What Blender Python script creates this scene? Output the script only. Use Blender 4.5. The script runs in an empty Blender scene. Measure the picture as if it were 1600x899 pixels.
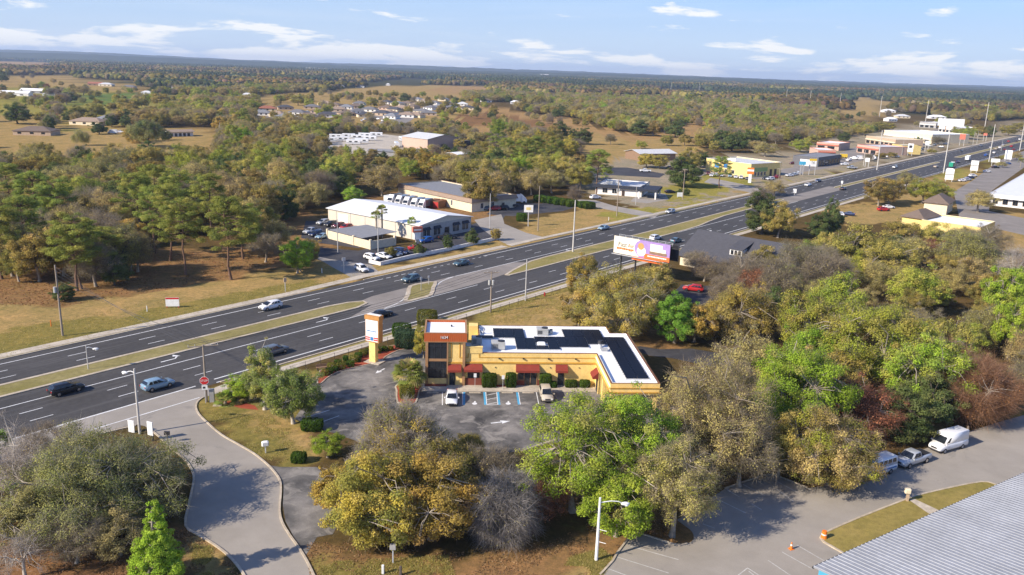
import bpy, bmesh, math, random
import numpy as np
from math import sin, cos, pi, radians as rad, hypot, atan2
from mathutils import Vector, Matrix

S = bpy.context.scene
COL = S.collection
rng = random.Random(7)

# ------------------------------------------------------------------ camera (metres; x right, y away, z up)
F_PX, PITCH, ROLL, CAM_H = 1300.0, 0.256176, 0.032438, 48.509
FW = np.array([0, cos(PITCH), -sin(PITCH)])
U0 = np.array([0, sin(PITCH), cos(PITCH)])
R0 = np.array([1.0, 0, 0])
RT = cos(ROLL) * R0 + sin(ROLL) * U0
UP = -sin(ROLL) * R0 + cos(ROLL) * U0
cam_data = bpy.data.cameras.new('camera')
cam = bpy.data.objects.new('camera', cam_data)
COL.objects.link(cam)
m = Matrix.Identity(4)
for i in range(3):
    m[i][0], m[i][1], m[i][2] = RT[i], UP[i], -FW[i]
m[2][3] = CAM_H
cam.matrix_world = m
cam_data.sensor_width = 36.0
cam_data.lens = 36.0 * F_PX / 1600
cam_data.clip_start = 1.0
cam_data.clip_end = 60000
S.camera = cam
S.render.resolution_x, S.render.resolution_y = 1024, 575


def G(px, py, z=0.0):
    """world point on the level z seen at pixel (px, py) of the 1600 x 899 survey photograph"""
    d = (px - 800) / F_PX * RT - (py - 449.5) / F_PX * UP + FW
    if d[2] > -1e-4:
        d = d.copy(); d[2] = -1e-4
    t = (z - CAM_H) / d[2]
    return Vector((d[0] * t, d[1] * t, z))


def PX(x, y, z=0.0):
    d = np.array([x, y, z - CAM_H])
    zc = d @ FW
    return 800 + F_PX * (d @ RT) / zc, 449.5 - F_PX * (d @ UP) / zc


def dist(p):
    return hypot(p[0], p[1])


# road frame: u along the highway, v to its north side
TH = 0.88757
RU = Vector((cos(TH), sin(TH), 0)); RN = Vector((-sin(TH), cos(TH), 0)); RO = Vector((-79.388, 123.512, 0))


def RW(u, v, z=0.0):
    p = RO + RU * u + RN * v
    return Vector((p.x, p.y, z))


def UV(x, y):
    d = Vector((x, y, 0)) - RO
    return d.dot(RU), d.dot(RN)


# ------------------------------------------------------------------ materials
M = {}


def nd(nt, t, loc=(0, 0), **kw):
    n = nt.nodes.new(t)
    for k, v in kw.items():
        setattr(n, k, v)
    return n


def new_mat(name):
    mt = bpy.data.materials.new(name)
    mt.use_nodes = True
    nt = mt.node_tree
    nt.nodes.clear()
    out = nd(nt, 'ShaderNodeOutputMaterial')
    return mt, nt, out


def noise(nt, vec, scale, detail=4, rough=.55, dist_=0.0):
    n = nd(nt, 'ShaderNodeTexNoise')
    n.inputs['Scale'].default_value = scale
    n.inputs['Detail'].default_value = detail
    n.inputs['Roughness'].default_value = rough
    n.inputs['Distortion'].default_value = dist_
    nt.links.new(vec, n.inputs['Vector'])
    return n.outputs['Fac']


def ramp(nt, fac, stops):
    r = nd(nt, 'ShaderNodeValToRGB')
    el = r.color_ramp.elements
    while len(el) < len(stops):
        el.new(.5)
    for e, (p, c) in zip(el, stops):
        e.position = p
        e.color = (c, c, c, 1) if isinstance(c, (int, float)) else (*c, 1)
    nt.links.new(fac, r.inputs['Fac'])
    return r.outputs['Color']


def mix(nt, a, b, fac, mode='MIX'):
    n = nd(nt, 'ShaderNodeMix', data_type='RGBA', blend_type=mode)
    for i, v in ((0, fac), (6, a), (7, b)):
        if isinstance(v, (int, float)):
            n.inputs[i].default_value = v
        elif isinstance(v, (tuple, list)):
            n.inputs[i].default_value = (*v, 1) if len(v) == 3 else v
        else:
            nt.links.new(v, n.inputs[i])
    return n.outputs[2]


def pm(name, col, rough=.75, metal=0.0, var=.12, scale=1.2, spec=.4, stripes=None, emit=None, coat=0.0):
    """a Principled paint whose own colour varies a little with noise; stripes = (axis, period m, depth)"""
    mt, nt, out = new_mat(name)
    b = nd(nt, 'ShaderNodeBsdfPrincipled')
    b.inputs['Roughness'].default_value = rough
    b.inputs['Metallic'].default_value = metal
    b.inputs['Specular IOR Level'].default_value = spec
    b.inputs['Coat Weight'].default_value = coat
    tc = nd(nt, 'ShaderNodeTexCoord')
    o = tc.outputs['Object']
    f = noise(nt, o, scale, 5, .6)
    c = mix(nt, col, ramp(nt, f, [(.3, 1 - var), (.7, 1 + var)]), 1.0, 'MULTIPLY')
    f2 = noise(nt, o, scale * 9, 3, .6)
    c = mix(nt, c, ramp(nt, f2, [(.35, 1 - var * .6), (.65, 1 + var * .6)]), 1.0, 'MULTIPLY')
    if stripes:
        ax, per, dep = stripes
        w = nd(nt, 'ShaderNodeTexWave', wave_type='BANDS', bands_direction=ax, wave_profile='SIN')
        w.inputs['Scale'].default_value = 2 * pi / per / 20
        nt.links.new(o, w.inputs['Vector'])
        c = mix(nt, c, ramp(nt, w.outputs['Fac'], [(.0, 1 - dep), (.35, 1.0)]), 1.0, 'MULTIPLY')
        bp = nd(nt, 'ShaderNodeBump')
        bp.inputs['Strength'].default_value = .35
        bp.inputs['Distance'].default_value = .04
        nt.links.new(w.outputs['Fac'], bp.inputs['Height'])
        nt.links.new(bp.outputs['Normal'], b.inputs['Normal'])
    nt.links.new(c, b.inputs['Base Color'])
    if emit:
        b.inputs['Emission Color'].default_value = (*col, 1)
        b.inputs['Emission Strength'].default_value = emit
    nt.links.new(b.outputs['BSDF'], out.inputs['Surface'])
    M[name] = mt
    return mt


def ground_mat(name, dark, light, s1=.25, s2=3.0, rough=.9, fine=25, blot=None, spec=.25, streak=None, amp=.17):
    """world-space mottled ground: two big noises, fine grit, optional blotches (colour, scale, threshold)"""
    mt, nt, out = new_mat(name)
    b = nd(nt, 'ShaderNodeBsdfPrincipled')
    b.inputs['Roughness'].default_value = rough
    b.inputs['Specular IOR Level'].default_value = spec
    g = nd(nt, 'ShaderNodeNewGeometry').outputs['Position']
    f1 = noise(nt, g, s1, 5, .6, .4)
    f2 = noise(nt, g, s2, 4, .6)
    c = mix(nt, dark, light, ramp(nt, f1, [(.32, 0), (.68, 1)]))
    c = mix(nt, c, ramp(nt, f2, [(.3, 1 - amp), (.7, 1 + amp)]), 1.0, 'MULTIPLY')
    f3 = noise(nt, g, fine, 2, .5)
    c = mix(nt, c, ramp(nt, f3, [(.3, 1 - amp * .9), (.7, 1 + amp * .9)]), 1.0, 'MULTIPLY')
    if blot:
        bc, bs, th = blot
        f4 = noise(nt, g, bs, 6, .65, 1.2)
        c = mix(nt, c, bc, ramp(nt, f4, [(th, 0), (th + .12, .85)]))
    if streak:
        sc, col_, th = streak
        mp = nd(nt, 'ShaderNodeMapping')
        mp.inputs['Rotation'].default_value = (0, 0, -TH)
        nt.links.new(g, mp.inputs['Vector'])
        mp2 = nd(nt, 'ShaderNodeMapping')
        mp2.inputs['Scale'].default_value = (.02, 1, 1)
        nt.links.new(mp.outputs['Vector'], mp2.inputs['Vector'])
        f5 = noise(nt, mp2.outputs['Vector'], sc, 4, .6)
        c = mix(nt, c, col_, ramp(nt, f5, [(th, 0), (th + .15, .7)]))
    nt.links.new(c, b.inputs['Base Color'])
    nt.links.new(b.outputs['BSDF'], out.inputs['Surface'])
    M[name] = mt
    return mt


def leaf_mat(name, trans=.25, hue=.02, val=.25):
    """foliage: colour from the per-leaf attribute, varied per tree; light passes through the leaves"""
    mt, nt, out = new_mat(name)
    at = nd(nt, 'ShaderNodeAttribute', attribute_name='Col')
    oi = nd(nt, 'ShaderNodeObjectInfo')
    hs = nd(nt, 'ShaderNodeHueSaturation')
    mr = nd(nt, 'ShaderNodeMapRange')
    mr.inputs['To Min'].default_value = .5 - hue
    mr.inputs['To Max'].default_value = .5 + hue
    nt.links.new(oi.outputs['Random'], mr.inputs['Value'])
    nt.links.new(mr.outputs['Result'], hs.inputs['Hue'])
    mu = nd(nt, 'ShaderNodeMath', operation='MULTIPLY')
    mu.inputs[1].default_value = 7.31
    nt.links.new(oi.outputs['Random'], mu.inputs[0])
    fr = nd(nt, 'ShaderNodeMath', operation='FRACT')
    nt.links.new(mu.outputs[0], fr.inputs[0])
    mr2 = nd(nt, 'ShaderNodeMapRange')
    mr2.inputs['To Min'].default_value = 1 - val
    mr2.inputs['To Max'].default_value = 1 + val
    nt.links.new(fr.outputs[0], mr2.inputs['Value'])
    nt.links.new(mr2.outputs['Result'], hs.inputs['Value'])
    nt.links.new(at.outputs['Color'], hs.inputs['Color'])
    d = nd(nt, 'ShaderNodeBsdfDiffuse')
    t = nd(nt, 'ShaderNodeBsdfTranslucent')
    nt.links.new(hs.outputs['Color'], d.inputs['Color'])
    nt.links.new(hs.outputs['Color'], t.inputs['Color'])
    mx = nd(nt, 'ShaderNodeMixShader')
    mx.inputs[0].default_value = trans
    nt.links.new(d.outputs[0], mx.inputs[1])
    nt.links.new(t.outputs[0], mx.inputs[2])
    nt.links.new(mx.outputs[0], out.inputs['Surface'])
    M[name] = mt
    return mt


# ------------------------------------------------------------------ mesh builder
class MB:
    def __init__(self):
        self.v, self.f, self.m = [], [], []

    def add(self, vs, fs, mi=0):
        o = len(self.v)
        self.v += [tuple(p) for p in vs]
        self.f += [tuple(i + o for i in f) for f in fs]
        self.m += [mi] * len(fs)
        return self

    def box(self, x0, y0, z0, x1, y1, z1, mi=0):
        v = [(x0, y0, z0), (x1, y0, z0), (x1, y1, z0), (x0, y1, z0), (x0, y0, z1), (x1, y0, z1), (x1, y1, z1), (x0, y1, z1)]
        return self.add(v, [(0, 3, 2, 1), (4, 5, 6, 7), (0, 1, 5, 4), (1, 2, 6, 5), (2, 3, 7, 6), (3, 0, 4, 7)], mi)

    def bbox(self, x0, y0, z0, x1, y1, z1, c=.04, mi=0):
        """box with chamfered top and vertical edges"""
        def ring(i, z):
            return [(x0 + i + c, y0 + i, z), (x1 - i - c, y0 + i, z), (x1 - i, y0 + i + c, z), (x1 - i, y1 - i - c, z),
                    (x1 - i - c, y1 - i, z), (x0 + i + c, y1 - i, z), (x0 + i, y1 - i - c, z), (x0 + i, y0 + i + c, z)]
        return self.loft([ring(0, z0), ring(0, z1 - c), ring(c, z1)], mi)

    def loft(self, rings, mi=0, caps=(True, True)):
        n = len(rings[0])
        vs = [p for r in rings for p in r]
        fs = []
        for k in range(len(rings) - 1):
            for i in range(n):
                j = (i + 1) % n
                fs.append((k * n + i, k * n + j, (k + 1) * n + j, (k + 1) * n + i))
        if caps[0]:
            fs.append(tuple(range(n - 1, -1, -1)))
        if caps[1]:
            fs.append(tuple((len(rings) - 1) * n + i for i in range(n)))
        return self.add(vs, fs, mi)

    def prism(self, poly, z0, z1, mi=0):
        return self.loft([[(p[0], p[1], z0) for p in poly], [(p[0], p[1], z1) for p in poly]], mi)

    def quad(self, a, b, c, d, mi=0):
        return self.add([a, b, c, d], [(0, 1, 2, 3)], mi)

    def tube(self, pts, rs, n=8, mi=0, caps=True):
        pts = [Vector(p) for p in pts]
        if not isinstance(rs, (list, tuple)):
            rs = [rs] * len(pts)
        rings = []
        ref = None
        for i, p in enumerate(pts):
            d = (pts[min(i + 1, len(pts) - 1)] - pts[max(i - 1, 0)]).normalized()
            if ref is None:
                ref = Vector((1, 0, 0)) if abs(d.x) < .9 else Vector((0, 1, 0))
            a = (ref - d * ref.dot(d)).normalized()
            b = d.cross(a)
            ref = a
            rings.append([tuple(p + (a * cos(2 * pi * k / n) + b * sin(2 * pi * k / n)) * rs[i]) for k in range(n)])
        return self.loft(rings, mi, (caps, caps))

    def cyl(self, x, y, z0, z1, r0, r1=None, n=12, mi=0):
        return self.tube([(x, y, z0), (x, y, z1)], [r0, r0 if r1 is None else r1], n, mi)

    def cap(self, p, r, n=10, k=5, mi=0, sx=1, sy=1, sz=1):
        """ellipsoid"""
        p = Vector(p)
        rings = []
        for j in range(1, k):
            t = pi * j / k
            rings.append([(p.x + sx * r * sin(t) * cos(2 * pi * i / n), p.y + sy * r * sin(t) * sin(2 * pi * i / n), p.z - sz * r * cos(t)) for i in range(n)])
        return self.loft(rings, mi)

    def merge(self, o, mat=None, moff=0):
        vs = o.v if mat is None else [tuple(mat @ Vector(p)) for p in o.v]
        k = len(self.v)
        self.v += vs
        self.f += [tuple(i + k for i in f) for f in o.f]
        self.m += [x + moff for x in o.m]
        return self

    def mesh(self, name, mats, smooth=False):
        me = bpy.data.meshes.new(name)
        me.from_pydata(self.v, [], self.f)
        for mt in (mats if isinstance(mats, (list, tuple)) else [mats]):
            me.materials.append(M[mt] if isinstance(mt, str) else mt)
        me.polygons.foreach_set('material_index', self.m)
        if smooth:
            me.polygons.foreach_set('use_smooth', [True] * len(me.polygons))
        me.update()
        return me

    def build(self, name, mats, parent=None, loc=None, rz=0, smooth=False, fix=True):
        me = self.mesh(name, mats, smooth)
        if fix:
            bm = bmesh.new(); bm.from_mesh(me)
            bmesh.ops.recalc_face_normals(bm, faces=bm.faces)
            bm.to_mesh(me); bm.free()
        return link(name, me, parent, loc, rz)


def link(name, data, parent=None, loc=None, rz=0):
    o = bpy.data.objects.new(name, data)
    COL.objects.link(o)
    if parent:
        o.parent = parent
    if loc is not None:
        o.location = loc
    if rz:
        o.rotation_euler = (0, 0, rz)
    return o


def tag(o, label, cat, group=None, kind=None):
    o['label'] = label; o['category'] = cat
    if group: o['group'] = group
    if kind: o['kind'] = kind
    return o


def thing(name, label, cat, loc=(0, 0, 0), rz=0, group=None):
    o = link(name, None, None, loc, rz)
    o.empty_display_size = .3
    return tag(o, label, cat, group)


def struct(name, mb, mats, fix=False, kind='structure'):
    o = mb.build(name, mats, fix=fix)
    o['kind'] = kind
    return o


def copy_tree(o, parent=None, data=None):
    c = o.copy(); COL.objects.link(c); c.parent = parent
    for ch in list(o.children):
        copy_tree(ch, c)
    return c


def dup(o, loc, rz=0, label=None, sc=None, group=None):
    c = copy_tree(o)
    c.location = loc
    c.rotation_euler = (0, 0, rz)
    if sc is not None:
        c.scale = sc if isinstance(sc, (tuple, list)) else (sc, sc, sc)
    if label: c['label'] = label
    if group: c['group'] = group
    return c


_txt = {}


def text_mb(s, size=1.0, ext=.02, align='CENTER', mi=0):
    """lettering as mesh in the x-z plane, facing -y, centred on the origin"""
    cu = bpy.data.curves.new('lettering', 'FONT')
    cu.body = s; cu.size = size; cu.extrude = ext; cu.align_x = align; cu.align_y = 'CENTER'
    cu.resolution_u = 3
    ob = bpy.data.objects.new('lettering', cu)
    me = bpy.data.meshes.new_from_object(ob)
    b = MB()
    b.add([(v.co.x, -v.co.z, v.co.y) for v in me.vertices], [tuple(p.vertices) for p in me.polygons], mi)
    bpy.data.objects.remove(ob); bpy.data.curves.remove(cu); bpy.data.meshes.remove(me)
    return b


def smooth_poly(pts, n=4, closed=True):
    """Catmull-Rom through the points"""
    P = [Vector(p) for p in pts]
    out = []
    N = len(P)
    for i in range(N if closed else N - 1):
        if closed:
            a, b, c, d = P[(i - 1) % N], P[i], P[(i + 1) % N], P[(i + 2) % N]
        else:
            a, b, c, d = P[max(i - 1, 0)], P[i], P[i + 1], P[min(i + 2, N - 1)]
        for k in range(n):
            t = k / n
            out.append(.5 * ((2 * b) + (c - a) * t + (2 * a - 5 * b + 4 * c - d) * t * t + (3 * b - 3 * c + d - a) * t ** 3))
    if not closed:
        out.append(P[-1])
    return out


def sheet(name, polys, z, mat, kind='structure', build=True):
    """flat polygons (world xy) triangulated at height z"""
    bm = bmesh.new()
    for poly in polys:
        vs = [bm.verts.new((p[0], p[1], z)) for p in poly]
        try:
            f = bm.faces.new(vs)
            f.normal_update()
            if f.normal.z < 0:
                f.normal_flip()
        except ValueError:
            pass
    bmesh.ops.triangulate(bm, faces=bm.faces[:])
    me = bpy.data.meshes.new(name)
    bm.to_mesh(me); bm.free()
    me.materials.append(M[mat])
    o = link(name, me)
    if kind: o['kind'] = kind
    return o


def gp(pts, dx=0, dy=0):
    return [G(x + dx, y + dy) for x, y in pts]


def strip_mb(mb, pts, w, z0, z1, mi=0, closed=False):
    """a kerb-like band of width w along a polyline"""
    P = [Vector((p[0], p[1], 0)) for p in pts]
    n = len(P)
    L, Rr = [], []
    for i in range(n):
        a = P[(i - 1) % n] if (closed or i > 0) else P[i]
        b = P[(i + 1) % n] if (closed or i < n - 1) else P[i]
        d = (b - a)
        d = d.normalized() if d.length > 1e-6 else Vector((1, 0, 0))
        s = Vector((-d.y, d.x, 0)) * w / 2
        L.append(P[i] + s); Rr.append(P[i] - s)
    rng_ = range(n) if closed else range(n - 1)
    v = []
    for i in range(n):
        v += [(L[i].x, L[i].y, z0), (L[i].x, L[i].y, z1), (Rr[i].x, Rr[i].y, z1), (Rr[i].x, Rr[i].y, z0)]
    f = []
    for i in rng_:
        a, b = 4 * i, 4 * ((i + 1) % n)
        if z1 - z0 > .005:
            f += [(a, a + 1, b + 1, b), (a + 2, a + 3, b + 3, b + 2)]
        f.append((a + 1, a + 2, b + 2, b + 1))
    if not closed and z1 - z0 > .005:
        f += [(0, 3, 2, 1), (4 * n - 4, 4 * n - 3, 4 * n - 2, 4 * n - 1)]
    mb.add(v, f, mi)
    return mb


def in_poly(x, y, poly):
    c = False
    n = len(poly)
    j = n - 1
    for i in range(n):
        xi, yi = poly[i][0], poly[i][1]; xj, yj = poly[j][0], poly[j][1]
        if (yi > y) != (yj > y) and x < (xj - xi) * (y - yi) / (yj - yi) + xi:
            c = not c
        j = i
    return c


def in_poly_np(X, Y, poly):
    c = np.zeros(X.shape, bool)
    n = len(poly)
    j = n - 1
    for i in range(n):
        xi, yi = poly[i][0], poly[i][1]; xj, yj = poly[j][0], poly[j][1]
        if yi != yj:
            c ^= ((yi > Y) != (yj > Y)) & (X < (xj - xi) * (Y - yi) / (yj - yi) + xi)
        j = i
    return c
HAZE = .00008
# ------------------------------------------------------------------ light, sky, air
SUN_EL, SUN_AZ = rad(32.0), rad(30.0)          # light travels towards azimuth 30 deg from +x
sun_d = bpy.data.lights.new('sun', 'SUN')
sun_d.energy = 4.7; sun_d.angle = rad(.5); sun_d.color = (1.0, .89, .74)
sun = link('sun', sun_d)
ld = Vector((cos(SUN_AZ) * cos(SUN_EL), sin(SUN_AZ) * cos(SUN_EL), -sin(SUN_EL)))
sun.rotation_euler = ld.to_track_quat('-Z', 'Y').to_euler()
sun.location = (-200, -100, 300)

W = bpy.data.worlds.new('World'); S.world = W; W.use_nodes = True
nt = W.node_tree; nt.nodes.clear()
wo = nd(nt, 'ShaderNodeOutputWorld'); bg = nd(nt, 'ShaderNodeBackground')
sky = nd(nt, 'ShaderNodeTexSky', sky_type='NISHITA')
sky.sun_disc = False; sky.sun_elevation = SUN_EL
sky.sun_rotation = atan2(-ld.x, -ld.y)
sky.altitude = 30; sky.air_density = 1.0; sky.dust_density = .4; sky.ozone_density = 2.6
tc = nd(nt, 'ShaderNodeTexCoord')
sep = nd(nt, 'ShaderNodeSeparateXYZ'); nt.links.new(tc.outputs['Generated'], sep.inputs[0])


def wmath(op, a, b):
    n = nd(nt, 'ShaderNodeMath', operation=op)
    for i, v in enumerate((a, b)):
        if isinstance(v, (int, float)): n.inputs[i].default_value = v
        else: nt.links.new(v, n.inputs[i])
    return n.outputs[0]


# clouds on a flat layer high above: direction divided by its height, so they flatten towards the horizon
zc = wmath('ADD', wmath('MAXIMUM', sep.outputs['Z'], 0.0), .055)
cx = wmath('DIVIDE', sep.outputs['X'], zc); cy = wmath('DIVIDE', sep.outputs['Y'], zc)
cmb = nd(nt, 'ShaderNodeCombineXYZ'); nt.links.new(cx, cmb.inputs[0]); nt.links.new(cy, cmb.inputs[1])
mp = nd(nt, 'ShaderNodeMapping'); mp.inputs['Scale'].default_value = (.42, .50, 1); mp.inputs['Location'].default_value = (3.1, 1.7, 0)
nt.links.new(cmb.outputs[0], mp.inputs[0])
# small bright cumulus low over the skyline: noise in azimuth and height, only in a low belt
az = wmath('ARCTAN2', sep.outputs['X'], sep.outputs['Y'])
cmb2 = nd(nt, 'ShaderNodeCombineXYZ'); nt.links.new(wmath('MULTIPLY', az, 8.0), cmb2.inputs[0]); nt.links.new(wmath('MULTIPLY', sep.outputs['Z'], 46.0), cmb2.inputs[1])
n1 = noise(nt, cmb2.outputs[0], 1.0, 8, .58, .25)
belt = ramp(nt, sep.outputs['Z'], [(0.0, .06), (.010, .135), (.024, .09), (.042, .0), (.085, -.0)])
cl = ramp(nt, wmath('ADD', n1, belt), [(.585, 0), (.65, .97)])
thin = ramp(nt, noise(nt, mp.outputs[0], .55, 8, .62, 1.6), [(.48, 0), (.85, .22)])
skyc = mix(nt, sky.outputs[0], (.71, .88, 1.28), 1.0, 'MULTIPLY')
hz = ramp(nt, sep.outputs['Z'], [(0.0, .92), (.06, .88), (.12, .6), (.2, .25), (.4, .0)])
low = ramp(nt, sep.outputs['Z'], [(0.0, (4.2, 5.0, 6.3)), (.035, (3.9, 4.9, 6.4)), (.09, (2.9, 4.3, 6.5))])
skyc = mix(nt, skyc, low, hz)
skyc = mix(nt, skyc, (6.2, 6.5, 6.9), thin)
skyc = mix(nt, skyc, (6.7, 6.8, 6.9), cl)
nt.links.new(skyc, bg.inputs['Color'])
bg.inputs['Strength'].default_value = .10
nt.links.new(bg.outputs[0], wo.inputs['Surface'])

S.view_settings.view_transform = 'Standard'; S.view_settings.look = 'None'
S.view_settings.exposure = .60; S.view_settings.gamma = 1.0
S.cycles.max_bounces = 5; S.cycles.diffuse_bounces = 2; S.cycles.glossy_bounces = 2
S.cycles.transmission_bounces = 3; S.cycles.transparent_max_bounces = 6; S.cycles.volume_bounces = 0
S.cycles.use_denoising = True
S.cycles.caustics_reflective = False; S.cycles.caustics_refractive = False

# ------------------------------------------------------------------ materials of the setting
ground_mat('asphalt_road', (.048, .045, .042), (.072, .067, .063), .05, 1.2, .85, 40, ((.026, .025, .026), .35, .62), .35, (1.5, (.10, .094, .088), .52))
ground_mat('asphalt_old', (.21, .185, .16), (.28, .25, .22), .12, .5, .9, 12, ((.13, .12, .11), .22, .62), amp=.06)
ground_mat('asphalt_side', (.285, .255, .215), (.35, .315, .27), .09, .45, .9, 11, ((.19, .175, .155), .12, .62), amp=.055)
ground_mat('asphalt_lot', (.052, .050, .048), (.25, .23, .205), .16, .9, .9, 20, ((.29, .265, .23), .30, .52))
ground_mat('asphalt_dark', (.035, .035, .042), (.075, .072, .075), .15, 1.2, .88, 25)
ground_mat('concrete_walk', (.42, .36, .28), (.55, .48, .38), .2, 1.5, .85, 12)
ground_mat('kerb_stone', (.40, .33, .24), (.54, .46, .35), .4, 2.2, .85, 15)
ground_mat('kerb_yellow', (.50, .38, .14), (.60, .47, .20), .4, 2.2, .85, 15)
ground_mat('white_line', (.62, .62, .60), (.80, .80, .78), .5, 5, .7, 20, ((.30, .29, .28), 2.2, .66))
ground_mat('faded_line', (.44, .42, .38), (.58, .56, .52), .5, 5, .7, 20, ((.30, .28, .25), 2.2, .56))
ground_mat('blue_line', (.06, .30, .50), (.10, .40, .62), .5, 5, .7, 20)
ground_mat('verge_grass', (.20, .18, .045), (.30, .235, .085), .14, 1.4, .95, 9, ((.33, .26, .13), .3, .62))
ground_mat('median_grass', (.19, .165, .045), (.29, .24, .10), .14, 1.4, .95, 9)
ground_mat('island_grass', (.22, .18, .045), (.31, .235, .07), .25, 1.5, .95, 9, ((.35, .24, .07), .35, .66))
ground_mat('red_mulch', (.26, .05, .025), (.36, .085, .04), .5, 3.5, .95, 14, ((.14, .05, .03), .9, .62))
ground_mat('pale_gravel', (.40, .35, .28), (.52, .46, .37), .15, 1.4, .95, 12)

# ------------------------------------------------------------------ the ground: one sheet to the horizon with its own soil and grass zones
def axis(lo, hi, fine, far, step):
    a = [0.0]
    c = np.arange(lo, hi + fine, fine)
    out = list(c)
    st = fine
    while out[-1] < far[1]:
        st *= 1.13; out.append(out[-1] + st)
    st = fine; pre = []
    x = lo
    while x > far[0]:
        st *= 1.13; x -= st; pre.append(x)
    return np.array(pre[::-1] + out)


gx = axis(-140, 190, 1.5, (-14000, 14000), 0)
gy = axis(40, 330, 1.5, (-400, 15000), 0)
NX, NY = len(gx), len(gy)
XX, YY = np.meshgrid(gx, gy)
X1, Y1 = XX.ravel(), YY.ravel()
zcam = X1 * 0
dd = np.stack([X1, Y1, zcam - CAM_H], 1)
zc_ = dd @ FW
ok = zc_ > 1
zs = np.where(ok, zc_, 1)
PXX = np.where(ok, 800 + F_PX * (dd @ RT) / zs, -9999)
PYY = np.where(ok, 449.5 - F_PX * (dd @ UP) / zs, 99999)
nr = np.random.RandomState(3)


def vnoise(x, y, s, seed):
    """smooth value noise for jagged zone borders"""
    r = np.random.RandomState(seed); t = r.rand(256, 256)
    u, v = x / s, y / s
    iu, iv = np.floor(u).astype(int), np.floor(v).astype(int)
    fu, fv = u - iu, v - iv
    fu = fu * fu * (3 - 2 * fu); fv = fv * fv * (3 - 2 * fv)
    g_ = lambda a, b: t[a % 256, b % 256]
    return (g_(iu, iv) * (1 - fu) + g_(iu + 1, iv) * fu) * (1 - fv) + (g_(iu, iv + 1) * (1 - fu) + g_(iu + 1, iv + 1) * fu) * fv


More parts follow.
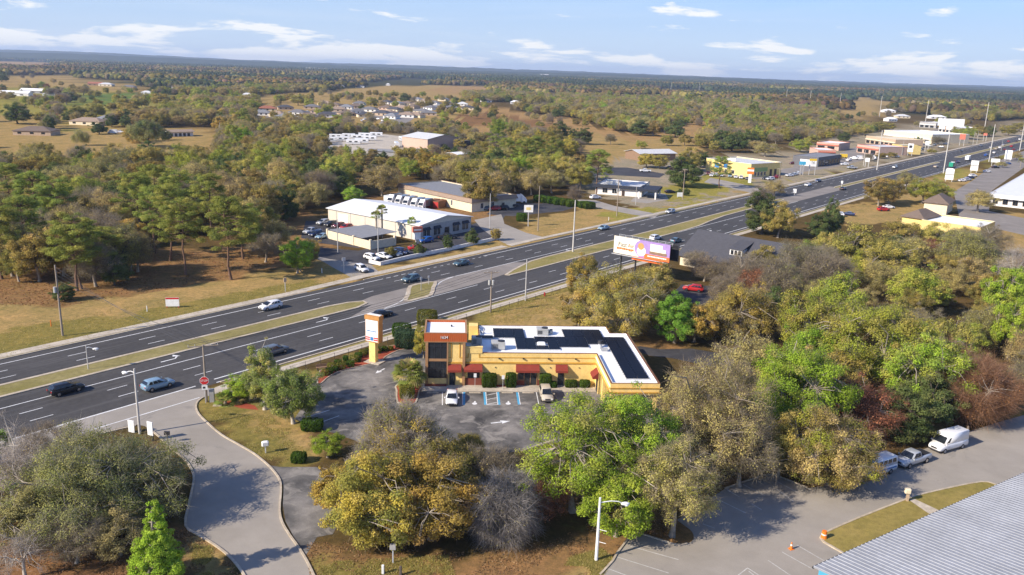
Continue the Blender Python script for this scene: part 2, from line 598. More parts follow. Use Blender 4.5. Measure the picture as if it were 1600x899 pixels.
jx = (vnoise(X1, Y1, 5, 1) - .5) * 5 + (vnoise(X1, Y1, 1.8, 2) - .5) * 2
jy = (vnoise(X1, Y1, 5, 4) - .5) * 5 + (vnoise(X1, Y1, 1.8, 5) - .5) * 2
C_LITTER = (.105, .072, .032); C_STRAW = (.245, .145, .068); C_GRASS = (.225, .180, .058); C_DRY = (.34, .235, .10)
C_FIELD = (.34, .215, .10); C_LAWN = (.27, .235, .062); C_SOIL = (.30, .25, .185); C_GREEN = (.10, .16, .045); C_BROWN = (.215, .12, .06)
col = np.tile(np.array(C_LITTER), (len(X1), 1))
ZONES = [  # (colour, pixel outline of the zone on the ground)
    (C_DRY, [(-300, 560), (-300, 470), (100, 470), (300, 445), (480, 415), (560, 440), (300, 520), (0, 590)]),
    (C_STRAW, [(-300, 480), (-300, 395), (200, 395), (420, 380), (470, 410), (330, 440), (250, 455), (100, 478)]),
    (C_GRASS, [(-300, 600), (-300, 535), (120, 505), (330, 465), (545, 428), (560, 436), (300, 510), (0, 575)]),
    (C_DRY, [(470, 425), (490, 398), (600, 420), (700, 395), (780, 372), (850, 360), (830, 395), (600, 432), (520, 445)]),
    (C_STRAW, [(400, 400), (380, 340), (470, 330), (520, 360), (520, 395), (470, 412)]),
    (C_STRAW, [(560, 310), (620, 300), (720, 330), (790, 325), (770, 345), (700, 345), (600, 320)]),
    (C_DRY, [(770, 380), (850, 335), (930, 322), (1000, 330), (1180, 285), (1250, 270), (1300, 262), (1250, 290), (1000, 350), (850, 390)]),
    (C_LAWN, [(930, 335), (990, 325), (1050, 325), (1130, 292), (1180, 288), (1100, 320), (960, 350)]),
    (C_LAWN, [(1160, 302), (1220, 282), (1300, 262), (1420, 242), (1500, 228), (1420, 250), (1250, 292)]),
    (C_DRY, [(1270, 330), (1360, 315), (1500, 270), (1560, 232), (1590, 240), (1480, 330), (1420, 350), (1330, 350)]),
    (C_LAWN, [(1480, 275), (1560, 238), (1590, 240), (1500, 285)]),
    (C_DRY, [(700, 520), (760, 485), (900, 440), (960, 440), (1000, 500), (1010, 520), (880, 515), (820, 510)]),
    (C_GRASS, [(640, 560), (700, 505), (880, 445), (900, 450), (760, 505), (700, 530)]),
    (C_STRAW, [(960, 560), (1000, 515), (1060, 520), (1080, 540), (1060, 552)]),
    (C_LAWN, [(1070, 485), (1060, 470), (1120, 470), (1160, 485), (1110, 500)]),
    (C_SOIL, [(1090, 500), (1120, 483), (1200, 478), (1200, 500), (1130, 512)]),
    (C_DRY, [(1480, 340), (1560, 330), (1700, 350), (1700, 420), (1540, 410), (1490, 390)]),
    (C_SOIL, [(1490, 232), (1530, 205), (1700, 170), (1700, 200), (1560, 232)]),
    (C_DRY, [(1440, 440), (1460, 400), (1540, 405), (1560, 445), (1500, 450)]),
    (C_GRASS, [(300, 620), (420, 590), (640, 530), (700, 520), (640, 560), (520, 600), (480, 640), (500, 700), (470, 740), (430, 735), (330, 660)]),
    (C_DRY, [(375, 640), (420, 640), (470, 660), (500, 690), (500, 715), (470, 700), (420, 665)]),
    (C_STRAW, [(470, 900), (470, 860), (520, 845), (700, 870), (860, 850), (960, 800), (1060, 800), (1080, 850), (960, 870), (930, 930), (470, 930)]),
    (C_GRASS, [(480, 930), (480, 880), (640, 870), (700, 930)]),
    (C_DRY, [(870, 930), (890, 870), (940, 855), (960, 870), (935, 930)]),
    (C_BROWN, [(-200, 960), (-200, 800), (60, 800), (300, 830), (380, 880), (400, 960)]),
    (C_DRY, [(270, 830), (310, 842), (380, 890), (385, 930), (290, 930)]),
    (C_STRAW, [(1060, 812), (1140, 760), (1210, 735), (1280, 758), (1380, 715), (1500, 665), (1650, 640), (1650, 620), (1480, 650), (1300, 715), (1150, 740), (1060, 790)]),
    (C_GRASS, [(1480, 672), (1560, 645), (1720, 600), (1720, 640), (1560, 662)]),
    (C_DRY, [(1420, 700), (1500, 672), (1540, 650), (1480, 655)]),
]
NOPEN = len(ZONES)
ZONES += [   # open country further off
    (C_DRY, [(-300, 262), (-300, 198), (120, 198), (345, 200), (350, 262)]),
    (C_FIELD, [(690, 190), (700, 170), (760, 165), (830, 178), (900, 185), (960, 205), (1010, 212), (1060, 195), (1100, 183), (1112, 205), (1092, 235), (1060, 248), (1000, 250), (960, 262), (910, 245), (860, 222), (800, 212), (740, 210)]),
    (C_DRY, [(830, 205), (900, 205), (1000, 225), (1060, 215), (1100, 212), (1090, 240), (1000, 248), (940, 255), (880, 225)]),
    (C_BROWN, [(700, 180), (760, 176), (860, 192), (870, 200), (780, 196), (720, 200)]),
    (C_SOIL, [(500, 232), (505, 212), (600, 208), (665, 215), (660, 242), (560, 245)]),
    (C_DRY, [(640, 232), (662, 215), (680, 222), (670, 245)]),
    (C_LAWN, [(735, 228), (760, 217), (830, 225), (850, 235), (790, 232)]),
    (C_LAWN, [(-100, 205), (-100, 140), (40, 128), (150, 118), (210, 140), (300, 165), (310, 172), (200, 190), (120, 205)]),
    (C_DRY, [(-100, 135), (-40, 118), (150, 115), (140, 136), (20, 137)]),
    (C_GREEN, [(130, 152), (180, 140), (230, 142), (225, 158), (170, 165), (135, 162)]),
    (C_DRY, [(120, 140), (190, 132), (240, 137), (180, 145)]),
    (C_DRY, [(-100, 205), (-100, 182), (60, 178), (110, 188), (100, 205), (20, 212)]),
    (C_DRY, [(160, 218), (215, 208), (320, 206), (335, 215), (310, 235), (230, 245), (200, 232)]),
    (C_FIELD, [(-100, 106), (-100, 95), (60, 96), (130, 103), (60, 108)]),
    (C_DRY, [(390, 200), (400, 150), (560, 138), (700, 138), (745, 165), (700, 190), (640, 202), (560, 198), (480, 192)]),
    (C_DRY, [(560, 150), (580, 135), (740, 133), (800, 142), (780, 150), (640, 152)]),
    (C_FIELD, [(660, 140), (720, 134), (790, 138), (790, 148), (700, 148)]),
    (C_SOIL, [(880, 290), (930, 258), (1000, 240), (1110, 245), (1250, 235), (1300, 218), (1400, 200), (1520, 190), (1520, 225), (1400, 255), (1200, 295), (1010, 330)]),
    (C_LAWN, [(1010, 300), (1090, 272), (1180, 278), (1180, 290), (1070, 318)]),
    (C_DRY, [(1270, 160), (1330, 150), (1420, 160), (1380, 185), (1300, 185)]),
]
PJX, PJY = None, None
for c_, poly in ZONES:
    # border jitter in metres: test the polygon, drawn on the ground, at jittered ground points
    wp = [G(x, y) for x, y in poly]
    dist_ = np.hypot(X1, Y1)
    k = np.clip(dist_ / 140, .6, 4)
    msk = in_poly_np(X1 + jx * k, Y1 + jy * k, [(p.x, p.y) for p in wp])
    col[msk] = c_
far_ = np.hypot(X1, Y1) > 1500
col[far_ & (col == np.array(C_LITTER)).all(1)] = (.055, .055, .026)
idx = np.arange(NX * NY).reshape(NY, NX)
quads = np.stack([idx[:-1, :-1].ravel(), idx[:-1, 1:].ravel(), idx[1:, 1:].ravel(), idx[1:, :-1].ravel()], 1)


def np_mesh(name, verts, faces_list, mats, midx=None, cols=None, smooth=False):
    """fast mesh from arrays; faces_list = list of (K, n) index arrays"""
    me = bpy.data.meshes.new(name)
    nv = len(verts)
    me.vertices.add(nv)
    me.vertices.foreach_set('co', np.asarray(verts, np.float32).ravel())
    loops = np.concatenate([f.ravel() for f in faces_list]).astype(np.int32)
    tot = np.concatenate([np.full(len(f), f.shape[1], np.int32) for f in faces_list])
    start = np.concatenate([[0], np.cumsum(tot)[:-1]]).astype(np.int32)
    me.loops.add(len(loops)); me.loops.foreach_set('vertex_index', loops)
    me.polygons.add(len(tot)); me.polygons.foreach_set('loop_start', start)
    for mt in mats:
        me.materials.append(M[mt] if isinstance(mt, str) else mt)
    if midx is not None:
        me.polygons.foreach_set('material_index', np.asarray(midx, np.int32))
    if smooth:
        me.polygons.foreach_set('use_smooth', np.ones(len(tot), bool))
    if cols is not None:
        a = me.color_attributes.new('Col', 'FLOAT_COLOR', 'POINT')
        c4 = np.ones((nv, 4), np.float32); c4[:, :3] = cols
        a.data.foreach_set('color', c4.ravel())
    me.update(calc_edges=True)
    me.validate()
    return me


mt, nt2, out = new_mat('ground_soil')
b = nd(nt2, 'ShaderNodeBsdfDiffuse')
at = nd(nt2, 'ShaderNodeAttribute', attribute_name='Col')
g_ = nd(nt2, 'ShaderNodeNewGeometry').outputs['Position']
c = mix(nt2, at.outputs['Color'], ramp(nt2, noise(nt2, g_, .13, 6, .65, .6), [(.3, (.72, .80, .70)), (.7, (1.25, 1.15, 1.1))]), 1.0, 'MULTIPLY')
c = mix(nt2, c, ramp(nt2, noise(nt2, g_, 1.1, 5, .65, .4), [(.3, (.68, .74, .74)), (.7, (1.30, 1.25, 1.2))]), 1.0, 'MULTIPLY')
c = mix(nt2, c, ramp(nt2, noise(nt2, g_, 5, 5, .75), [(.3, .66), (.7, 1.34)]), 1.0, 'MULTIPLY')
c = mix(nt2, c, (.16, .15, .045), ramp(nt2, noise(nt2, g_, .32, 5, .7, 1.0), [(.60, 0), (.72, .55)]))
nt2.links.new(c, b.inputs['Color']); nt2.links.new(b.outputs[0], out.inputs['Surface'])
M['ground_soil'] = mt
gm = np_mesh('ground', np.stack([X1, Y1, X1 * 0], 1), [quads], ['ground_soil'], cols=col)
go = link('ground', gm); go['kind'] = 'structure'

# ------------------------------------------------------------------ highway
UA, UB = -320, 2300


def band(u0, u1, v0, v1, n=2):
    return [RW(u0, v0), RW(u1, v0), RW(u1, v1), RW(u0, v1)]


sheet('highway', [band(UA, UB, -28.2, 5.8)], .008, 'asphalt_road')
# old pale asphalt of the turn lanes and median openings
sheet('turn_lane', [
    [RW(60, -11), RW(66, -7.5), RW(70, -6.3), RW(92, -6.0), RW(118, -6.4), RW(121, -9), RW(108, -13.0), RW(96, -14.6), RW(62, -15.4), RW(56, -15.5), RW(66, -11.2)],
    [RW(282, -7), RW(352, -6.4), RW(352, -15), RW(282, -15)]], .012, 'asphalt_old')
sheet('turn_apron', [[RW(-60, -26.6), RW(14, -26.9), RW(17.5, -29), RW(17.5, -31.9), RW(-60, -32.0)]], .0125, 'asphalt_side')
ln = MB()


def line(u0, u1, v, w=.16, v1=None):
    v1 = v if v1 is None else v1
    strip_mb(ln, [RW(u0, v), RW(u1, v1)], w, .017, .017)


for k in range(-25, 150):
    for vv in (0, -3.2):
        if UA < k * 12.19 < 1800: line(k * 12.19 - 3.05, k * 12.19, vv, .16)
    for vv in (-19.3, -22.8):
        if UA < k * 12.19 < 1800: line(6.6 + k * 12.19, 9.65 + k * 12.19, vv, .16)
line(UA, 90, 3.5, .22); line(118, 1800, 3.9, .22)
for k in range(16):
    line(82 + k * 2.4, 83 + k * 2.4, 3.5, .2)
line(UA, 94, -15.55, .2); line(20, 1800, -26.4, .28); line(UA, 16.5, -28.9, .28, -27.0)
line(UA, 14.5, -31.5, .2)
line(97, 155, -6.35, .2); line(93, 97, -6.35, .2)
line(355, 560, -8.6, .2); line(190, 290, -15.2, .2)
# painted gores round the little island
strip_mb(ln, smooth_poly(gp([(601, 482), (621, 474), (632, 466), (636, 455), (640, 447)]), 5, False), .2, .017, .017)
strip_mb(ln, smooth_poly(gp([(675, 463), (680, 450), (686, 443), (694, 438), (711, 432)]), 5, False), .2, .017, .017)


def arrow(u, v, du=1, turn=0, s=1.0):
    """painted lane arrow; du = travel sense along u, turn = -1 bends to the driver's left"""
    P = lambda a, b_: RW(u + a * du * s, v + b_ * du * s, .017)
    ln.add([P(-2, .12), P(.2, .12), P(.2, -.12), P(-2, -.12)], [(0, 1, 2, 3)])
    if turn:
        t = -turn
        ln.add([P(.2, .12 * t), P(.2, -.12 * t), P(.9, .55 * t), P(.7, .75 * t)], [(0, 1, 2, 3)])
        ln.add([P(1.3, .5 * t), P(.35, 1.0 * t), P(.75, 1.75 * t)], [(0, 1, 2)])
    else:
        ln.add([P(.2, .5), P(1.9, 0), P(.2, -.5)], [(0, 1, 2)])


arrow(20.5, -13.4, 1, -1, 1.15); arrow(52, -13.4, 1, -1, 1.15); arrow(-30, -13.4, 1, -1, 1.15)
arrow(142, -7.4 + 1.2, -1, -1, 1.15)
arrow(21.5, -27.9, 1, 1, 1.0)
arrow(200, -21, 1, 0, 1.0)
struct('road_markings', ln, 'white_line')

kb = MB()
for v0 in (5.8, ):
    strip_mb(kb, [RW(u, v0) for u in (UA, 62)], .35, 0, .13)
    strip_mb(kb, [RW(u, v0) for u in (78, 132)], .35, 0, .13)
    strip_mb(kb, [RW(u, v0 + 1.6) for u in (142, 178)], .35, 0, .13)
    strip_mb(kb, [RW(u, v0 + .6) for u in (190, 250)], .35, 0, .13)
    strip_mb(kb, [RW(u, v0 + .6) for u in (262, 1800)], .35, 0, .13)
strip_mb(kb, [RW(u, -28.2) for u in (20, 1800)], .35, 0, .13)
struct('kerb', kb, 'kerb_stone')
sheet('verge', [band(20, 400, -29.3, -28.37), band(UA, 58, 5.97, 6.5)], .0135, 'verge_grass')
sw = MB()
strip_mb(sw, [RW(u, 7.6) for u in (UA, 60)], 2.2, 0, .05)
strip_mb(sw, [RW(60, 7.6), RW(80, 8.6), RW(132, 8.2)], 2.4, 0, .045)
strip_mb(sw, [RW(u, 8.3) for u in (134, 1700)], 2.0, 0, .052)
strip_mb(sw, smooth_poly([RW(17.0, -31.6), RW(18.6, -30.6), RW(22, -30.2)], 4, False), 2.0, 0, .045)
strip_mb(sw, [RW(u, -30.2) for u in (22, 420)], 1.9, 0, .05)
struct('sidewalk', sw, 'concrete_walk')


def island(name, outline, mat, h=.13, kerb='kerb_stone', kw=.35, grow=0):
    """raised bed: kerb ring round a filled top; one structure with two materials"""
    b_ = MB()
    strip_mb(b_, outline, kw, 0, h, 0, True)
    o = b_.build(name, [kerb, mat], fix=False)
    me = o.data
    bm = bmesh.new(); bm.from_mesh(me)
    f = bm.faces.new([bm.verts.new((p[0], p[1], h - .03)) for p in outline])
    f.normal_update()
    if f.normal.z < 0: f.normal_flip()
    f.material_index = 1
    r = bmesh.ops.triangulate(bm, faces=[f])
    bm.to_mesh(me); bm.free()
    o['kind'] = 'structure'
    return o


island('median', [RW(UA, -6.3), RW(0, -6.3), RW(58, -6.2), RW(63, -6.8), RW(66, -8.2), RW(65.5, -9.8), RW(62, -11), RW(20, -11.1), RW(UA, -11.4)][::-1], 'median_grass', .14, 'kerb_stone', .6)
island('median', smooth_poly(gp([(641, 448), (660, 443.5), (680, 441), (677, 450), (673, 461.5), (655, 467), (634, 471), (638, 460)]), 2), 'median_grass', .14, 'kerb_stone', .9)
island('median', smooth_poly([RW(119, -9.8), RW(130, -8.4), RW(176, -8.3), RW(240, -7.0), RW(286, -6.9), RW(290, -8), RW(286, -9.9), RW(232, -10.8), RW(206, -14.2), RW(184, -14.8), RW(140, -14.6), RW(112, -14.8), RW(106, -14)][::-1], 2), 'verge_grass', .14, 'kerb_stone', .6)
island('median', [RW(352, -9.2), RW(430, -9.2), RW(535, -9.4), RW(540, -10.5), RW(535, -11.8), RW(352, -12.2), RW(346, -10.6)][::-1], 'median_grass', .14, 'kerb_stone', .7)
island('median', [RW(590, -8.6), RW(900, -8.6), RW(900, -11.8), RW(590, -12.5)][::-1], 'median_grass', .14, 'kerb_stone', .7)

# ------------------------------------------------------------------ side street by the restaurant
SSR = smooth_poly(gp([(318, 621.5), (309, 628), (306.5, 637), (311, 648), (326, 663), (346, 680), (372, 695), (396, 709), (415, 724), (427.5, 736.5), (437.5, 751.6), (439, 769), (437, 797), (441, 817), (454, 839), (465, 854), (477.6, 874), (490, 899), (505, 935), (530, 1000)]), 3, False)
SSL = smooth_poly(gp([(85, 697), (160, 676), (215, 664), (241, 676.5), (265, 699), (285, 715), (298, 731.6), (303, 750), (296, 785), (290, 822), (312, 838), (335, 852), (360, 872), (381, 899), (395, 935), (410, 1000)]), 3, False)
sheet('side_street', [[(p.x, p.y) for p in SSR] + [(p.x, p.y) for p in SSL[::-1]] + [tuple(RW(-40, -31.5))[:2], tuple(RW(14, -31.6))[:2]]], .0145, 'asphalt_side')
kb = MB()
strip_mb(kb, SSR, .22, 0, .14)
strip_mb(kb, SSL[8:], .25, 0, .13)
strip_mb(kb, smooth_poly(gp([(85, 699), (160, 678), (212, 665.5)]), 3, False), .3, 0, .13)
struct('kerb', kb, 'kerb_stone')

# restaurant lot, its drive and the sidewalk along the facade
sheet('parking_lot', [gp([(395, 600), (440, 610), (509, 589.5), (527, 580), (554, 574), (573, 568), (600, 565), (602, 557), (625, 546.5), (645, 545), (690, 545), (690, 560), (663, 612), (690, 612.6), (838, 612.6), (950, 614), (1110, 616), (1110, 690), (860, 692), (815, 706), (700, 714), (600, 704), (500, 670), (460, 655), (470, 640)]),
                      gp([(418, 727), (437, 730), (495, 730), (517, 752), (545, 790), (520, 835), (495, 840), (478, 868), (462, 845), (446, 815), (442, 790), (443, 760), (430, 736)]),
                      ], .0205, 'asphalt_lot')
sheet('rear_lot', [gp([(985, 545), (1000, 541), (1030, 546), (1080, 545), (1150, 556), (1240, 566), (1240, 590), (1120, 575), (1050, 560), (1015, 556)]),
                   gp([(1030, 480), (1065, 445), (1130, 448), (1190, 458), (1240, 470), (1200, 480), (1110, 474), (1080, 485)])], .0105, 'asphalt_dark')  # second outline: dark asphalt colour stands for a lot lying in shade
pl = MB()


def pline(a, b, w=.12, mi=0):
    strip_mb(pl, gp([a, b]), w, .026, .026, mi)


for a, b_ in (((691.2, 613.2), (691.2, 633.5)), ((478, 652.7), (515, 641)), ((502.6, 660), (530, 650)), ((838, 613.5), (841.9, 632.5))):
    pline(a, b_)
for a, b_ in (((723, 613.2), (722.8, 633)), ((759, 613.2), (760.5, 633)), ((776, 613.2), (778, 633)), ((810, 613.5), (813, 632.5))):
    pline(a, b_, .12)
    s = -1 if a[0] in (759, 810) else 1
    pline((a[0] + 2.2 * s, a[1]), (b_[0] + 2.2 * s, b_[1]), .32, 1)
for q in (614.5, 621.5, 629):
    pline((760.3, q + 3.5), (776.5, q), .12)
pline((760.3, 633), (778, 633), .12)


def lot_arrow(c_, d_, s):
    c_ = G(*c_); e = (G(*d_) - c_).normalized(); n = Vector((-e.y, e.x, 0))
    P = lambda a, b2: tuple((c_ + e * a * s + n * b2 * s).xy) + (.026,)
    pl.add([P(-1.3, .13), P(.2, .13), P(.2, -.13), P(-1.3, -.13)], [(0, 1, 2, 3)])
    pl.add([P(.1, .5), P(1.3, 0), P(.1, -.5)], [(0, 1, 2)])


lot_arrow((594, 580), (575, 590), 1.0); lot_arrow((782, 660), (800, 658), 1.1)
for px_ in (741.5, 794):
    c_ = G(px_, 631)
    pl.add([(c_.x + .4 * cos(2 * pi * k / 9), c_.y + .45 * sin(2 * pi * k / 9), .026) for k in range(9)], [tuple(range(9))])
    pl.box(c_.x - .1, c_.y + .45, .025, c_.x + .15, c_.y + .95, .027)
struct('lot_markings', pl, ['white_line', 'blue_line'])

# big grey lot by the metal building
LOT2 = gp([(930, 930), (937.6, 899), (957.8, 877), (963, 867), (990, 831), (1036.5, 846)]) + smooth_poly(gp([(1036.5, 846), (1050, 850.5), (1064, 852.5), (1078, 848), (1084, 841), (1081, 831), (1070, 822), (1057.5, 813)]), 3, False) + \
    gp([(1133, 764), (1190, 744), (1207, 741.6), (1235, 752), (1262, 763), (1285, 760), (1340, 735), (1390, 720), (1450, 700), (1510, 676), (1560, 660), (1600, 649), (1760, 610), (1900, 800), (1900, 1000), (930, 1000)])
sheet('parking_lot', [LOT2], .0205, 'asphalt_side')
kb = MB()
strip_mb(kb, LOT2[1:15], .22, 0, .14)
strip_mb(kb, gp([(1133, 764), (1190, 744), (1207, 741.6), (1235, 752), (1262, 763)]), .2, 0, .13)
struct('kerb', kb, 'kerb_stone')
pl = MB()
for a, b_ in (((963, 870.5), (1045, 896)), ((985, 854), (1060, 875)), ((950, 889), (985, 902)), ((1098, 819), (1117, 826)), ((1135, 765), (1155, 777)), ((1160, 757), (1195, 775)), ((1175, 788), (1190, 797)), ((1120, 780), (1165, 802)), ((1205, 748), (1250, 772)), ((1215, 766), (1240, 784)),
              ((1245, 852), (1288, 877)), ((1222, 863), (1270, 890)), ((1200, 876), (1240, 903)), ((1168, 888), (1190, 902)), ((1168, 888), (1150, 902)), ((1170, 893), (1185, 905))):
    pline(a, b_, .11)
struct('lot_markings', pl, 'faded_line')
ISL = smooth_poly(gp([(1287.6, 834), (1340, 811), (1415, 781.6), (1438, 774), (1490, 762), (1533, 754), (1549, 756)]), 2, False) + gp([(1640, 790), (1400, 920), (1340, 880), (1317.6, 865.5), (1287, 848), (1282, 841)])
island('grass_island', ISL, 'island_grass', .15, 'kerb_stone', .25)
sheet('path', [gp([(1420, 783), (1428, 781), (1475, 803), (1462, 812)])], .142, 'concrete_walk')
# sidewalk along the yellow facade, beds of red mulch
BO = Vector((-13.097, 122.253, 0)); BA = rad(4.3)
BX = Vector((cos(BA), sin(BA), 0)); BY = Vector((-sin(BA), cos(BA), 0))


def BW(x, y, z=0):
    p = BO + BX * x + BY * y
    return Vector((p.x, p.y, z))


sb = MB(); sb.prism([BW(-.5, -2.2), BW(27.3, -2.2), BW(27.3, .6), BW(-.5, .6)], 0, .14)
struct('sidewalk', sb, 'concrete_walk')
island('planting_bed', smooth_poly([BW(-4.4, .6), BW(-4.3, -2), BW(-3.9, -6.6), BW(-2.6, -7.4), BW(-1.2, -6.8), BW(-.9, -2.2), BW(-.6, .6)], 2), 'red_mulch', .15, 'kerb_stone', .22)
island('planting_bed', [BW(9.6, -.5), BW(13.8, -.5), BW(13.8, .45), BW(9.6, .45)], 'red_mulch', .19, 'kerb_stone', .08)
island('planting_bed', smooth_poly(gp([(497, 602), (500, 580), (540, 568), (565, 556), (575, 550), (610, 541), (635, 540), (634, 546), (622, 548), (602, 558), (597, 563), (575, 570), (553, 575), (527, 582), (510, 592)]), 2), 'red_mulch', .12, 'kerb_stone', .15)
sheet('planting_bed', [gp([(348, 629), (354, 624), (380, 629), (398, 634), (404, 641), (375, 638)])], .011, 'red_mulch')

# other drives and yards
sheet('yard', [gp([(470, 398), (500, 387), (560, 392), (590, 385), (640, 388), (660, 378), (740, 350), (795, 330), (786, 342), (788, 352), (770, 372), (764, 377), (690, 397), (600, 415), (578, 414), (594, 426), (556, 437), (515, 412)]),
               gp([(470, 372), (478, 345), (520, 348), (600, 366), (560, 388), (500, 380)])], .009, 'asphalt_dark')
sheet('driveway', [gp([(490, 400), (515, 405), (580, 414), (594, 427), (556, 438), (520, 418)]),
                   gp([(741, 344), (783, 335), (786, 342), (788, 350), (805, 357), (822, 364), (850, 371), (800, 385), (781, 377), (768, 369), (752, 357)]),
                   gp([(880, 318), (905, 312), (930, 313), (960, 322), (1030, 335), (1022, 341), (985, 335), (930, 324)]),
                   gp([(985, 315), (1000, 300), (1040, 303), (1045, 312), (1010, 318)]),
                   gp([(1100, 285), (1110, 278), (1160, 288), (1200, 298), (1185, 304)])], .0135, 'asphalt_side')
sheet('yard', [gp([(760, 335), (785, 318), (880, 318), (905, 322), (880, 330), (800, 338)]),
               gp([(880, 275), (905, 262), (980, 262), (1040, 272), (1030, 278), (960, 274)])], .0095, 'asphalt_dark')
sheet('yard', [gp([(1085, 280), (1110, 270), (1180, 280), (1235, 272), (1300, 262), (1330, 256), (1330, 248), (1240, 252), (1240, 262), (1180, 270), (1110, 262), (1085, 268)]),
               ], .0085, 'asphalt_old')
sheet('yard', [gp([(1300, 262), (1380, 244), (1470, 222), (1520, 210), (1500, 198), (1420, 208), (1330, 232), (1290, 250)])], .0125, 'asphalt_old')
sheet('parking_lot', [gp([(1490, 300), (1520, 282), (1560, 252), (1600, 236), (1700, 200), (1760, 200), (1600, 262), (1550, 298), (1545, 330), (1620, 345), (1620, 372), (1500, 345)])], .0085, 'asphalt_old')
sheet('yard', [gp([(505, 232), (510, 214), (600, 210), (655, 217), (640, 240), (560, 242)])], .0085, 'pale_gravel')
sheet('road', [gp([(590, 196), (600, 185), (640, 172), (700, 160), (740, 150), (748, 152), (710, 163), (660, 176), (640, 190), (625, 200)]), gp([(395, 195), (420, 180), (520, 172), (600, 182), (600, 186), (520, 178), (430, 186)])], .0085, 'asphalt_old')
# ------------------------------------------------------------------ trees
leaf_mat('leaf', .40, .018, .16)
leaf_mat('leaf_far', .15, .03, .34)
ground_mat('bark_grey', (.22, .185, .145), (.40, .345, .275), 1.5, 9, .9, 30)
ground_mat('bark_pine', (.12, .07, .045), (.22, .135, .09), 1.5, 9, .9, 30)
ground_mat('bark_pale', (.42, .37, .30), (.58, .52, .43), 1.5, 9, .9, 30)
ground_mat('bark_dark', (.07, .055, .045), (.14, .11, .09), 1.5, 9, .9, 30)


def tubes_np(segs, n=5):
    """segs = list of (points, radii) -> verts, quads"""
    V, Q, o = [], [], 0
    for pts, rs in segs:
        pts = np.asarray(pts, float); k = len(pts)
        d = np.gradient(pts, axis=0); d /= (np.linalg.norm(d, axis=1, keepdims=True) + 1e-9)
        ref = np.array([.31, .95, .1]) if abs(d[0][2]) > .5 else np.array([0, .1, 1.0])
        a = np.cross(d, ref); a /= (np.linalg.norm(a, axis=1, keepdims=True) + 1e-9)
        b_ = np.cross(d, a)
        t = np.arange(n) * 2 * pi / n
        ring = pts[:, None, :] + (a[:, None, :] * np.cos(t)[None, :, None] + b_[:, None, :] * np.sin(t)[None, :, None]) * np.asarray(rs)[:, None, None]
        V.append(ring.reshape(-1, 3))
        i = np.arange(k - 1)[:, None] * n + np.arange(n)[None]
        j = np.arange(k - 1)[:, None] * n + (np.arange(n)[None] + 1) % n
        Q.append(np.stack([i, j, j + n, i + n], -1).reshape(-1, 4) + o)
        o += k * n
    return np.concatenate(V), np.concatenate(Q)


def leaves_np(r, c, nrm, size, asp=.62):
    n = len(c)
    nrm = nrm / (np.linalg.norm(nrm, axis=1, keepdims=True) + 1e-9)
    q = r.normal(size=(n, 3))
    t = np.cross(nrm, q); t /= (np.linalg.norm(t, axis=1, keepdims=True) + 1e-9)
    b_ = np.cross(nrm, t)
    s = (np.asarray(size) * (0.7 + .6 * r.rand(n)))[:, None] if np.ndim(size) == 0 else size[:, None]
    v = np.stack([c + t * s, c + b_ * s * asp + t * s * .1, c - t * s, c - b_ * s * asp + t * s * .1], 1).reshape(-1, 3)
    f = np.arange(n * 4).reshape(n, 4)
    return v, f


def blades_np(r, p0, p1, w):
    """thin twigs: narrow triangles from p0 to p1"""
    n = len(p0)
    d = p1 - p0
    q = r.normal(size=(n, 3))
    t = np.cross(d, q); t /= (np.linalg.norm(t, axis=1, keepdims=True) + 1e-9)
    v = np.stack([p0 + t * w, p0 - t * w, p1], 1).reshape(-1, 3)
    return v, np.arange(n * 3).reshape(n, 3)


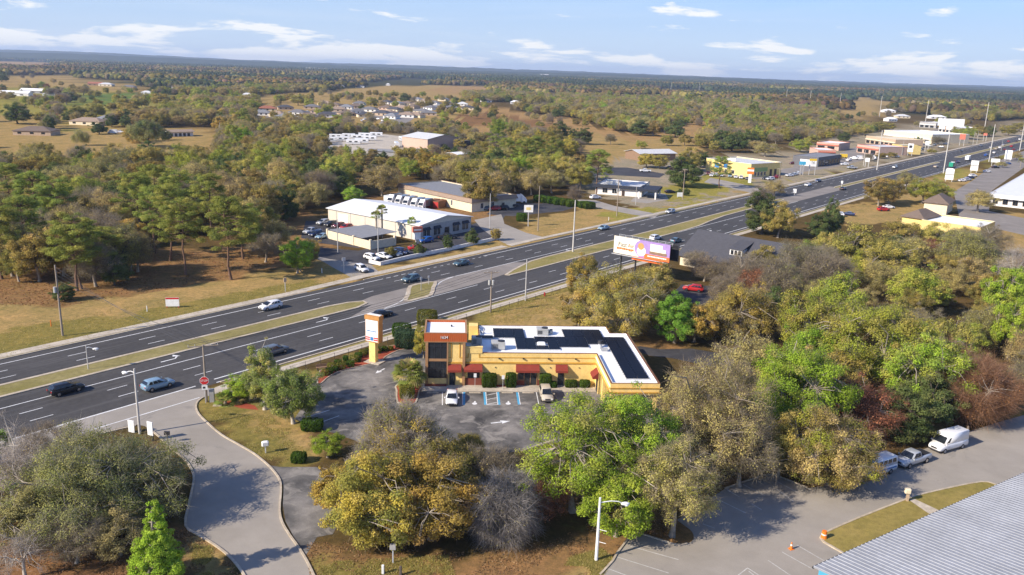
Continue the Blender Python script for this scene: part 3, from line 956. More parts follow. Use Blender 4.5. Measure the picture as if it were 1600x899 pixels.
def make_tree(seed, H, R, zb, ncl, nleaf, leaf, palette, rcl=.2, twigs=0, twig_col=(.24, .2, .16), bark='bark_grey',
              trunk_r=None, shape='dome', flat=.75, nlimb=7, droop=0.0, lean=.03, inner=.5, trunk_h=None, asp=.62, twig_w=.022, twig_len=1.0, dark_under=None):
    """-> (trunk mesh, crown mesh).  Trunk, limbs and branches run out to leaf clumps spread through an uneven crown volume."""
    leaf *= .64; nleaf = int(nleaf * 2.2); twig_w *= .8; twigs = int(twigs * 1.25)
    palette = [(tuple(min((q * .97 + sum(c) / 3 * .03) * 2.08, .85) for q in c), w) for c, w in palette]
    r = np.random.RandomState(seed)
    trunk_r = trunk_r or H * .022 + .08
    trunk_h = trunk_h if trunk_h is not None else zb + .18 * (H - zb)
    lean_v = r.normal(size=2) * lean
    top = H * .86 if shape in ('cone', 'pine') else trunk_h
    tz = np.linspace(0, top, 6)
    tp = np.stack([lean_v[0] * tz + .04 * R * np.sin(tz * .7 + seed), lean_v[1] * tz + .04 * R * np.cos(tz * .6 + seed), tz], 1)
    tp[:, :2] -= tp[0, :2]
    rs = trunk_r * np.linspace(1, .35 if shape in ('cone', 'pine') else .7, 6); rs[0] *= 1.35
    segs = [(tp, rs)]
    # clump centres
    if shape == 'dome':
        lob = r.normal(size=(11, 3)); lob[:, 2] = np.abs(lob[:, 2]) * .7 - .1
        lob /= np.linalg.norm(lob, axis=1, keepdims=True)
        d = r.normal(size=(ncl * 3, 3)); d /= np.linalg.norm(d, axis=1, keepdims=True)
        d = d[d[:, 2] > -.55][:ncl]
        ncl = len(d)
        f = .66 + .42 * np.max(np.exp(-((1 - d @ lob.T) / .10)), axis=1)
        spr = r.rand(ncl) < .16
        f = np.where(spr, f * (1.1 + .2 * r.rand(ncl)), f)
        u = 1 - inner * r.rand(ncl) ** 1.7
        hz_ = (H - zb)
        zc0 = zb + .36 * hz_
        C = np.stack([d[:, 0] * R * f * u, d[:, 1] * R * f * u, zc0 + np.where(d[:, 2] > 0, d[:, 2] * .62 * hz_ * f * u, d[:, 2] * .5 * hz_ * u)], 1)
        outw = d
        rc = rcl * R * (.6 + .75 * r.rand(ncl)) * np.where(spr, .7, 1)
    elif shape == 'cone':
        z = zb + (H - zb) * (1 - r.rand(ncl) ** .62) * 1.0
        frac = 1 - (z - zb) / (H - zb)
        rad_ = R * (frac ** .72) * (.72 + .42 * r.rand(ncl)) * (1 - inner * r.rand(ncl) ** 2)
        rad_ *= np.clip((z - zb + .8) / 1.6, .55, 1)
        th = r.rand(ncl) * 2 * pi
        C = np.stack([rad_ * np.cos(th), rad_ * np.sin(th), z], 1)
        outw = np.stack([np.cos(th), np.sin(th), .5 + 0 * th], 1)
        rc = rcl * R * (.6 + .6 * r.rand(ncl)) * (.5 + .6 * frac)
    else:  # pine: whorls of flattened tufts round a long bare trunk
        z = zb + (H - zb) * r.rand(ncl) ** .8
        fr = (z - zb) / (H - zb)
        rad_ = R * np.sqrt(np.clip(1.02 - (fr * 1.35 - .45) ** 2 * 1.1, .02, 1)) * (.35 + .75 * r.rand(ncl) ** .6)
        th = r.rand(ncl) * 2 * pi
        C = np.stack([rad_ * np.cos(th), rad_ * np.sin(th), z], 1)
        outw = np.stack([np.cos(th) * .4, np.sin(th) * .4, 1 + 0 * th], 1)
        rc = rcl * R * (.7 + .6 * r.rand(ncl))
    # limbs
    tipz = tp[-1]
    nodes = []
    if shape == 'dome':
        for k in range(nlimb):
            a = 2 * pi * (k + .4 * r.rand()) / nlimb
            el = .25 + .55 * r.rand() + (.5 if k % 3 == 0 else 0)
            e = np.array([cos(a) * R * .72 * cos(el), sin(a) * R * .72 * cos(el), zb + (H - zb) * (.22 + .5 * sin(el))])
            s0 = tp[-1] * (.72 + .28 * r.rand())
            t = np.linspace(0, 1, 5)[:, None]
            mid = (s0 + e) / 2 + np.array([0, 0, .07 * H]) + r.normal(size=3) * .05 * R
            P = (1 - t) ** 2 * s0 + 2 * t * (1 - t) * mid + t * t * e
            segs.append((P, trunk_r * np.linspace(.42, .08, 5)))
            nodes += [P[i] for i in range(1, 5)]
    else:
        nodes = [tp[0] + (tp[-1] - tp[0]) * t for t in np.linspace(zb / H * .8, 1, 14)]
    nodes = np.array(nodes)
    nb = len(C) if len(C) < 260 else 260
    for i in range(nb):
        j = np.argmin(((nodes - C[i]) ** 2 * np.array([1, 1, 2.2 if shape != 'dome' else 1])).sum(1))
        s0 = nodes[j]
        L = np.linalg.norm(C[i] - s0)
        mid = (s0 + C[i]) / 2 + r.normal(size=3) * .09 * L + np.array([0, 0, .06 * L])
        w = min(.010 * L + .010, trunk_r * .22)
        segs.append((np.array([s0, mid, C[i]]), [w * 1.3, w, w * .4]))
    tv, tq = tubes_np(segs, 5)
    trunk = np_mesh('trunk', tv, [tq], [bark], smooth=True)
    # leaves and twigs
    V, FQ, FT, K, o = [], [], [], [], 0
    pal = np.array([p[0] for p in palette]); pw = np.array([p[1] for p in palette], float); pw /= pw.sum()
    ncl = len(C)
    if nleaf:
        per = np.maximum((nleaf * (rc / rc.mean()) ** 2 * (.7 + .6 * r.rand(ncl))).astype(int), 3)
        ci = np.repeat(np.arange(ncl), per)
        g = r.normal(size=(len(ci), 3)); g /= np.maximum(np.linalg.norm(g, axis=1, keepdims=True), 1e-6)
        rr = (r.rand(len(ci)) ** .45)[:, None]
        off = g * rr * rc[ci][:, None] * np.array([1, 1, flat])
        if droop:
            off[:, 2] -= droop * rc[ci] * r.rand(len(ci)) ** 2 * 2.2
        P = C[ci] + off
        nrm = g * .9 + outw[ci] * .5 + np.array([0, 0, .35]) + r.normal(size=P.shape) * .55
        v, f = leaves_np(r, P, nrm, leaf, asp)
        pa = r.choice(len(pal), ncl, p=pw); pb = r.choice(len(pal), ncl, p=pw); mixf = r.rand(ncl)[:, None] * .6
        cc = pal[pa] * (1 - mixf) + pal[pb] * mixf
        cc = cc * (.86 + .28 * r.rand(ncl))[:, None]
        lc = cc[ci] * (.72 + .56 * r.rand(len(ci)))[:, None]
        V.append(v); FQ.append(f + o); K.append(np.repeat(lc, 4, 0)); o += len(v)
    if twigs:
        ci = np.repeat(np.arange(ncl), twigs)
        g = r.normal(size=(len(ci), 3)) + outw[ci] * .9; g[:, 2] += .25 - droop * 1.4
        g /= np.linalg.norm(g, axis=1, keepdims=True)
        st = C[ci] + r.normal(size=g.shape) * (rc[ci] * .35)[:, None]
        en = st + g * (rc[ci] * twig_len * (.6 + .9 * r.rand(len(ci))))[:, None]
        v, f = blades_np(r, st, en, twig_w)
        tcx = np.array(twig_col) * (.65 + .7 * r.rand(len(ci)))[:, None]
        V.append(v); FT.append(f + o); K.append(np.repeat(tcx, 3, 0)); o += len(v)
    fl = []
    if FQ: fl.append(np.concatenate(FQ))
    if FT: fl.append(np.concatenate(FT))
    crown = np_mesh('crown', np.concatenate(V), fl, ['leaf'], cols=np.concatenate(K))
    return trunk, crown


OLIVE = [((.150, .130, .032), 3), ((.215, .175, .040), 3), ((.100, .098, .028), 2), ((.25, .190, .058), 1.4)]
TAN = [((.240, .198, .070), 3), ((.300, .245, .085), 2), ((.165, .142, .058), 2), ((.20, .18, .055), 1)]
GOLD = [((.285, .212, .036), 3), ((.210, .172, .036), 3), ((.145, .138, .032), 2.4), ((.31, .225, .055), 1)]
SPRING = [((.155, .218, .020), 4), ((.120, .180, .018), 3), ((.200, .238, .028), 2), ((.19, .185, .045), .8)]
LIME = [((.205, .222, .030), 3), ((.160, .190, .026), 3), ((.23, .205, .045), 2), ((.13, .17, .025), 1.5)]
PINEC = [((.150, .170, .034), 3), ((.105, .130, .030), 3), ((.20, .195, .042), 1.6)]
DARK = [((.050, .072, .024), 3), ((.075, .095, .028), 2), ((.10, .105, .035), 1)]
SAGE = [((.170, .155, .056), 3), ((.225, .198, .072), 2), ((.120, .115, .048), 2)]
RUST = [((.21, .085, .038), 3), ((.27, .12, .055), 2), ((.14, .07, .04), 2)]
BRIGHT = [((.165, .245, .022), 4), ((.130, .205, .020), 3), ((.21, .275, .034), 2)]
GREYB = (.30, .25, .18); TANB = (.32, .25, .17); PALEB = (.42, .37, .31); REDB = (.24, .12, .075)

SPEC = {}   # key -> list of (trunk mesh, crown mesh, H, R)


def spec(key, seeds, **k):
    SPEC[key] = [(*make_tree(s, **k), k['H'], k['R']) for s in seeds]


spec('olive', (1, 2, 3), H=12, R=6, zb=1.8, ncl=150, nleaf=62, leaf=.25, palette=OLIVE, rcl=.19, twigs=10, twig_col=GREYB, inner=.55)
spec('tan', (11, 12, 13), H=13, R=6, zb=2.2, ncl=140, nleaf=40, leaf=.22, palette=TAN, rcl=.2, twigs=26, twig_col=TANB, inner=.6)
spec('gold', (21, 22), H=11, R=5.5, zb=1.2, ncl=160, nleaf=66, leaf=.24, palette=GOLD, rcl=.19, twigs=8, twig_col=GREYB, inner=.5)
spec('spring', (31, 32, 33), H=13, R=6, zb=2, ncl=150, nleaf=60, leaf=.25, palette=SPRING, rcl=.19, twigs=9, twig_col=GREYB, inner=.55)
spec('lime', (41, 42), H=13, R=6.5, zb=2, ncl=150, nleaf=52, leaf=.25, palette=LIME, rcl=.19, twigs=12, twig_col=GREYB, inner=.6)
spec('bare', (51, 52, 53), H=12, R=5, zb=2.2, ncl=150, nleaf=5, leaf=.18, palette=TAN, rcl=.22, twigs=60, twig_col=GREYB, inner=.75, twig_len=1.3, twig_w=.024)
spec('pale_bare', (55, 56), H=12, R=4.6, zb=3, ncl=90, nleaf=0, leaf=.2, palette=TAN, rcl=.2, twigs=26, twig_col=PALEB, inner=.8, bark='bark_pale', twig_len=1.2, twig_w=.02)
spec('rust', (61, 62), H=10, R=5, zb=1.0, ncl=130, nleaf=16, leaf=.2, palette=RUST, rcl=.22, twigs=44, twig_col=REDB, inner=.7, twig_len=1.3)
spec('pine', (71, 72, 73), H=18, R=4.4, zb=7.0, ncl=75, nleaf=115, leaf=.24, palette=PINEC, rcl=.25, twigs=0, shape='pine', flat=.5, bark='bark_pine', asp=.4, trunk_r=.26)
spec('dark', (81, 82), H=11, R=5, zb=.8, ncl=150, nleaf=66, leaf=.25, palette=DARK, rcl=.2, twigs=5, inner=.5, bark='bark_dark')
spec('sage', (91, 92), H=11, R=6, zb=.8, ncl=190, nleaf=60, leaf=.2, palette=SAGE, rcl=.18, twigs=22, twig_col=(.25, .22, .17), inner=.6)
spec('shrub', (101, 102), H=2.2, R=1.3, zb=.02, ncl=50, nleaf=34, leaf=.13, palette=[((.085, .12, .022), 3), ((.12, .15, .03), 2)], rcl=.3, trunk_r=.06, trunk_h=.4, nlimb=4)
spec('moss', (111, 112), H=13, R=6.5, zb=2.5, ncl=120, nleaf=46, leaf=.24, palette=SAGE[:2] + OLIVE[:1], rcl=.2, twigs=36, twig_col=(.24, .215, .175), droop=.75, inner=.6, bark='bark_dark')

TREES = []      # everything planted, for spacing tests
NTREE = [0]


KINDNAME = {'olive': 'oak_tree', 'tan': 'oak_tree', 'gold': 'oak_tree', 'spring': 'oak_tree', 'lime': 'elm_tree', 'bare': 'bare_tree', 'pale_bare': 'bare_tree',
            'rust': 'rusty_tree', 'pine': 'pine_tree', 'dark': 'evergreen_tree', 'sage': 'willow_tree', 'moss': 'mossy_oak', 'shrub': 'shrub'}


def plant(key, pos, H, R, label, group=None, var=None, rz=None, cat=None, name=None, meshes=None):
    tr, cr, h0, r0 = meshes or SPEC[key][(len(TREES) if var is None else var) % len(SPEC[key])]
    if isinstance(pos, tuple) and len(pos) == 2:
        pos = G(*pos)
    o = thing(name or KINDNAME.get(key, 'tree'), label, cat or ('shrub' if key == 'shrub' else 'tree'), (pos[0], pos[1], 0), rng.random() * 6.28 if rz is None else rz, group)
    o.scale = (R / r0, R / r0, H / h0)
    link('trunk', tr, o); link('crown', cr, o)
    TREES.append((pos[0], pos[1], R))
    return o
# ------------------------------------------------------------------ paints
for n, c, r in (('wall_yellow', (.87, .62, .22), .8), ('wall_yellow_deep', (.60, .33, .05), .8), ('wall_cream', (.72, .62, .44), .85), ('wall_tan', (.48, .36, .25), .85),
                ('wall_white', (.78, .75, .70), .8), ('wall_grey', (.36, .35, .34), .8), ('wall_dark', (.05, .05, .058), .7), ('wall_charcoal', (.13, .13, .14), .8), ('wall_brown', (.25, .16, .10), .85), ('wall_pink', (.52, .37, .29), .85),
                ('trim_brown', (.20, .085, .035), .7), ('awning_red', (.23, .035, .02), .8), ('brick_red', (.20, .055, .035), .9), ('post_brown', (.36, .20, .095), .8),
                ('wood_pole', (.30, .245, .19), .9), ('grey_pole', (.45, .44, .42), .5), ('concrete_pole', (.56, .53, .48), .8), ('dark_metal', (.03, .03, .035), .5), ('galv', (.48, .49, .50), .45),
                ('sign_white', (.80, .80, .78), .5), ('sign_red', (.55, .02, .02), .5), ('sign_red_soft', (.55, .16, .10), .6), ('sign_orange', (.72, .20, .03), .5), ('letter_black', (.02, .02, .025), .6), ('letter_blue', (.05, .20, .45), .6),
                ('sign_wood', (.50, .24, .07), .75), ('ac_unit', (.42, .42, .40), .5), ('yellow_paint', (.75, .55, .05), .6), ('orange_cone', (.80, .20, .02), .6),
                ('shingle_brown', (.17, .125, .095), .9), ('shingle_grey', (.16, .155, .16), .9), ('shingle_slate', (.070, .070, .080), .85), ('shingle_tan', (.30, .22, .16), .9), ('shingle_red', (.32, .12, .07), .9), ('roof_grey', (.22, .225, .24), .8), ('roof_pale', (.58, .58, .57), .7), ('roof_navy', (.025, .030, .045), .7),
                ('door_paint', (.06, .04, .03), .6), ('red_paint', (.45, .03, .025), .6), ('teal_paint', (.02, .30, .16), .5), ('blue_wall', (.07, .38, .58), .6), ('purple_print', (.36, .24, .52), .6), ('cream_print', (.80, .74, .60), .6),
                ('orange_print', (.80, .16, .03), .6), ('food_print', (.55, .30, .10), .6), ('green_print', (.20, .30, .05), .6), ('rubber', (.018, .018, .02), .85), ('mural_green', (.30, .42, .15), .8), ('mural_yellow', (.78, .60, .22), .8)):
    pm(n, c, r)
pm('roof_white', (.86, .86, .85), .6, var=.05, scale=.5)
pm('roof_metal_white', (.78, .78, .77), .55, var=.06, scale=.3, stripes=('X', .6, .10))
pm('roof_metal', (.30, .31, .33), .55, metal=.0, var=.12, scale=.25)
pm('wall_siding', (.66, .60, .50), .8, var=.08, scale=.4, stripes=('X', .4, .1))
pm('blue_siding', (.10, .44, .64), .6, var=.08, scale=.4, stripes=('X', .4, .2))
pm('panel_glass', (.004, .006, .014), .45, var=.2, spec=.12)
pm('glass', (.018, .022, .028), .08, var=.3, spec=.6)
pm('glass_blue', (.05, .08, .12), .1, var=.3, spec=.6)
pm('chrome', (.6, .6, .62), .25, metal=1, var=.05)
pm('lamp_lens', (.85, .85, .82), .2, var=.05)
pm('tail_lens', (.45, .02, .02), .25, var=.1)
for n, c in (('white', (.80, .80, .80)), ('silver', (.50, .52, .54)), ('grey', (.16, .18, .20)), ('black', (.012, .012, .014)), ('blue', (.02, .10, .36)), ('navy', (.015, .03, .09)), ('red', (.42, .02, .02)),
             ('maroon', (.14, .015, .02)), ('skyblue', (.28, .42, .52)), ('teal', (.09, .16, .20)), ('beige', (.50, .44, .34)), ('green', (.02, .30, .18)), ('yellow', (.75, .5, .03))):
    pm('paint_' + n, c, .30, metal=.25 if n in ('silver', 'grey', 'skyblue', 'teal', 'navy') else 0, var=.04, coat=.6)


def away(p, ang, l):
    """the point l metres from p towards the compass angle ang"""
    return Vector((p[0] + l * cos(rad(ang)), p[1] + l * sin(rad(ang)), 0))


def frame_of(p0, p1):
    p0 = Vector((p0[0], p0[1], 0)); p1 = Vector((p1[0], p1[1], 0))
    return p0, atan2(p1.y - p0.y, p1.x - p0.x), (p1 - p0).length


def side_box(mb, side, L, D, x, z, w, h, t0, t1, mi=0):
    """a box lying on one of the walls: x along the wall, t0..t1 outwards"""
    if side == 'f': mb.box(x, -t1, z, x + w, -t0, z + h, mi)
    elif side == 'b': mb.box(x, D + t0, z, x + w, D + t1, z + h, mi)
    elif side == 'r': mb.box(L + t0, x, z, L + t1, x + w, z + h, mi)
    else: mb.box(-t1, x, z, -t0, x + w, z + h, mi)
    return mb


def add_window(t, side, L, D, x, z, w, h, glass='glass', frame='wall_white', name='window', bars=1):
    o = side_box(MB(), side, L, D, x, z, w, h, .0, .03).build(name, glass, t)
    fb = MB(); q = min(.1, w * .12)
    side_box(fb, side, L, D, x - q, z - q, w + 2 * q, q, .0, .07)
    side_box(fb, side, L, D, x - q, z + h, w + 2 * q, q, .0, .07)
    side_box(fb, side, L, D, x - q, z, q, h, .0, .07); side_box(fb, side, L, D, x + w, z, q, h, .0, .07)
    for k in range(1, bars + 1):
        side_box(fb, side, L, D, x + w * k / (bars + 1) - q * .3, z, q * .6, h, .031, .06)
    fb.build('frame', frame, o)
    return o


def add_door(t, side, L, D, x, w=1.0, h=2.1, mat_='door_paint'):
    o = side_box(MB(), side, L, D, x, .02, w, h, .0, .05).build('door', mat_, t)
    side_box(MB(), side, L, D, x + w * .8, 1.0, .08, .14, .052, .1).build('handle', 'chrome', o)
    return o


def building(name, label, cat, p0, p1, D, h, roof='flat', wall='wall_white', roofm='roof_white', rise=2.0, over=.4, ridge='x', wins=(), doors=(), group=None, trim=None, parapet=.35, glass='glass', frame='wall_white', L=None):
    """p0 -> p1 is the front wall line on the ground; the house runs D metres away from it"""
    o, rz, l = frame_of(p0, p1)
    L = L or l
    t = thing(name, label, cat, o, rz, group)
    w = MB()
    if roof == 'flat':
        strip_mb(w, [(0.12, .12), (L - .12, .12), (L - .12, D - .12), (.12, D - .12)], .24, 0, h, 0, True)
        w.build('wall', wall, t)
        r = MB(); r.box(.24, .24, h - parapet - .2, L - .24, D - .24, h - parapet); r.build('roof', roofm, t)
        tb = MB(); strip_mb(tb, [(0.1, .1), (L - .1, .1), (L - .1, D - .1), (.1, D - .1)], .4, h, h + .14, 0, True); tb.build('coping', trim or wall, t)
    elif roof == 'gable':
        if ridge == 'x':
            prof = [(0, 0), (D, 0), (D, h), (D / 2, h + rise), (0, h)]
            w.loft([[(x, p[0], p[1]) for p in prof] for x in (0, L)])
            s = rise / (D / 2)
            rp = [(-over, h - over * s), (D / 2, h + rise), (D + over, h - over * s), (D + over, h - over * s + .16), (D / 2, h + rise + .16), (-over, h - over * s + .16)]
            rp = [(a, b_ + .012) for a, b_ in rp]
            r = MB().loft([[(x, p[0], p[1]) for p in rp] for x in (-over, L + over)])
        else:
            prof = [(0, 0), (L, 0), (L, h), (L / 2, h + rise), (0, h)]
            w.loft([[(p[0], y, p[1]) for p in prof] for y in (0, D)])
            s = rise / (L / 2)
            rp = [(-over, h - over * s), (L / 2, h + rise), (L + over, h - over * s), (L + over, h - over * s + .16), (L / 2, h + rise + .16), (-over, h - over * s + .16)]
            rp = [(a, b_ + .012) for a, b_ in rp]
            r = MB().loft([[(p[0], y, p[1]) for p in rp] for y in (-over, D + over)])
        w.build('wall', wall, t); r.build('roof', roofm, t)
    else:  # hip
        w.box(0, 0, 0, L, D, h); w.build('wall', wall, t)
        k = min(L, D) / 2
        e = over
        r = MB()
        if L >= D: a, b_ = (k, D / 2, h + rise), (L - k, D / 2, h + rise)
        else: a, b_ = (L / 2, k, h + rise), (L / 2, D - k, h + rise)
        z = h - .1
        base = [(-e, -e, z), (L + e, -e, z), (L + e, D + e, z), (-e, D + e, z)]
        v = base + [a, b_] + [(p[0], p[1], z - .15) for p in base]
        if L >= D: f = [(0, 1, 5, 4), (1, 2, 5), (2, 3, 4, 5), (3, 0, 4)]
        else: f = [(0, 1, 4), (1, 2, 5, 4), (2, 3, 5), (3, 0, 4, 5)]
        f += [(6, 7, 1, 0), (7, 8, 2, 1), (8, 9, 3, 2), (9, 6, 0, 3), (9, 8, 7, 6)]
        r.add(v, f); r.build('roof', roofm, t)
    for q in wins:
        add_window(t, q[0], L, D, *q[1:5], glass=glass, frame=frame)
    for q in doors:
        add_door(t, q[0], L, D, *q[1:])
    return t


# ------------------------------------------------------------------ the yellow building with the solar roof
t = thing('restaurant_building', 'yellow building with a glazed entrance tower and solar panels on its white roof', 'building', BO, BA)
HP = 5.4
w = MB()
# main block and wing walls (outer skin), 0.3 thick; a white membrane lines the inside of the parapet
strip_mb(w, [(26.95, -3.0), (26.95, .65), (6.2, .65), (6.2, 7.0), (8.6, 7.0), (8.6, 14.85), (31.0, 14.85), (31.0, 11.15), (34.05, 11.15), (34.05, -3.0)], .3, 0, HP)
w.box(26.9, -3.0, 0, 34.0, -2.8, HP - .7)
w.build('wall', 'wall_yellow', t)
pf = MB(); strip_mb(pf, [(8.9, .84), (27.17, .84), (27.17, -12.0), (33.70, -12.0), (33.70, 10.95), (30.8, 10.95), (30.8, 14.66), (8.78, 14.66), (8.78, 1.0)], .06, HP - .5, HP + .085)
pf.build('parapet_lining', 'roof_white', t)
cn = MB()   # canopy of the wing: deep fascia carried on columns
strip_mb(cn, [(27.0, -3.2), (27.0, -12.2), (33.9, -12.2), (33.9, -3.2)], .36, 3.75, HP)
cn.build('canopy_fascia', 'wall_yellow', t)
cc = MB(); cc.box(27.2, -12.0, 3.7, 33.7, -3.2, 3.86); cc.build('canopy_ceiling', 'wall_cream', t)
for x, y in ((27.25, -11.6), (33.6, -11.6), (27.25, -5.2)):
    MB().bbox(x - .28, y - .28, 0, x + .28, y + .28, 3.72).build('column', 'wall_yellow', t)
r = MB()
r.prism([(6.4, .8), (26.8, .8), (26.8, -12.0), (33.75, -12.0), (33.75, 11.0), (30.8, 11.0), (30.8, 14.7), (8.75, 14.7), (8.75, 7.0), (6.4, 7.0)], HP - .62, HP - .42)
r.build('roof', 'roof_white', t)
cp = MB()
strip_mb(cp, [(8.9, .63), (26.96, .63), (26.96, -12.24), (33.95, -12.24), (33.95, 11.18), (31.03, 11.18), (31.03, 14.88), (8.56, 14.88), (8.56, 7.2)], .26, HP, HP + .08)
cp.build('coping', 'trim_brown', t)
tb = MB()   # raised parapet step next to the tower with its inlaid line
tb.box(6.25, .42, HP - .02, 8.85, .86, HP + .95); tb.box(6.2, .36, HP + .95, 8.92, .92, HP + 1.05)
tb.build('parapet_step', 'wall_yellow', t)
tl = MB()
for a in ((6.6, 8.45, HP + .62, HP + .74), (6.6, 6.74, 4.65, HP + .62), (8.31, 8.45, 4.65, HP + .62), (8.45, 26.6, 4.65, 4.77), (6.25, 6.6, 4.65, 4.77), (6.25, 26.8, 3.72, 3.98)):
    tl.box(a[0], .40 if a[2] < 4 else .45, a[2], a[1], .6, a[3])
tl.build('trim_band', 'wall_yellow_deep', t)
tl = MB()
tl.box(26.6, -12.45, 3.98, 34.3, -12.38, 4.16); tl.box(26.6, -12.45, 4.72, 34.3, -12.38, 4.82); tl.box(26.7, -12.4, 3.98, 26.82, -.2, 4.16)
tl.build('trim_band', 'wall_yellow_deep', t)
yb = MB(); yb.prism([(7.0, 13.0), (8.5, 13.0), (8.5, 14.9), (7.0, 14.9)], 0, 5.9); yb.build('rear_parapet', 'wall_yellow', t)
# tower
tw = MB()
tw.box(.15, .35, 0, 6.05, 6.9, 7.45); tw.build('tower_wall', 'wall_yellow', t)
fa = MB(); strip_mb(fa, [(-.1, .15), (6.3, .15), (6.3, 7.1), (-.1, 7.1)], .3, 7.4, 8.75, 0, True)
pm('fascia_rust', (.46, .105, .025), .6, var=.06, stripes=('X', .28, .12))
fo = fa.build('tower_fascia', 'fascia_rust', t)
e = text_mb('1634', .62, .02); e.merge(MB())
eo = MB().merge(e, Matrix.Translation((2.85, -.03, 8.1))).build('number', 'sign_white', fo)
MB().box(.05, .3, 8.2, 6.15, 6.95, 8.42).build('tower_roof', 'roof_white', t)
rim = MB(); strip_mb(rim, [(-.1, .15), (6.3, .15), (6.3, 7.1), (-.1, 7.1)], .36, 8.75, 8.82, 0, True); rim.build('tower_coping', 'post_brown', t)
rim = MB(); strip_mb(rim, [(-.1, .15), (6.3, .15), (6.3, 7.1), (-.1, 7.1)], .38, 7.28, 7.40, 0, True); rim.build('soffit_trim', 'post_brown', t)
MB().cyl(4.0, 4.6, 8.42, 8.7, .14).build('vent', 'dark_metal', t)
for x, q in ((-.02, .42), (3.32, .2), (5.75, .42)):
    MB().box(x, .05, 0, x + q, .34, 7.28).build('pilaster', 'post_brown', t)
wn = MB().box(.42, .2, 1.35, 3.30, .36, 7.22).build('tower_window', 'glass', t)
fr = MB()
for x in (.42, 1.36, 2.28, 3.2): fr.box(x, .16, 1.35, x + .09, .21, 7.2)
for z in (1.35, 2.9, 4.05, 4.55, 6.55, 7.12): fr.box(.42, .155, z, 3.3, .205, z + .1)
fr.build('frame', 'dark_metal', wn)
MB().box(.42, .12, 4.14, 3.3, .2, 4.56).build('spandrel', 'post_brown', wn)
MB().box(.42, .1, .35, 3.3, .34, 1.33).build('sill_wall', 'wall_yellow', t)
MB().box(-.1, -.25, .1, 3.3, .1, .42).build('brick_planter', 'brick_red', t)
ins = MB()
for a in ((3.6, 4.0, 7.0, 7.1), (3.95, 4.05, 4.7, 7.1), (5.25, 5.35, 4.7, 7.1), (3.6, 4.05, 4.65, 4.75), (5.25, 5.75, 4.65, 4.75), (3.55, 5.75, 3.72, 3.98)):
    ins.box(a[0], .27, a[2], a[1], .36, a[3])
ins.build('trim_band', 'wall_yellow_deep', t)
do = MB().box(3.75, .28, .15, 4.65, .36, 2.45).build('door', 'dark_metal', t)
MB().box(3.88, .255, .35, 4.52, .285, 2.3).build('pane', 'glass', do)
MB().box(4.4, .2, 1.1, 4.46, .25, 1.6).build('handle', 'chrome', do)
MB().box(6.3, .3, .14, 9.3, .5, 1.25).build('brick_skirt', 'brick_red', t)


def awning(x0, x1, z0, z1, y0, p, name='awning', parent=t):
    b_ = MB()
    b_.add([(x0, y0, z1), (x1, y0, z1), (x1, y0 - p, z0 + .35), (x0, y0 - p, z0 + .35), (x0, y0 - p, z0), (x1, y0 - p, z0), (x0, y0, z0), (x1, y0, z0)],
           [(0, 3, 2, 1), (3, 4, 5, 2), (0, 6, 4, 3), (1, 2, 5, 7), (6, 7, 5, 4)])
    return b_.build(name, 'awning_red', parent)


awning(3.5, 5.6, 2.55, 3.6, .34, .9); awning(6.0, 8.9, 2.55, 3.6, .5, .9); awning(14.2, 17.9, 2.5, 3.6, .5, .9); awning(20.5, 22.4, 2.5, 3.6, .5, .9)
wa = MB()
wa.add([(26.82, -.6, 3.6), (26.82, -3.0, 3.6), (25.9, -3.0, 2.8), (25.9, -.6, 2.8), (25.9, -.6, 2.5), (25.9, -3.0, 2.5), (26.82, -.6, 2.5), (26.82, -3.0, 2.5)], [(0, 3, 2, 1), (3, 4, 5, 2), (0, 6, 4, 3), (1, 2, 5, 7), (6, 7, 5, 4)])
wa.build('awning', 'awning_red', t)
for x, w_, z, h_ in ((6.6, 1.9, 1.3, 1.25),):
    o = MB().box(x, .42, z, x + w_, .52, z + h_).build('window', 'glass', t)
    MB().box(x + w_ / 2 - .04, .39, z, x + w_ / 2 + .04, .42, z + h_).build('frame', 'dark_metal', o)
o = MB().box(14.5, .40, .2, 17.6, .52, 2.55).build('window', 'glass', t)
fb = MB()
for x in (14.5, 15.5, 16.5, 17.52): fb.box(x, .36, .2, x + .08, .40, 2.5)
fb.box(14.5, .35, .95, 15.5, .4, 1.05); fb.build('frame', 'post_brown', o)
MB().box(14.4, .3, .14, 15.6, .5, .95).build('brick_skirt', 'brick_red', t); MB().box(17.7, .3, .14, 18.3, .5, 1.0).build('brick_skirt', 'brick_red', t)
do = MB().box(20.9, .42, .15, 21.9, .52, 2.4).build('door', 'dark_metal', t)
MB().box(21.1, .39, 1.2, 21.7, .42, 2.2).build('pane', 'glass', do)
do = MB().box(26.74, -2.6, .15, 26.8, -1.4, 2.4).build('door', 'dark_metal', t)
for x in (11.4, 15.2, 19.2, 23.5): MB().box(x, .2, 4.5, x + .22, .45, 4.68).build('wall_lamp', 'dark_metal', t)
for x in (10.9, 19.6, 24.2): MB().box(x, .4, 3.0, x + .12, .5, 3.16).build('wall_vent', 'dark_metal', t)

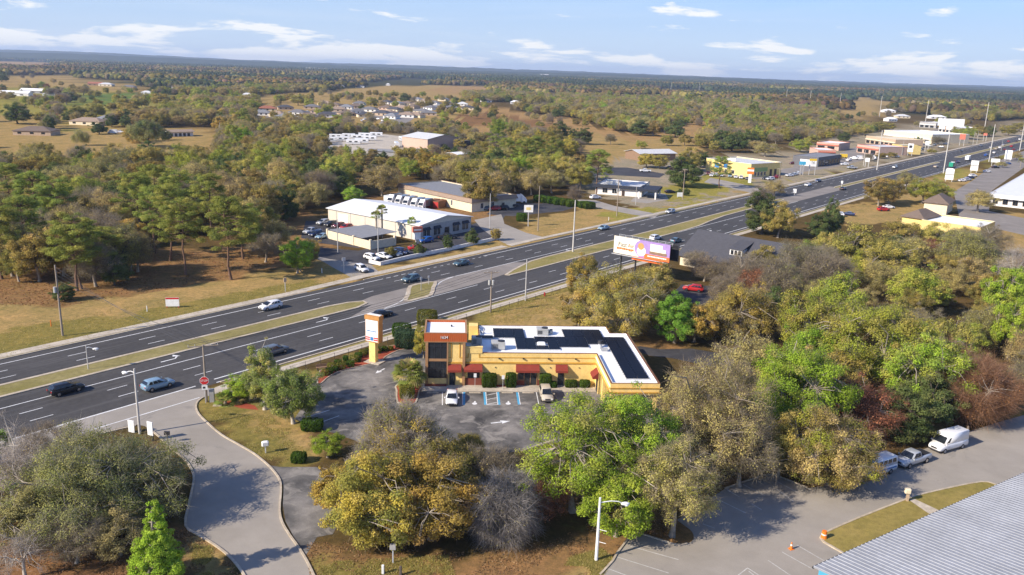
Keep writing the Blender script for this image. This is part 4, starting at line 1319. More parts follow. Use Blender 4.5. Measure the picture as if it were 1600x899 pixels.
# things that stand on that roof
ZR = HP - .42
SP = [('black solar panel block behind the white skylight, closest to the tower', [(11.1, 9.0, 16.3, 14.1)]), ('thin row of black solar panels beside the two rooftop units', [(7.9, 8.6, 10.9, 10.1)]),
      ('black solar panel block wrapped round the white skylight', [(14.5, 3.2, 17.75, 8.95), (17.8, 6.5, 19.7, 9.7), (17.8, 3.2, 19.7, 4.9), (19.75, 3.2, 21.5, 9.7)]),
      ('low black solar panel block in front of the largest block', [(21.55, 4.4, 26.4, 9.7)]), ('largest black solar panel block along the rear parapet', [(23.0, 9.78, 29.6, 13.9), (26.45, 6.0, 29.6, 9.72)]),
      ('long black solar panel block running down the wing roof', [(29.65, -9.7, 33.1, 9.8)])]
for lab, rects in SP:
    t2 = thing('solar_array', lab, 'solar panels', BW(rects[0][0], rects[0][1], ZR), BA, 'solar panels on the white roof')
    ox, oy = rects[0][0], rects[0][1]
    p_, f_ = MB(), MB()
    for x0, y0, x1, y1 in rects:
        nx, ny = max(1, round((x1 - x0) / 1.62)), max(1, round((y1 - y0) / 1.0))
        dx, dy = (x1 - x0) / nx, (y1 - y0) / ny
        for i in range(nx):
            for j in range(ny):
                a, b_ = x0 + i * dx - ox, y0 + j * dy - oy
                p_.box(a + .022, b_ + .015, .22, a + dx - .022, b_ + dy - .015, .26)
        for j in range(ny + 1):
            yy = min(max(y0 + j * dy - oy, y0 - oy + .06), y1 - oy - .06)
            f_.box(x0 - ox - .05, yy - .02, .0, x1 - ox + .05, yy + .02, .215)
    p_.build('panel', 'panel_glass', t2); f_.build('rail', 'galv', t2)


def hvac(x, y, sx, sy, sz, lab):
    t2 = thing('rooftop_unit', lab, 'air conditioner', BW(x, y, ZR), BA, 'rooftop air conditioners')
    MB().bbox(-sx / 2, -sy / 2, .2, sx / 2, sy / 2, sz, .05).build('cabinet', 'ac_unit', t2)
    MB().box(-sx / 2 + .1, -sy / 2 + .1, 0, sx / 2 - .1, sy / 2 - .1, .2).build('curb', 'galv', t2)
    MB().cyl(sx * .22, 0, sz, sz + .12, min(sx, sy) * .32, n=16).build('fan_guard', 'dark_metal', t2)
    g = MB()
    for k in range(5): g.box(-sx / 2 + .15, -sy / 2 - .02, .35 + k * (sz - .55) / 5, -.05, -sy / 2, .42 + k * (sz - .55) / 5)
    g.build('louvre', 'dark_metal', t2)


hvac(8.1, 6.0, 1.7, 1.5, 1.35, 'grey rooftop air conditioner against the entrance tower'); hvac(11.5, 3.9, 2.2, 1.7, 1.3, 'wide grey rooftop air conditioner behind the front parapet')
hvac(19.4, 11.6, 2.0, 1.7, 1.15, 'pale rooftop air conditioner near the rear parapet between panel blocks'); hvac(20.8, 12.0, .9, .8, .7, 'small low rooftop unit beside the pale air conditioner')
t2 = thing('exhaust_fan', 'dark round kitchen exhaust fan at the bend of the roof', 'exhaust fan', BW(28.3, 5.1, ZR), BA)
MB().cyl(0, 0, 0, .7, .32).build('housing', 'galv', t2); MB().cyl(0, 0, .7, 1.15, .5, .38).build('hood', 'dark_metal', t2)
t2 = thing('exhaust_fan', 'low square exhaust vent in front of the round kitchen fan', 'exhaust fan', BW(28.6, 3.2, ZR), BA)
MB().box(-.5, -.4, 0, .5, .4, .3).build('housing', 'galv', t2); MB().box(-.6, -.5, .3, .6, .5, .42).build('hood', 'ac_unit', t2)
t2 = thing('skylight', 'square white skylight ringed by black solar panels', 'skylight', BW(18.7, 5.7, ZR), BA)
MB().box(-.7, -.7, 0, .7, .7, .3).build('curb', 'galv', t2); MB().bbox(-.66, -.66, .3, .66, .66, .5, .12).build('dome', 'roof_white', t2)
tag(MB().tube([BW(8.6, 13.2, 5.2), BW(9.4, 11.6, 5.2), BW(9.5, 11.5, 5.9)], .14).build('roof_pipe', 'galv'), 'grey bent pipe at the rear corner of the white roof', 'pipe')

# ------------------------------------------------------------------ pylon sign by the lot
pb = G(585, 566)
t = thing('pylon_sign', 'white pylon sign with wooden frame on a yellow base beside the lot', 'sign', pb, rad(-24))
t.scale = (.66, 1, 1)
MB().bbox(-1.15, -.45, .12, .75, .45, 4.0).build('base', 'wall_yellow', t)
MB().box(-2.2, -1.1, 0, 2.3, 1.2, .16).build('footing', 'concrete_walk', t)
MB().box(-2.0, -.6, 3.7, 2.0, .6, 8.2).build('cabinet', 'sign_wood', t)
MB().box(-2.15, -.7, 7.6, 2.15, .7, 8.3).build('header', 'sign_wood', t)
MB().box(-1.9, -.2, 8.3, 1.9, .5, 8.36).build('lid', 'sign_white', t)
f = MB().box(-1.85, -.66, 3.85, 1.78, -.6, 7.55).build('face', 'sign_white', t)
for x0, x1 in ((-1.85, -.6), (.55, 1.78)):
    for z in (4.05, 4.4): MB().box(x0, -.69, z, x1, -.66, z + .21).build('red_bar', 'sign_red', f)
MB().box(-.45, -.69, 4.02, .42, -.66, 4.62).build('badge', 'letter_blue', f)
lb = MB()
rr = random.Random(5)
x = -1.4
while x < 1.4:
    w_ = .1 + .16 * rr.random(); lb.box(x, -.675, 5.55, x + w_, -.66, 5.7 + .06 * rr.random()); x += w_ + .07
lb.build('lettering', 'letter_blue', f)
pm('faint_print', (.62, .66, .72), .6)
for k, z in enumerate((6.9, 6.4, 5.0)):
    lb = MB(); x = -1.3
    while x < 1.2:
        w_ = .12 + .2 * rr.random(); lb.box(x, -.672, z, x + w_, -.66, z + .22); x += w_ + .1
    lb.build('lettering', 'faint_print', f)

# ------------------------------------------------------------------ billboard in the oaks
ZB = 9.75
tl_, tr_ = G(960.3, 368, ZB), G(1047.8, 383.8, ZB - .1)
o, rz, Lb = frame_of(tl_, tr_)
Hb = 4.25
t = thing('billboard', 'wide billboard with cream and purple advert above the oaks', 'billboard', (o.x, o.y, 0), rz)
MB().box(0, .0, ZB - Hb, Lb, .25, ZB).build('panel', 'dark_metal', t)
f = MB().box(0, -.04, ZB - Hb, Lb * .46, 0, ZB).build('cream_sheet', 'cream_print', t)
MB().box(Lb * .46, -.04, ZB - Hb, Lb, 0, ZB).build('purple_sheet', 'purple_print', t)
mb_ = MB().merge(text_mb('Fast', 1.55, .01), Matrix.Translation((Lb * .16, -.07, ZB - 1.95)))
mb_.build('lettering', 'letter_black', f)
MB().merge(text_mb('Air', 1.4, .01), Matrix.Translation((Lb * .315, -.07, ZB - 1.95))).build('lettering', 'orange_print', f)
for z, x0, x1 in ((ZB - .55, .6, Lb * .34), (ZB - .95, .6, Lb * .25)):
    lb = MB(); x = x0
    while x < x1:
        w_ = .12 + .2 * rr.random(); lb.box(x, -.06, z, x + w_, -.045, z + .2); x += w_ + .09
    lb.build('lettering', 'faint_print', f)
lb = MB(); x = .9
while x < Lb * .36:
    w_ = .3 + .3 * rr.random(); lb.box(x, -.06, ZB - 3.1 - .2 * rr.random(), x + w_, -.045, ZB - 2.75 + .1 * rr.random()); x += w_ + .06
lb.build('lettering', 'orange_print', f)
disc = lambda cx, cz, rx, rz_, y: MB().add([(cx + rx * cos(2 * pi * k / 24), y, cz + rz_ * sin(2 * pi * k / 24)) for k in range(24)], [tuple(range(24))])
disc(Lb * .49, ZB - 2.1, 1.7, 1.9, -.06).build('round_picture', 'purple_print', t)
disc(Lb * .505, ZB - 2.75, 1.25, 1.15, -.075).build('plate', 'sign_white', t)
disc(Lb * .495, ZB - 1.55, .85, .85, -.09).build('food', 'food_print', t)
MB().box(Lb * .66, -.07, ZB - 2.5, Lb * .87, -.045, ZB - .55).box(Lb * .87, -.07, ZB - 2.5, Lb * .93, -.045, ZB - 1.5).build('truck_picture', 'cream_print', t)
MB().box(Lb * .65, -.08, ZB - 3.0, Lb * .95, -.07, ZB - 2.35).build('truck_shadow', 'wall_brown', t)
MB().box(Lb * .56, -.065, ZB - Hb, Lb, -.05, ZB - 3.15).build('orange_band', 'orange_print', t)
lb = MB(); x = Lb * .62
while x < Lb * .95:
    w_ = .2 + .25 * rr.random(); lb.box(x, -.08, ZB - 3.75, x + w_, -.066, ZB - 3.45); x += w_ + .1
lb.build('lettering', 'sign_white', t)
MB().box(Lb * .36, -.5, ZB - Hb - .75, Lb * .9, .1, ZB - Hb - .05).build('apron', 'orange_print', t)
cw = MB(); cw.box(0, -1.0, ZB - Hb - .14, Lb, -.5, ZB - Hb - .06); cw.build('catwalk', 'galv', t)
rl = MB()
for k in range(9): rl.box(.8 + k * (Lb - .9) / 8, .9, ZB - .5, .86 + k * (Lb - .9) / 8, .98, ZB + .35)
rl.box(.8, .9, ZB + .3, Lb + .2, .98, ZB + .36); rl.box(.8, .9, ZB - .05, Lb + .2, .98, ZB + .01)
rl.build('rail', 'galv', t)
MB().box(1.5, 2.4, ZB - Hb, Lb + 1.0, 2.65, ZB - .1).build('rear_panel', 'dark_metal', t)
for k in range(4):
    MB().tube([(1.5 + k * (Lb - 3) / 3, 1.3, 0), (1.5 + k * (Lb - 3) / 3, 1.3, ZB - .3)], .22).build('post', 'dark_metal', t)

# ------------------------------------------------------------------ buildings across and along the highway
t = building('shop_building', 'long white metal shop building with a white gable roof across the highway', 'building', G(513, 347), G(655, 376.5), 22.5, 4.4, 'gable', 'wall_siding', 'roof_metal_white', 1.7, .5)
L = frame_of(G(513, 347), G(655, 376.5))[2]; D = 22.5
pm('wall_front_shaded', (.40, .385, .37), .8)  # grey carries the shade on the gable end of the white shop
MB().box(L, .05, 0, L + .06, D - .05, 4.3).build('shaded_front_wall', 'wall_front_shaded', t)
for y in (1.6, 6.0, 14.2, 18.4):
    for k in (0, 1):
        add_window(t, 'r', L + .06, D, y + k * 1.5, .9, 1.15, 1.9, frame='wall_front_shaded')
        b_ = MB(); x0 = L + .06
        b_.add([(x0, y + k * 1.5 - .1, 3.6), (x0, y + k * 1.5 + 1.25, 3.6), (x0 + .7, y + k * 1.5 + 1.25, 2.8), (x0 + .7, y + k * 1.5 - .1, 2.8), (x0, y + k * 1.5 - .1, 2.75), (x0, y + k * 1.5 + 1.25, 2.75)], [(0, 1, 2, 3), (0, 3, 4), (1, 5, 2), (4, 3, 2, 5)])
        b_.build('awning', 'roof_navy', t)
add_door(t, 'r', L + .06, D, 10.6, 2.0, 2.6, 'glass')
for k in range(6): MB().box(4 + k * 6.6, -.05, 0, 4.16 + k * 6.6, 0, 4.2).build('downpipe', 'wall_grey', t)
MB().box(5, -.06, .02, 9.5, 0, 3.4).build('roller_door', 'wall_white', t)
# walled yard beside it
o, rz, l_ = frame_of(G(512, 372.5), G(579, 390))
t = thing('yard_wall', 'white plastered yard wall with square piers beside the white shop', 'wall', o, rz)
l2 = (G(614, 383) - G(579, 390)).length
w = MB(); w.box(0, -.12, 0, l_, .12, 2.3); w.box(l_ - .12, .12, 0, l_ + .12, l2, 2.3); w.build('wall', 'wall_cream', t)
for x, y in ((0, 0), (l_ * .62, 0), (l_, 0), (l_, l2)):
    MB().bbox(x - .3, y - .3, 0, x + .3, y + .3, 2.75).build('pier', 'wall_cream', t)
tag(MB().add([(0, .3, 2.5), (l_ * .8, .3, 2.5), (l_ * .9, 11, 3.3), (4, 11, 3.3), (0, .3, 2.4), (l_ * .8, .3, 2.4), (l_ * .9, 11, 3.2), (4, 11, 3.2)], [(0, 1, 2, 3), (7, 6, 5, 4), (0, 4, 5, 1), (1, 5, 6, 2), (2, 6, 7, 3), (3, 7, 4, 0)]).build('shed_roof', 'roof_grey', None, o, rz), 'low grey lean-to roof inside the walled yard', 'shed roof')
# low white wall along the kerb
wl = MB(); strip_mb(wl, gp([(577, 411), (594, 415), (640, 404), (700, 392), (780, 374)]), .4, 0, .9)
tag(wl.build('garden_wall', 'wall_white'), 'low white garden wall along the highway in front of the shop', 'wall')
# brown building behind
t = building('office_building', 'flat grey-roofed office building with a brown mansard and cream walls', 'building', G(622, 306), G(737, 332), 21, 4.6, 'flat', 'wall_cream', 'roof_grey', trim='wall_brown', wins=(('f', 33, 1.0, .8, 1.8), ('r', 4, 1, 1.2, 1.8), ('r', 9, 1, 1.2, 1.8)), doors=(('r', 14, 1.2, 2.2),))
L = frame_of(G(622, 306), G(737, 332))[2]
mn = MB(); mn.add([(-.5, -.5, 3.3), (L + .5, -.5, 3.3), (L, -.02, 4.6), (0, -.02, 4.6)], [(0, 1, 2, 3)]); mn.add([(L + .5, -.5, 3.3), (L + .5, 21.5, 3.3), (L + .02, 21, 4.6), (L + .02, -.02, 4.6)], [(0, 1, 2, 3)])
mn.build('mansard', 'shingle_tan', t)
# dark building at the middle of the picture
t = building('service_building', 'low service building with pale flat roof and deep navy fascia', 'building', G(930, 303), G(1002, 308.5), 20, 4.0, 'flat', 'wall_white', 'roof_pale', trim='roof_navy', wins=(('f', 3, .8, 2, 1.8), ('f', 7, .8, 2, 1.8)), doors=(('f', 11, 1.2, 2.2),))
L = frame_of(G(930, 303), G(1002, 308.5))[2]
MB().box(-1, -1.2, 2.9, L + .6, -.01, 4.1).build('fascia', 'roof_navy', t)
MB().box(L - 1, -4.2, 3.0, L + 7.0, 9, 3.9).build('canopy', 'roof_navy', t)
for x, y in ((L + 6.2, -3.6), (L + 6.2, 8), (L - .4, -3.6)):
    MB().bbox(x - .3, y - .3, 0, x + .3, y + .3, 3.0).build('column', 'wall_white', t)
MB().box(3, 6, 3.6, 9, 10, 5.0).build('roof_box', 'roof_pale', t)
building('barn', 'dark barn with a pale metal roof on the brown field edge', 'barn', G(1000, 252), G(1055, 251), 16, 4.2, 'gable', 'wall_brown', 'roof_pale', 1.6, .8)
# yellow mural building
t = building('mural_building', 'yellow two-storey shop building with a green mural band', 'building', G(1102, 267), G(1172, 277.5), 24, 6.6, 'flat', 'mural_yellow', 'roof_pale', trim='wall_white',
             wins=(('f', 13, .6, 1.8, 1.8), ('f', 17.5, .6, 1.8, 1.8), ('r', 3, .6, 1.3, 1.8), ('r', 5.5, .6, 1.3, 1.8), ('r', 8, .6, 1.3, 1.8), ('r', 10.5, .6, 1.3, 1.8)), doors=(('f', 9, 1.4, 2.4), ('r', 15, 1.8, 3.4), ('r', 18.6, 1.8, 3.4)))
L = frame_of(G(1102, 267), G(1172, 277.5))[2]
MB().box(L, 2, 2.6, L + .03, 13, 4.6).build('mural', 'mural_green', t); MB().box(6, -.03, 2.6, 9, 0, 5).box(12, -.03, 3.0, 14.5, 0, 5.2).build('mural', 'letter_blue', t)
MB().box(9, 3, 6.6, 17, 3.3, 8.0).build('raised_parapet', 'wall_white', t)
# charcoal garage
gp1 = G(1277, 261); gp0 = away(gp1, 138, 15)
t = building('garage_building', 'charcoal garage building with a row of open bays', 'building', gp0, gp1, 33, 5.2, 'flat', 'wall_charcoal', 'roof_grey', trim='wall_charcoal', parapet=.05)
L = 15
MB().box(L, .2, 0, L + .2, 32.8, 5.0).build('bay_front', 'wall_charcoal', t)
for k in range(7): MB().box(L + .2, 1.4 + k * 4.5, 0, L + .27, 4.6 + k * 4.5, 3.4).build('bay_door', 'glass', t)
MB().box(4.5, -.08, 0, 10, -.01, 3.6).build('wall_panel', 'wall_white', t)
# building behind the billboard
t = building('slate_roof_building', 'cream building with a broad slate-grey roof and white dormer', 'building', G(1062, 414), G(1196, 441), 19, 3.0, 'gable', 'wall_cream', 'shingle_slate', 5.2, .8, wins=(('f', 4, .9, 1.2, 1.3), ('f', 12, .9, 1.2, 1.3)))
L = frame_of(G(1062, 414), G(1196, 441))[2]
d = MB(); d.box(12.6, 2.6, 4.2, 16.0, 7.0, 6.1); dw = d.build('dormer', 'wall_white', t)
MB().add([(12.3, 2.3, 6.1), (16.3, 2.3, 6.1), (16.3, 8.4, 7.6), (12.3, 8.4, 7.6), (12.3, 2.3, 6.25), (16.3, 2.3, 6.25), (16.3, 8.4, 7.75), (12.3, 8.4, 7.75)], [(3, 2, 1, 0), (4, 5, 6, 7), (0, 1, 5, 4), (1, 2, 6, 5), (3, 0, 4, 7), (2, 3, 7, 6)]).build('roof', 'shingle_slate', dw)
for k in range(3): MB().box(12.9 + k * 1.02, 2.56, 4.7, 13.65 + k * 1.02, 2.6, 5.85).build('window', 'glass', dw)
# metal hall by the caravans, with its lean-tos
building('metal_hall', 'large tan metal hall with a pale gable roof by the caravan yard', 'warehouse', G(668, 236), G(718, 233), 24, 6.8, 'gable', 'wall_pink', 'roof_pale', 2.2, .5, 'y')
building('lean_to_shed', 'open carport with flat pale roof on the metal hall', 'shed', G(719, 233), G(735, 231), 16, 4.4, 'flat', 'wall_dark', 'roof_pale')  # dark wall colour stands for the shade under the open roof
building('lean_to_shed', 'low shed with pale roof in front of the metal hall', 'shed', G(643, 246), G(668, 243), 9, 2.6, 'gable', 'wall_tan', 'roof_pale', 1.0)
building('lean_to_shed', 'white-roofed shed among trees beside the metal hall', 'shed', G(715, 250), G(738, 248), 9, 2.8, 'gable', 'wall_tan', 'roof_white', .8)
building('long_shed', 'long grey shed roof at the front of the caravan yard', 'shed', G(575, 243), G(640, 246), 6, 2.6, 'gable', 'wall_grey', 'roof_grey', .8)
# shops towards the crossroads
SHOPS = [('red-fronted shop with white flat roof behind the garage', 1277, 246, 1305, 247, 18, 4.8, 'wall_pink', 'roof_white', 'sign_red_soft'), ('long low red-banded shop beyond the garage building', 1275, 233, 1310, 236, 22, 5, 'wall_pink', 'roof_white', 'sign_red_soft'),
         ('orange-banded shop row in the commercial strip', 1338, 238, 1372, 243, 24, 5.5, 'wall_pink', 'roof_pale', 'sign_red_soft'), ('tan restaurant with a stepped parapet in the strip', 1352, 224, 1398, 231, 24, 6, 'wall_tan', 'wall_cream', 'wall_cream'),
         ('small dark-fronted shop with an amber wall beside the tan restaurant', 1392, 238, 1408, 241, 14, 6, 'mural_yellow', 'roof_pale', 'wall_dark'), ('big white store with red entrance near the crossroads', 1380, 217, 1455, 225, 45, 7.5, 'wall_cream', 'roof_white', 'wall_white'),
         ('grey flat shop behind the big white store', 1436, 199, 1462, 201, 26, 6, 'wall_grey', 'roof_pale', 'wall_white'), ('pale shop with wide roof past the big white store', 1466, 206, 1490, 209, 30, 6, 'wall_white', 'roof_white', 'wall_white')]
for lab, a, b_, c_, d_, D, h_, wl_, rf, tr in SHOPS:
    t = building('shop_building', lab, 'shop', G(a, b_), G(c_, d_), D, h_, 'flat', wl_, rf, trim=tr)
    L = frame_of(G(a, b_), G(c_, d_))[2]
    n = max(2, int(L / 6))
    for k in range(n):
        side_box(MB(), 'f', L, D, 1 + k * (L - 2) / n, .5, (L - 2) / n * .7, 2.2, 0, .08).build('shop_window', 'glass', t)
    side_box(MB(), 'f', L, D, .2, 3.2, L - .4, .8, 0, .6).build('canopy', tr, t)
t = thing('red_entrance_canopy', 'red entrance canopy in front of the big white store', 'canopy', G(1425, 220), rad(20))
MB().box(0, 0, 4, 16, 3, 6.5).build('fascia', 'sign_red_soft', t)
for x in (.5, 8, 15.5): MB().box(x - .3, .3, 0, x + .3, .9, 4).build('column', 'wall_white', t)
# right edge
mp0 = G(1545, 303, 4.7); mp1 = away(mp0, -37, 75)
t = building('strip_mall', 'long white-walled strip mall with a broad pale roof', 'building', mp0, mp1, 148, 4.6, 'flat', 'wall_white', 'roof_metal_white', trim='roof_pale', parapet=-.05, wins=tuple(('f', 2 + k * 3.6, 1.0, 1.7, 2.0) for k in range(9)), frame='shingle_brown')
L = 75
MB().add([(-.8, -1.6, 3.4), (L + .8, -1.6, 3.4), (L, .2, 4.75), (0, .2, 4.75)], [(0, 1, 2, 3)]).build('eave', 'roof_white', t)
building('stucco_building', 'yellow stucco building with a hipped grey roof at its corner', 'building', G(1408, 353), G(1440, 358), 13, 3.6, 'hip', 'mural_yellow', 'shingle_brown', 2.4, .7)
building('stucco_building', 'yellow wing with a long white flat roof among bare trees', 'building', G(1438, 359), G(1530, 372), 18, 3.4, 'flat', 'mural_yellow', 'roof_white', trim='wall_cream')
building('stucco_building', 'hipped grey roof pavilion rising behind the white flat roof', 'building', G(1442, 332), G(1478, 336), 15, 4.2, 'hip', 'wall_cream', 'shingle_brown', 2.8, .7)
# metal building at the lower right corner
ev0, ev1 = G(1271, 885.5, 4.2), G(1600, 739, 4.2)
o, rz, _ = frame_of(ev0, ev1)
rz_ = rz
t = thing('metal_building', 'grey corrugated metal roof building with blue walls by the lot', 'building', (o.x, o.y, 0), rz)
LB = 46
MB().loft([[(x, -.35, 0), (x, -13, 0), (x, -13, 5.5), (x, -.35, 4.1)] for x in (.4, LB)]).build('wall', 'blue_siding', t)
rf = MB()
rf.loft([[(x, .0, 4.2), (x, -13.4, 5.75), (x, -13.4, 5.65), (x, .0, 4.1)] for x in (0, LB)])
for k in range(int(LB / .6)):
    x = .06 + k * .6
    rf.loft([[(x, .03, 4.203), (x + .17, .03, 4.203), (x + .13, .03, 4.262), (x + .04, .03, 4.262)], [(x, -13.4, 5.752), (x + .17, -13.4, 5.752), (x + .13, -13.4, 5.812), (x + .04, -13.4, 5.812)]])
rf.build('roof', 'roof_metal', t)
MB().loft([[(x, -12.9, 5.80), (x, -13.4, 5.93), (x, -13.9, 5.80), (x, -13.4, 5.84)] for x in (0, LB)]).build('ridge_cap', 'galv', t)
MB().loft([[(x, -13.4, 5.75), (x, -26.5, 4.2), (x, -26.5, 4.1), (x, -13.4, 5.65)] for x in (0, LB)]).build('roof', 'roof_metal', t)
MB().loft([[(x, -13.01, 0), (x, -26, 0), (x, -26, 4.1), (x, -13.01, 5.5)] for x in (.4, LB)]).build('wall', 'blue_siding', t)
MB().loft([[(x, .02, 3.95), (x, .12, 3.95), (x, .12, 4.15), (x, .02, 4.15)] for x in (0, LB)]).build('gutter', 'dark_metal', t)

# ------------------------------------------------------------------ houses of the subdivision and the farms
HOUSES = [  # px, py, length, depth, roof, wall, turn, label
    (418, 174, 18, 12, 'shingle_red', 'wall_cream', 15, 'house with an orange-brown hip roof at the end of the row'), (447, 172, 16, 12, 'shingle_slate', 'wall_tan', 20, 'house with a dark slate roof next to the orange roof'),
    (408, 181, 15, 10, 'roof_grey', 'wall_white', 10, 'low house with a pale grey roof before the orange roof'), (462, 180, 16, 11, 'shingle_grey', 'wall_white', -12, 'grey-roofed house by the white driveway'),
    (487, 171, 17, 12, 'shingle_grey', 'wall_tan', 8, 'grey-roofed house with tan walls beside a round oak'), (496, 178, 14, 11, 'shingle_brown', 'wall_pink', -5, 'brown-roofed house with pink walls at the bend'),
    (545, 182, 16, 12, 'shingle_brown', 'wall_tan', 30, 'brown hip-roofed house below the leafy oak'), (560, 178, 13, 10, 'shingle_grey', 'wall_white', 25, 'small grey house behind the brown hip roof'),
    (592, 181, 18, 13, 'shingle_slate', 'wall_tan', -25, 'dark-roofed house facing the subdivision street'), (600, 172, 15, 12, 'shingle_brown', 'wall_pink', -20, 'brown roof with pink gable uphill of the dark roof'),
    (617, 165, 15, 12, 'roof_grey', 'wall_cream', -30, 'pale blue-grey roofed house in the middle of the subdivision'), (608, 186, 13, 10, 'roof_grey', 'wall_white', -20, 'white house at the near end of the street'),
    (655, 178, 17, 12, 'shingle_grey', 'wall_cream', -35, 'grey house on the far side of the street'), (668, 172, 15, 12, 'shingle_grey', 'wall_white', -40, 'grey house with a white garage end'),
    (676, 164, 14, 11, 'shingle_grey', 'wall_white', -30, 'grey-roofed house higher up the street'), (690, 158, 14, 11, 'roof_grey', 'wall_cream', -30, 'pale house at the top of the street'),
    (640, 170, 14, 11, 'shingle_brown', 'wall_tan', -35, 'brown-roofed house beside the top of the street'), (722, 166, 14, 11, 'roof_pale', 'wall_white', 0, 'white house past the subdivision near dark cypresses'),
    (760, 160, 16, 11, 'shingle_brown', 'wall_white', 10, 'brown-roofed house at the brown field'), (530, 137, 20, 12, 'shingle_grey', 'wall_white', 5, 'big white house beyond the tan meadow'), (562, 137, 18, 12, 'shingle_slate', 'wall_white', 0, 'white house with slate roof beyond the tan meadow'),
    (606, 134, 10, 8, 'roof_pale', 'wall_white', 0, 'little white cottage alone beyond the meadow'),
    (50, 212, 22, 14, 'shingle_brown', 'wall_tan', 6, 'brown hip-roofed ranch house behind the wood'), (132, 196, 24, 13, 'shingle_tan', 'wall_cream', -8, 'tan-roofed ranch house among dark shrubs'), (160, 192, 14, 11, 'roof_grey', 'wall_white', -10, 'blue-grey roof attached to the tan ranch house'),
    (80, 152, 20, 10, 'roof_pale', 'wall_white', 0, 'small white farmhouse on the lawn'), (164, 135, 22, 12, 'roof_pale', 'wall_cream', 0, 'white farmhouse with tan end by the paddock'), (200, 139, 20, 10, 'shingle_grey', 'wall_pink', 0, 'pink farmhouse with grey roof by the paddock'),
    (148, 134, 24, 10, 'shingle_red', 'wall_brown', 0, 'red-brown barn behind the white farmhouse'), (228, 149, 14, 9, 'roof_pale', 'wall_white', 5, 'white shed beside the green paddock'), (18, 150, 40, 10, 'roof_white', 'wall_white', 0, 'long white stable at the edge of the farm'), (52, 146, 34, 10, 'roof_white', 'wall_grey', 0, 'white-roofed stable next to the long stable'),
    (280, 139, 26, 12, 'shingle_slate', 'wall_white', 0, 'dark-roofed farmhouse between the oaks'), (308, 139, 20, 12, 'roof_grey', 'wall_white', 0, 'grey-roofed farmhouse past the dark roof'), (385, 152, 14, 9, 'roof_pale', 'wall_white', 0, 'white farm cottage by the wood'),
    (805, 163, 14, 10, 'roof_white', 'wall_white', 0, 'white cottage beyond the brown field'), (906, 143, 24, 12, 'roof_pale', 'wall_white', 0, 'white house deep in the woods past the field'), (938, 149, 18, 12, 'shingle_tan', 'wall_cream', 0, 'tan house deep in the woods past the field'),
    (986, 140, 40, 14, 'shingle_tan', 'wall_white', 0, 'long tan apartment row in the woods'), (1010, 143, 36, 14, 'shingle_tan', 'wall_white', 0, 'second tan apartment row nearer in the woods'), (1076, 145, 30, 14, 'roof_pale', 'wall_cream', 0, 'pale apartment row farther along the woods'), (1103, 147, 22, 12, 'roof_pale', 'wall_white', 0, 'small white house past the apartment rows'),
    (1390, 176, 20, 12, 'roof_white', 'wall_white', 0, 'white house by the tall pole near the strip'), (1412, 185, 18, 12, 'roof_pale', 'wall_cream', 0, 'pale house behind the commercial strip'), (1466, 186, 22, 12, 'roof_white', 'wall_white', 0, 'white-roofed house behind the white billboard'), (1395, 190, 14, 9, 'roof_white', 'wall_white', 20, 'tiny white building below the pale house')]
r6 = random.Random(14)
for k, (x, y) in enumerate(((430, 183), (442, 187), (475, 186), (512, 184), (528, 175), (520, 168), (540, 171), (556, 170), (572, 184), (575, 175), (602, 180), (612, 175), (624, 172), (634, 184), (645, 184), (650, 166), (662, 160), (684, 170), (696, 166), (648, 158), (585, 164), (600, 163), (632, 165), (706, 172), (730, 172), (670, 181), (560, 165), (505, 165))):
    HOUSES.append((x, y, r6.uniform(14, 18), r6.uniform(10, 13), r6.choice(('shingle_brown', 'shingle_grey', 'shingle_slate', 'roof_grey', 'shingle_tan')), r6.choice(('wall_cream', 'wall_white', 'wall_tan')), r6.uniform(-40, 30), 'hip-roofed house in the packed rows of the subdivision'))
for k, (x, y, L, D, rf, wl_, an, lab) in enumerate(HOUSES):
    c_ = G(x, y); a = rad(an)
    p0 = c_ - Vector((cos(a), sin(a), 0)) * L / 2
    t = building('house', lab, 'house', p0, p0 + Vector((cos(a), sin(a), 0)), D, 2.9 if y > 155 else 3.4, 'hip' if 'barn' not in lab and 'stable' not in lab else 'gable', wl_, rf, 2.4, .5, L=L, group='houses in the middle distance')
    for q in (.12, .45, .75):
        side_box(MB(), 'f', L, D, L * q, .9, L * .1, 1.2, 0, .05).build('window', 'glass', t)
# stable with open stalls
t = building('stable', 'small white stable with dark open stalls and tan roof', 'stable', G(264, 214), G(302, 213), 9, 3.0, 'gable', 'wall_white', 'shingle_tan', 1.0, 1.0)
L = frame_of(G(264, 214), G(302, 213))[2]
for k in range(5): side_box(MB(), 'f', L, 9, 1 + k * (L - 2) / 5, .1, (L - 2) / 5 * .62, 2.0, 0, .05).build('stall_opening', 'wall_dark', t)  # flat dark panels, the stalls' inner shade put into colour
# far industrial sheds near the skyline
for lab, x, y, L, h_ in (('long white warehouse on the skyline beyond the far woods', 495, 112, 130, 14), ('white mill with silos on the far skyline', 850, 121, 70, 16), ('pale factory next to the far mill', 890, 123, 90, 9), ('low white depot on the far skyline', 915, 123, 80, 10), ('white works at the far end of the pale clearing', 778, 117, 90, 10),
                         ('pale hangar far away above the woods', 1585, 147, 90, 8), ('low white hall far off beside the pale hangar', 1520, 146, 110, 6), ('small white tower block on the far ridge', 1528, 139, 26, 14)):
    c_ = G(x, y)
    building('warehouse', lab, 'warehouse', c_ - Vector((L / 2, 0, 0)), c_ + Vector((L / 2, 0, 0)), 50, h_ + 6, 'flat', 'wall_white', 'roof_white', group='sheds on the skyline')
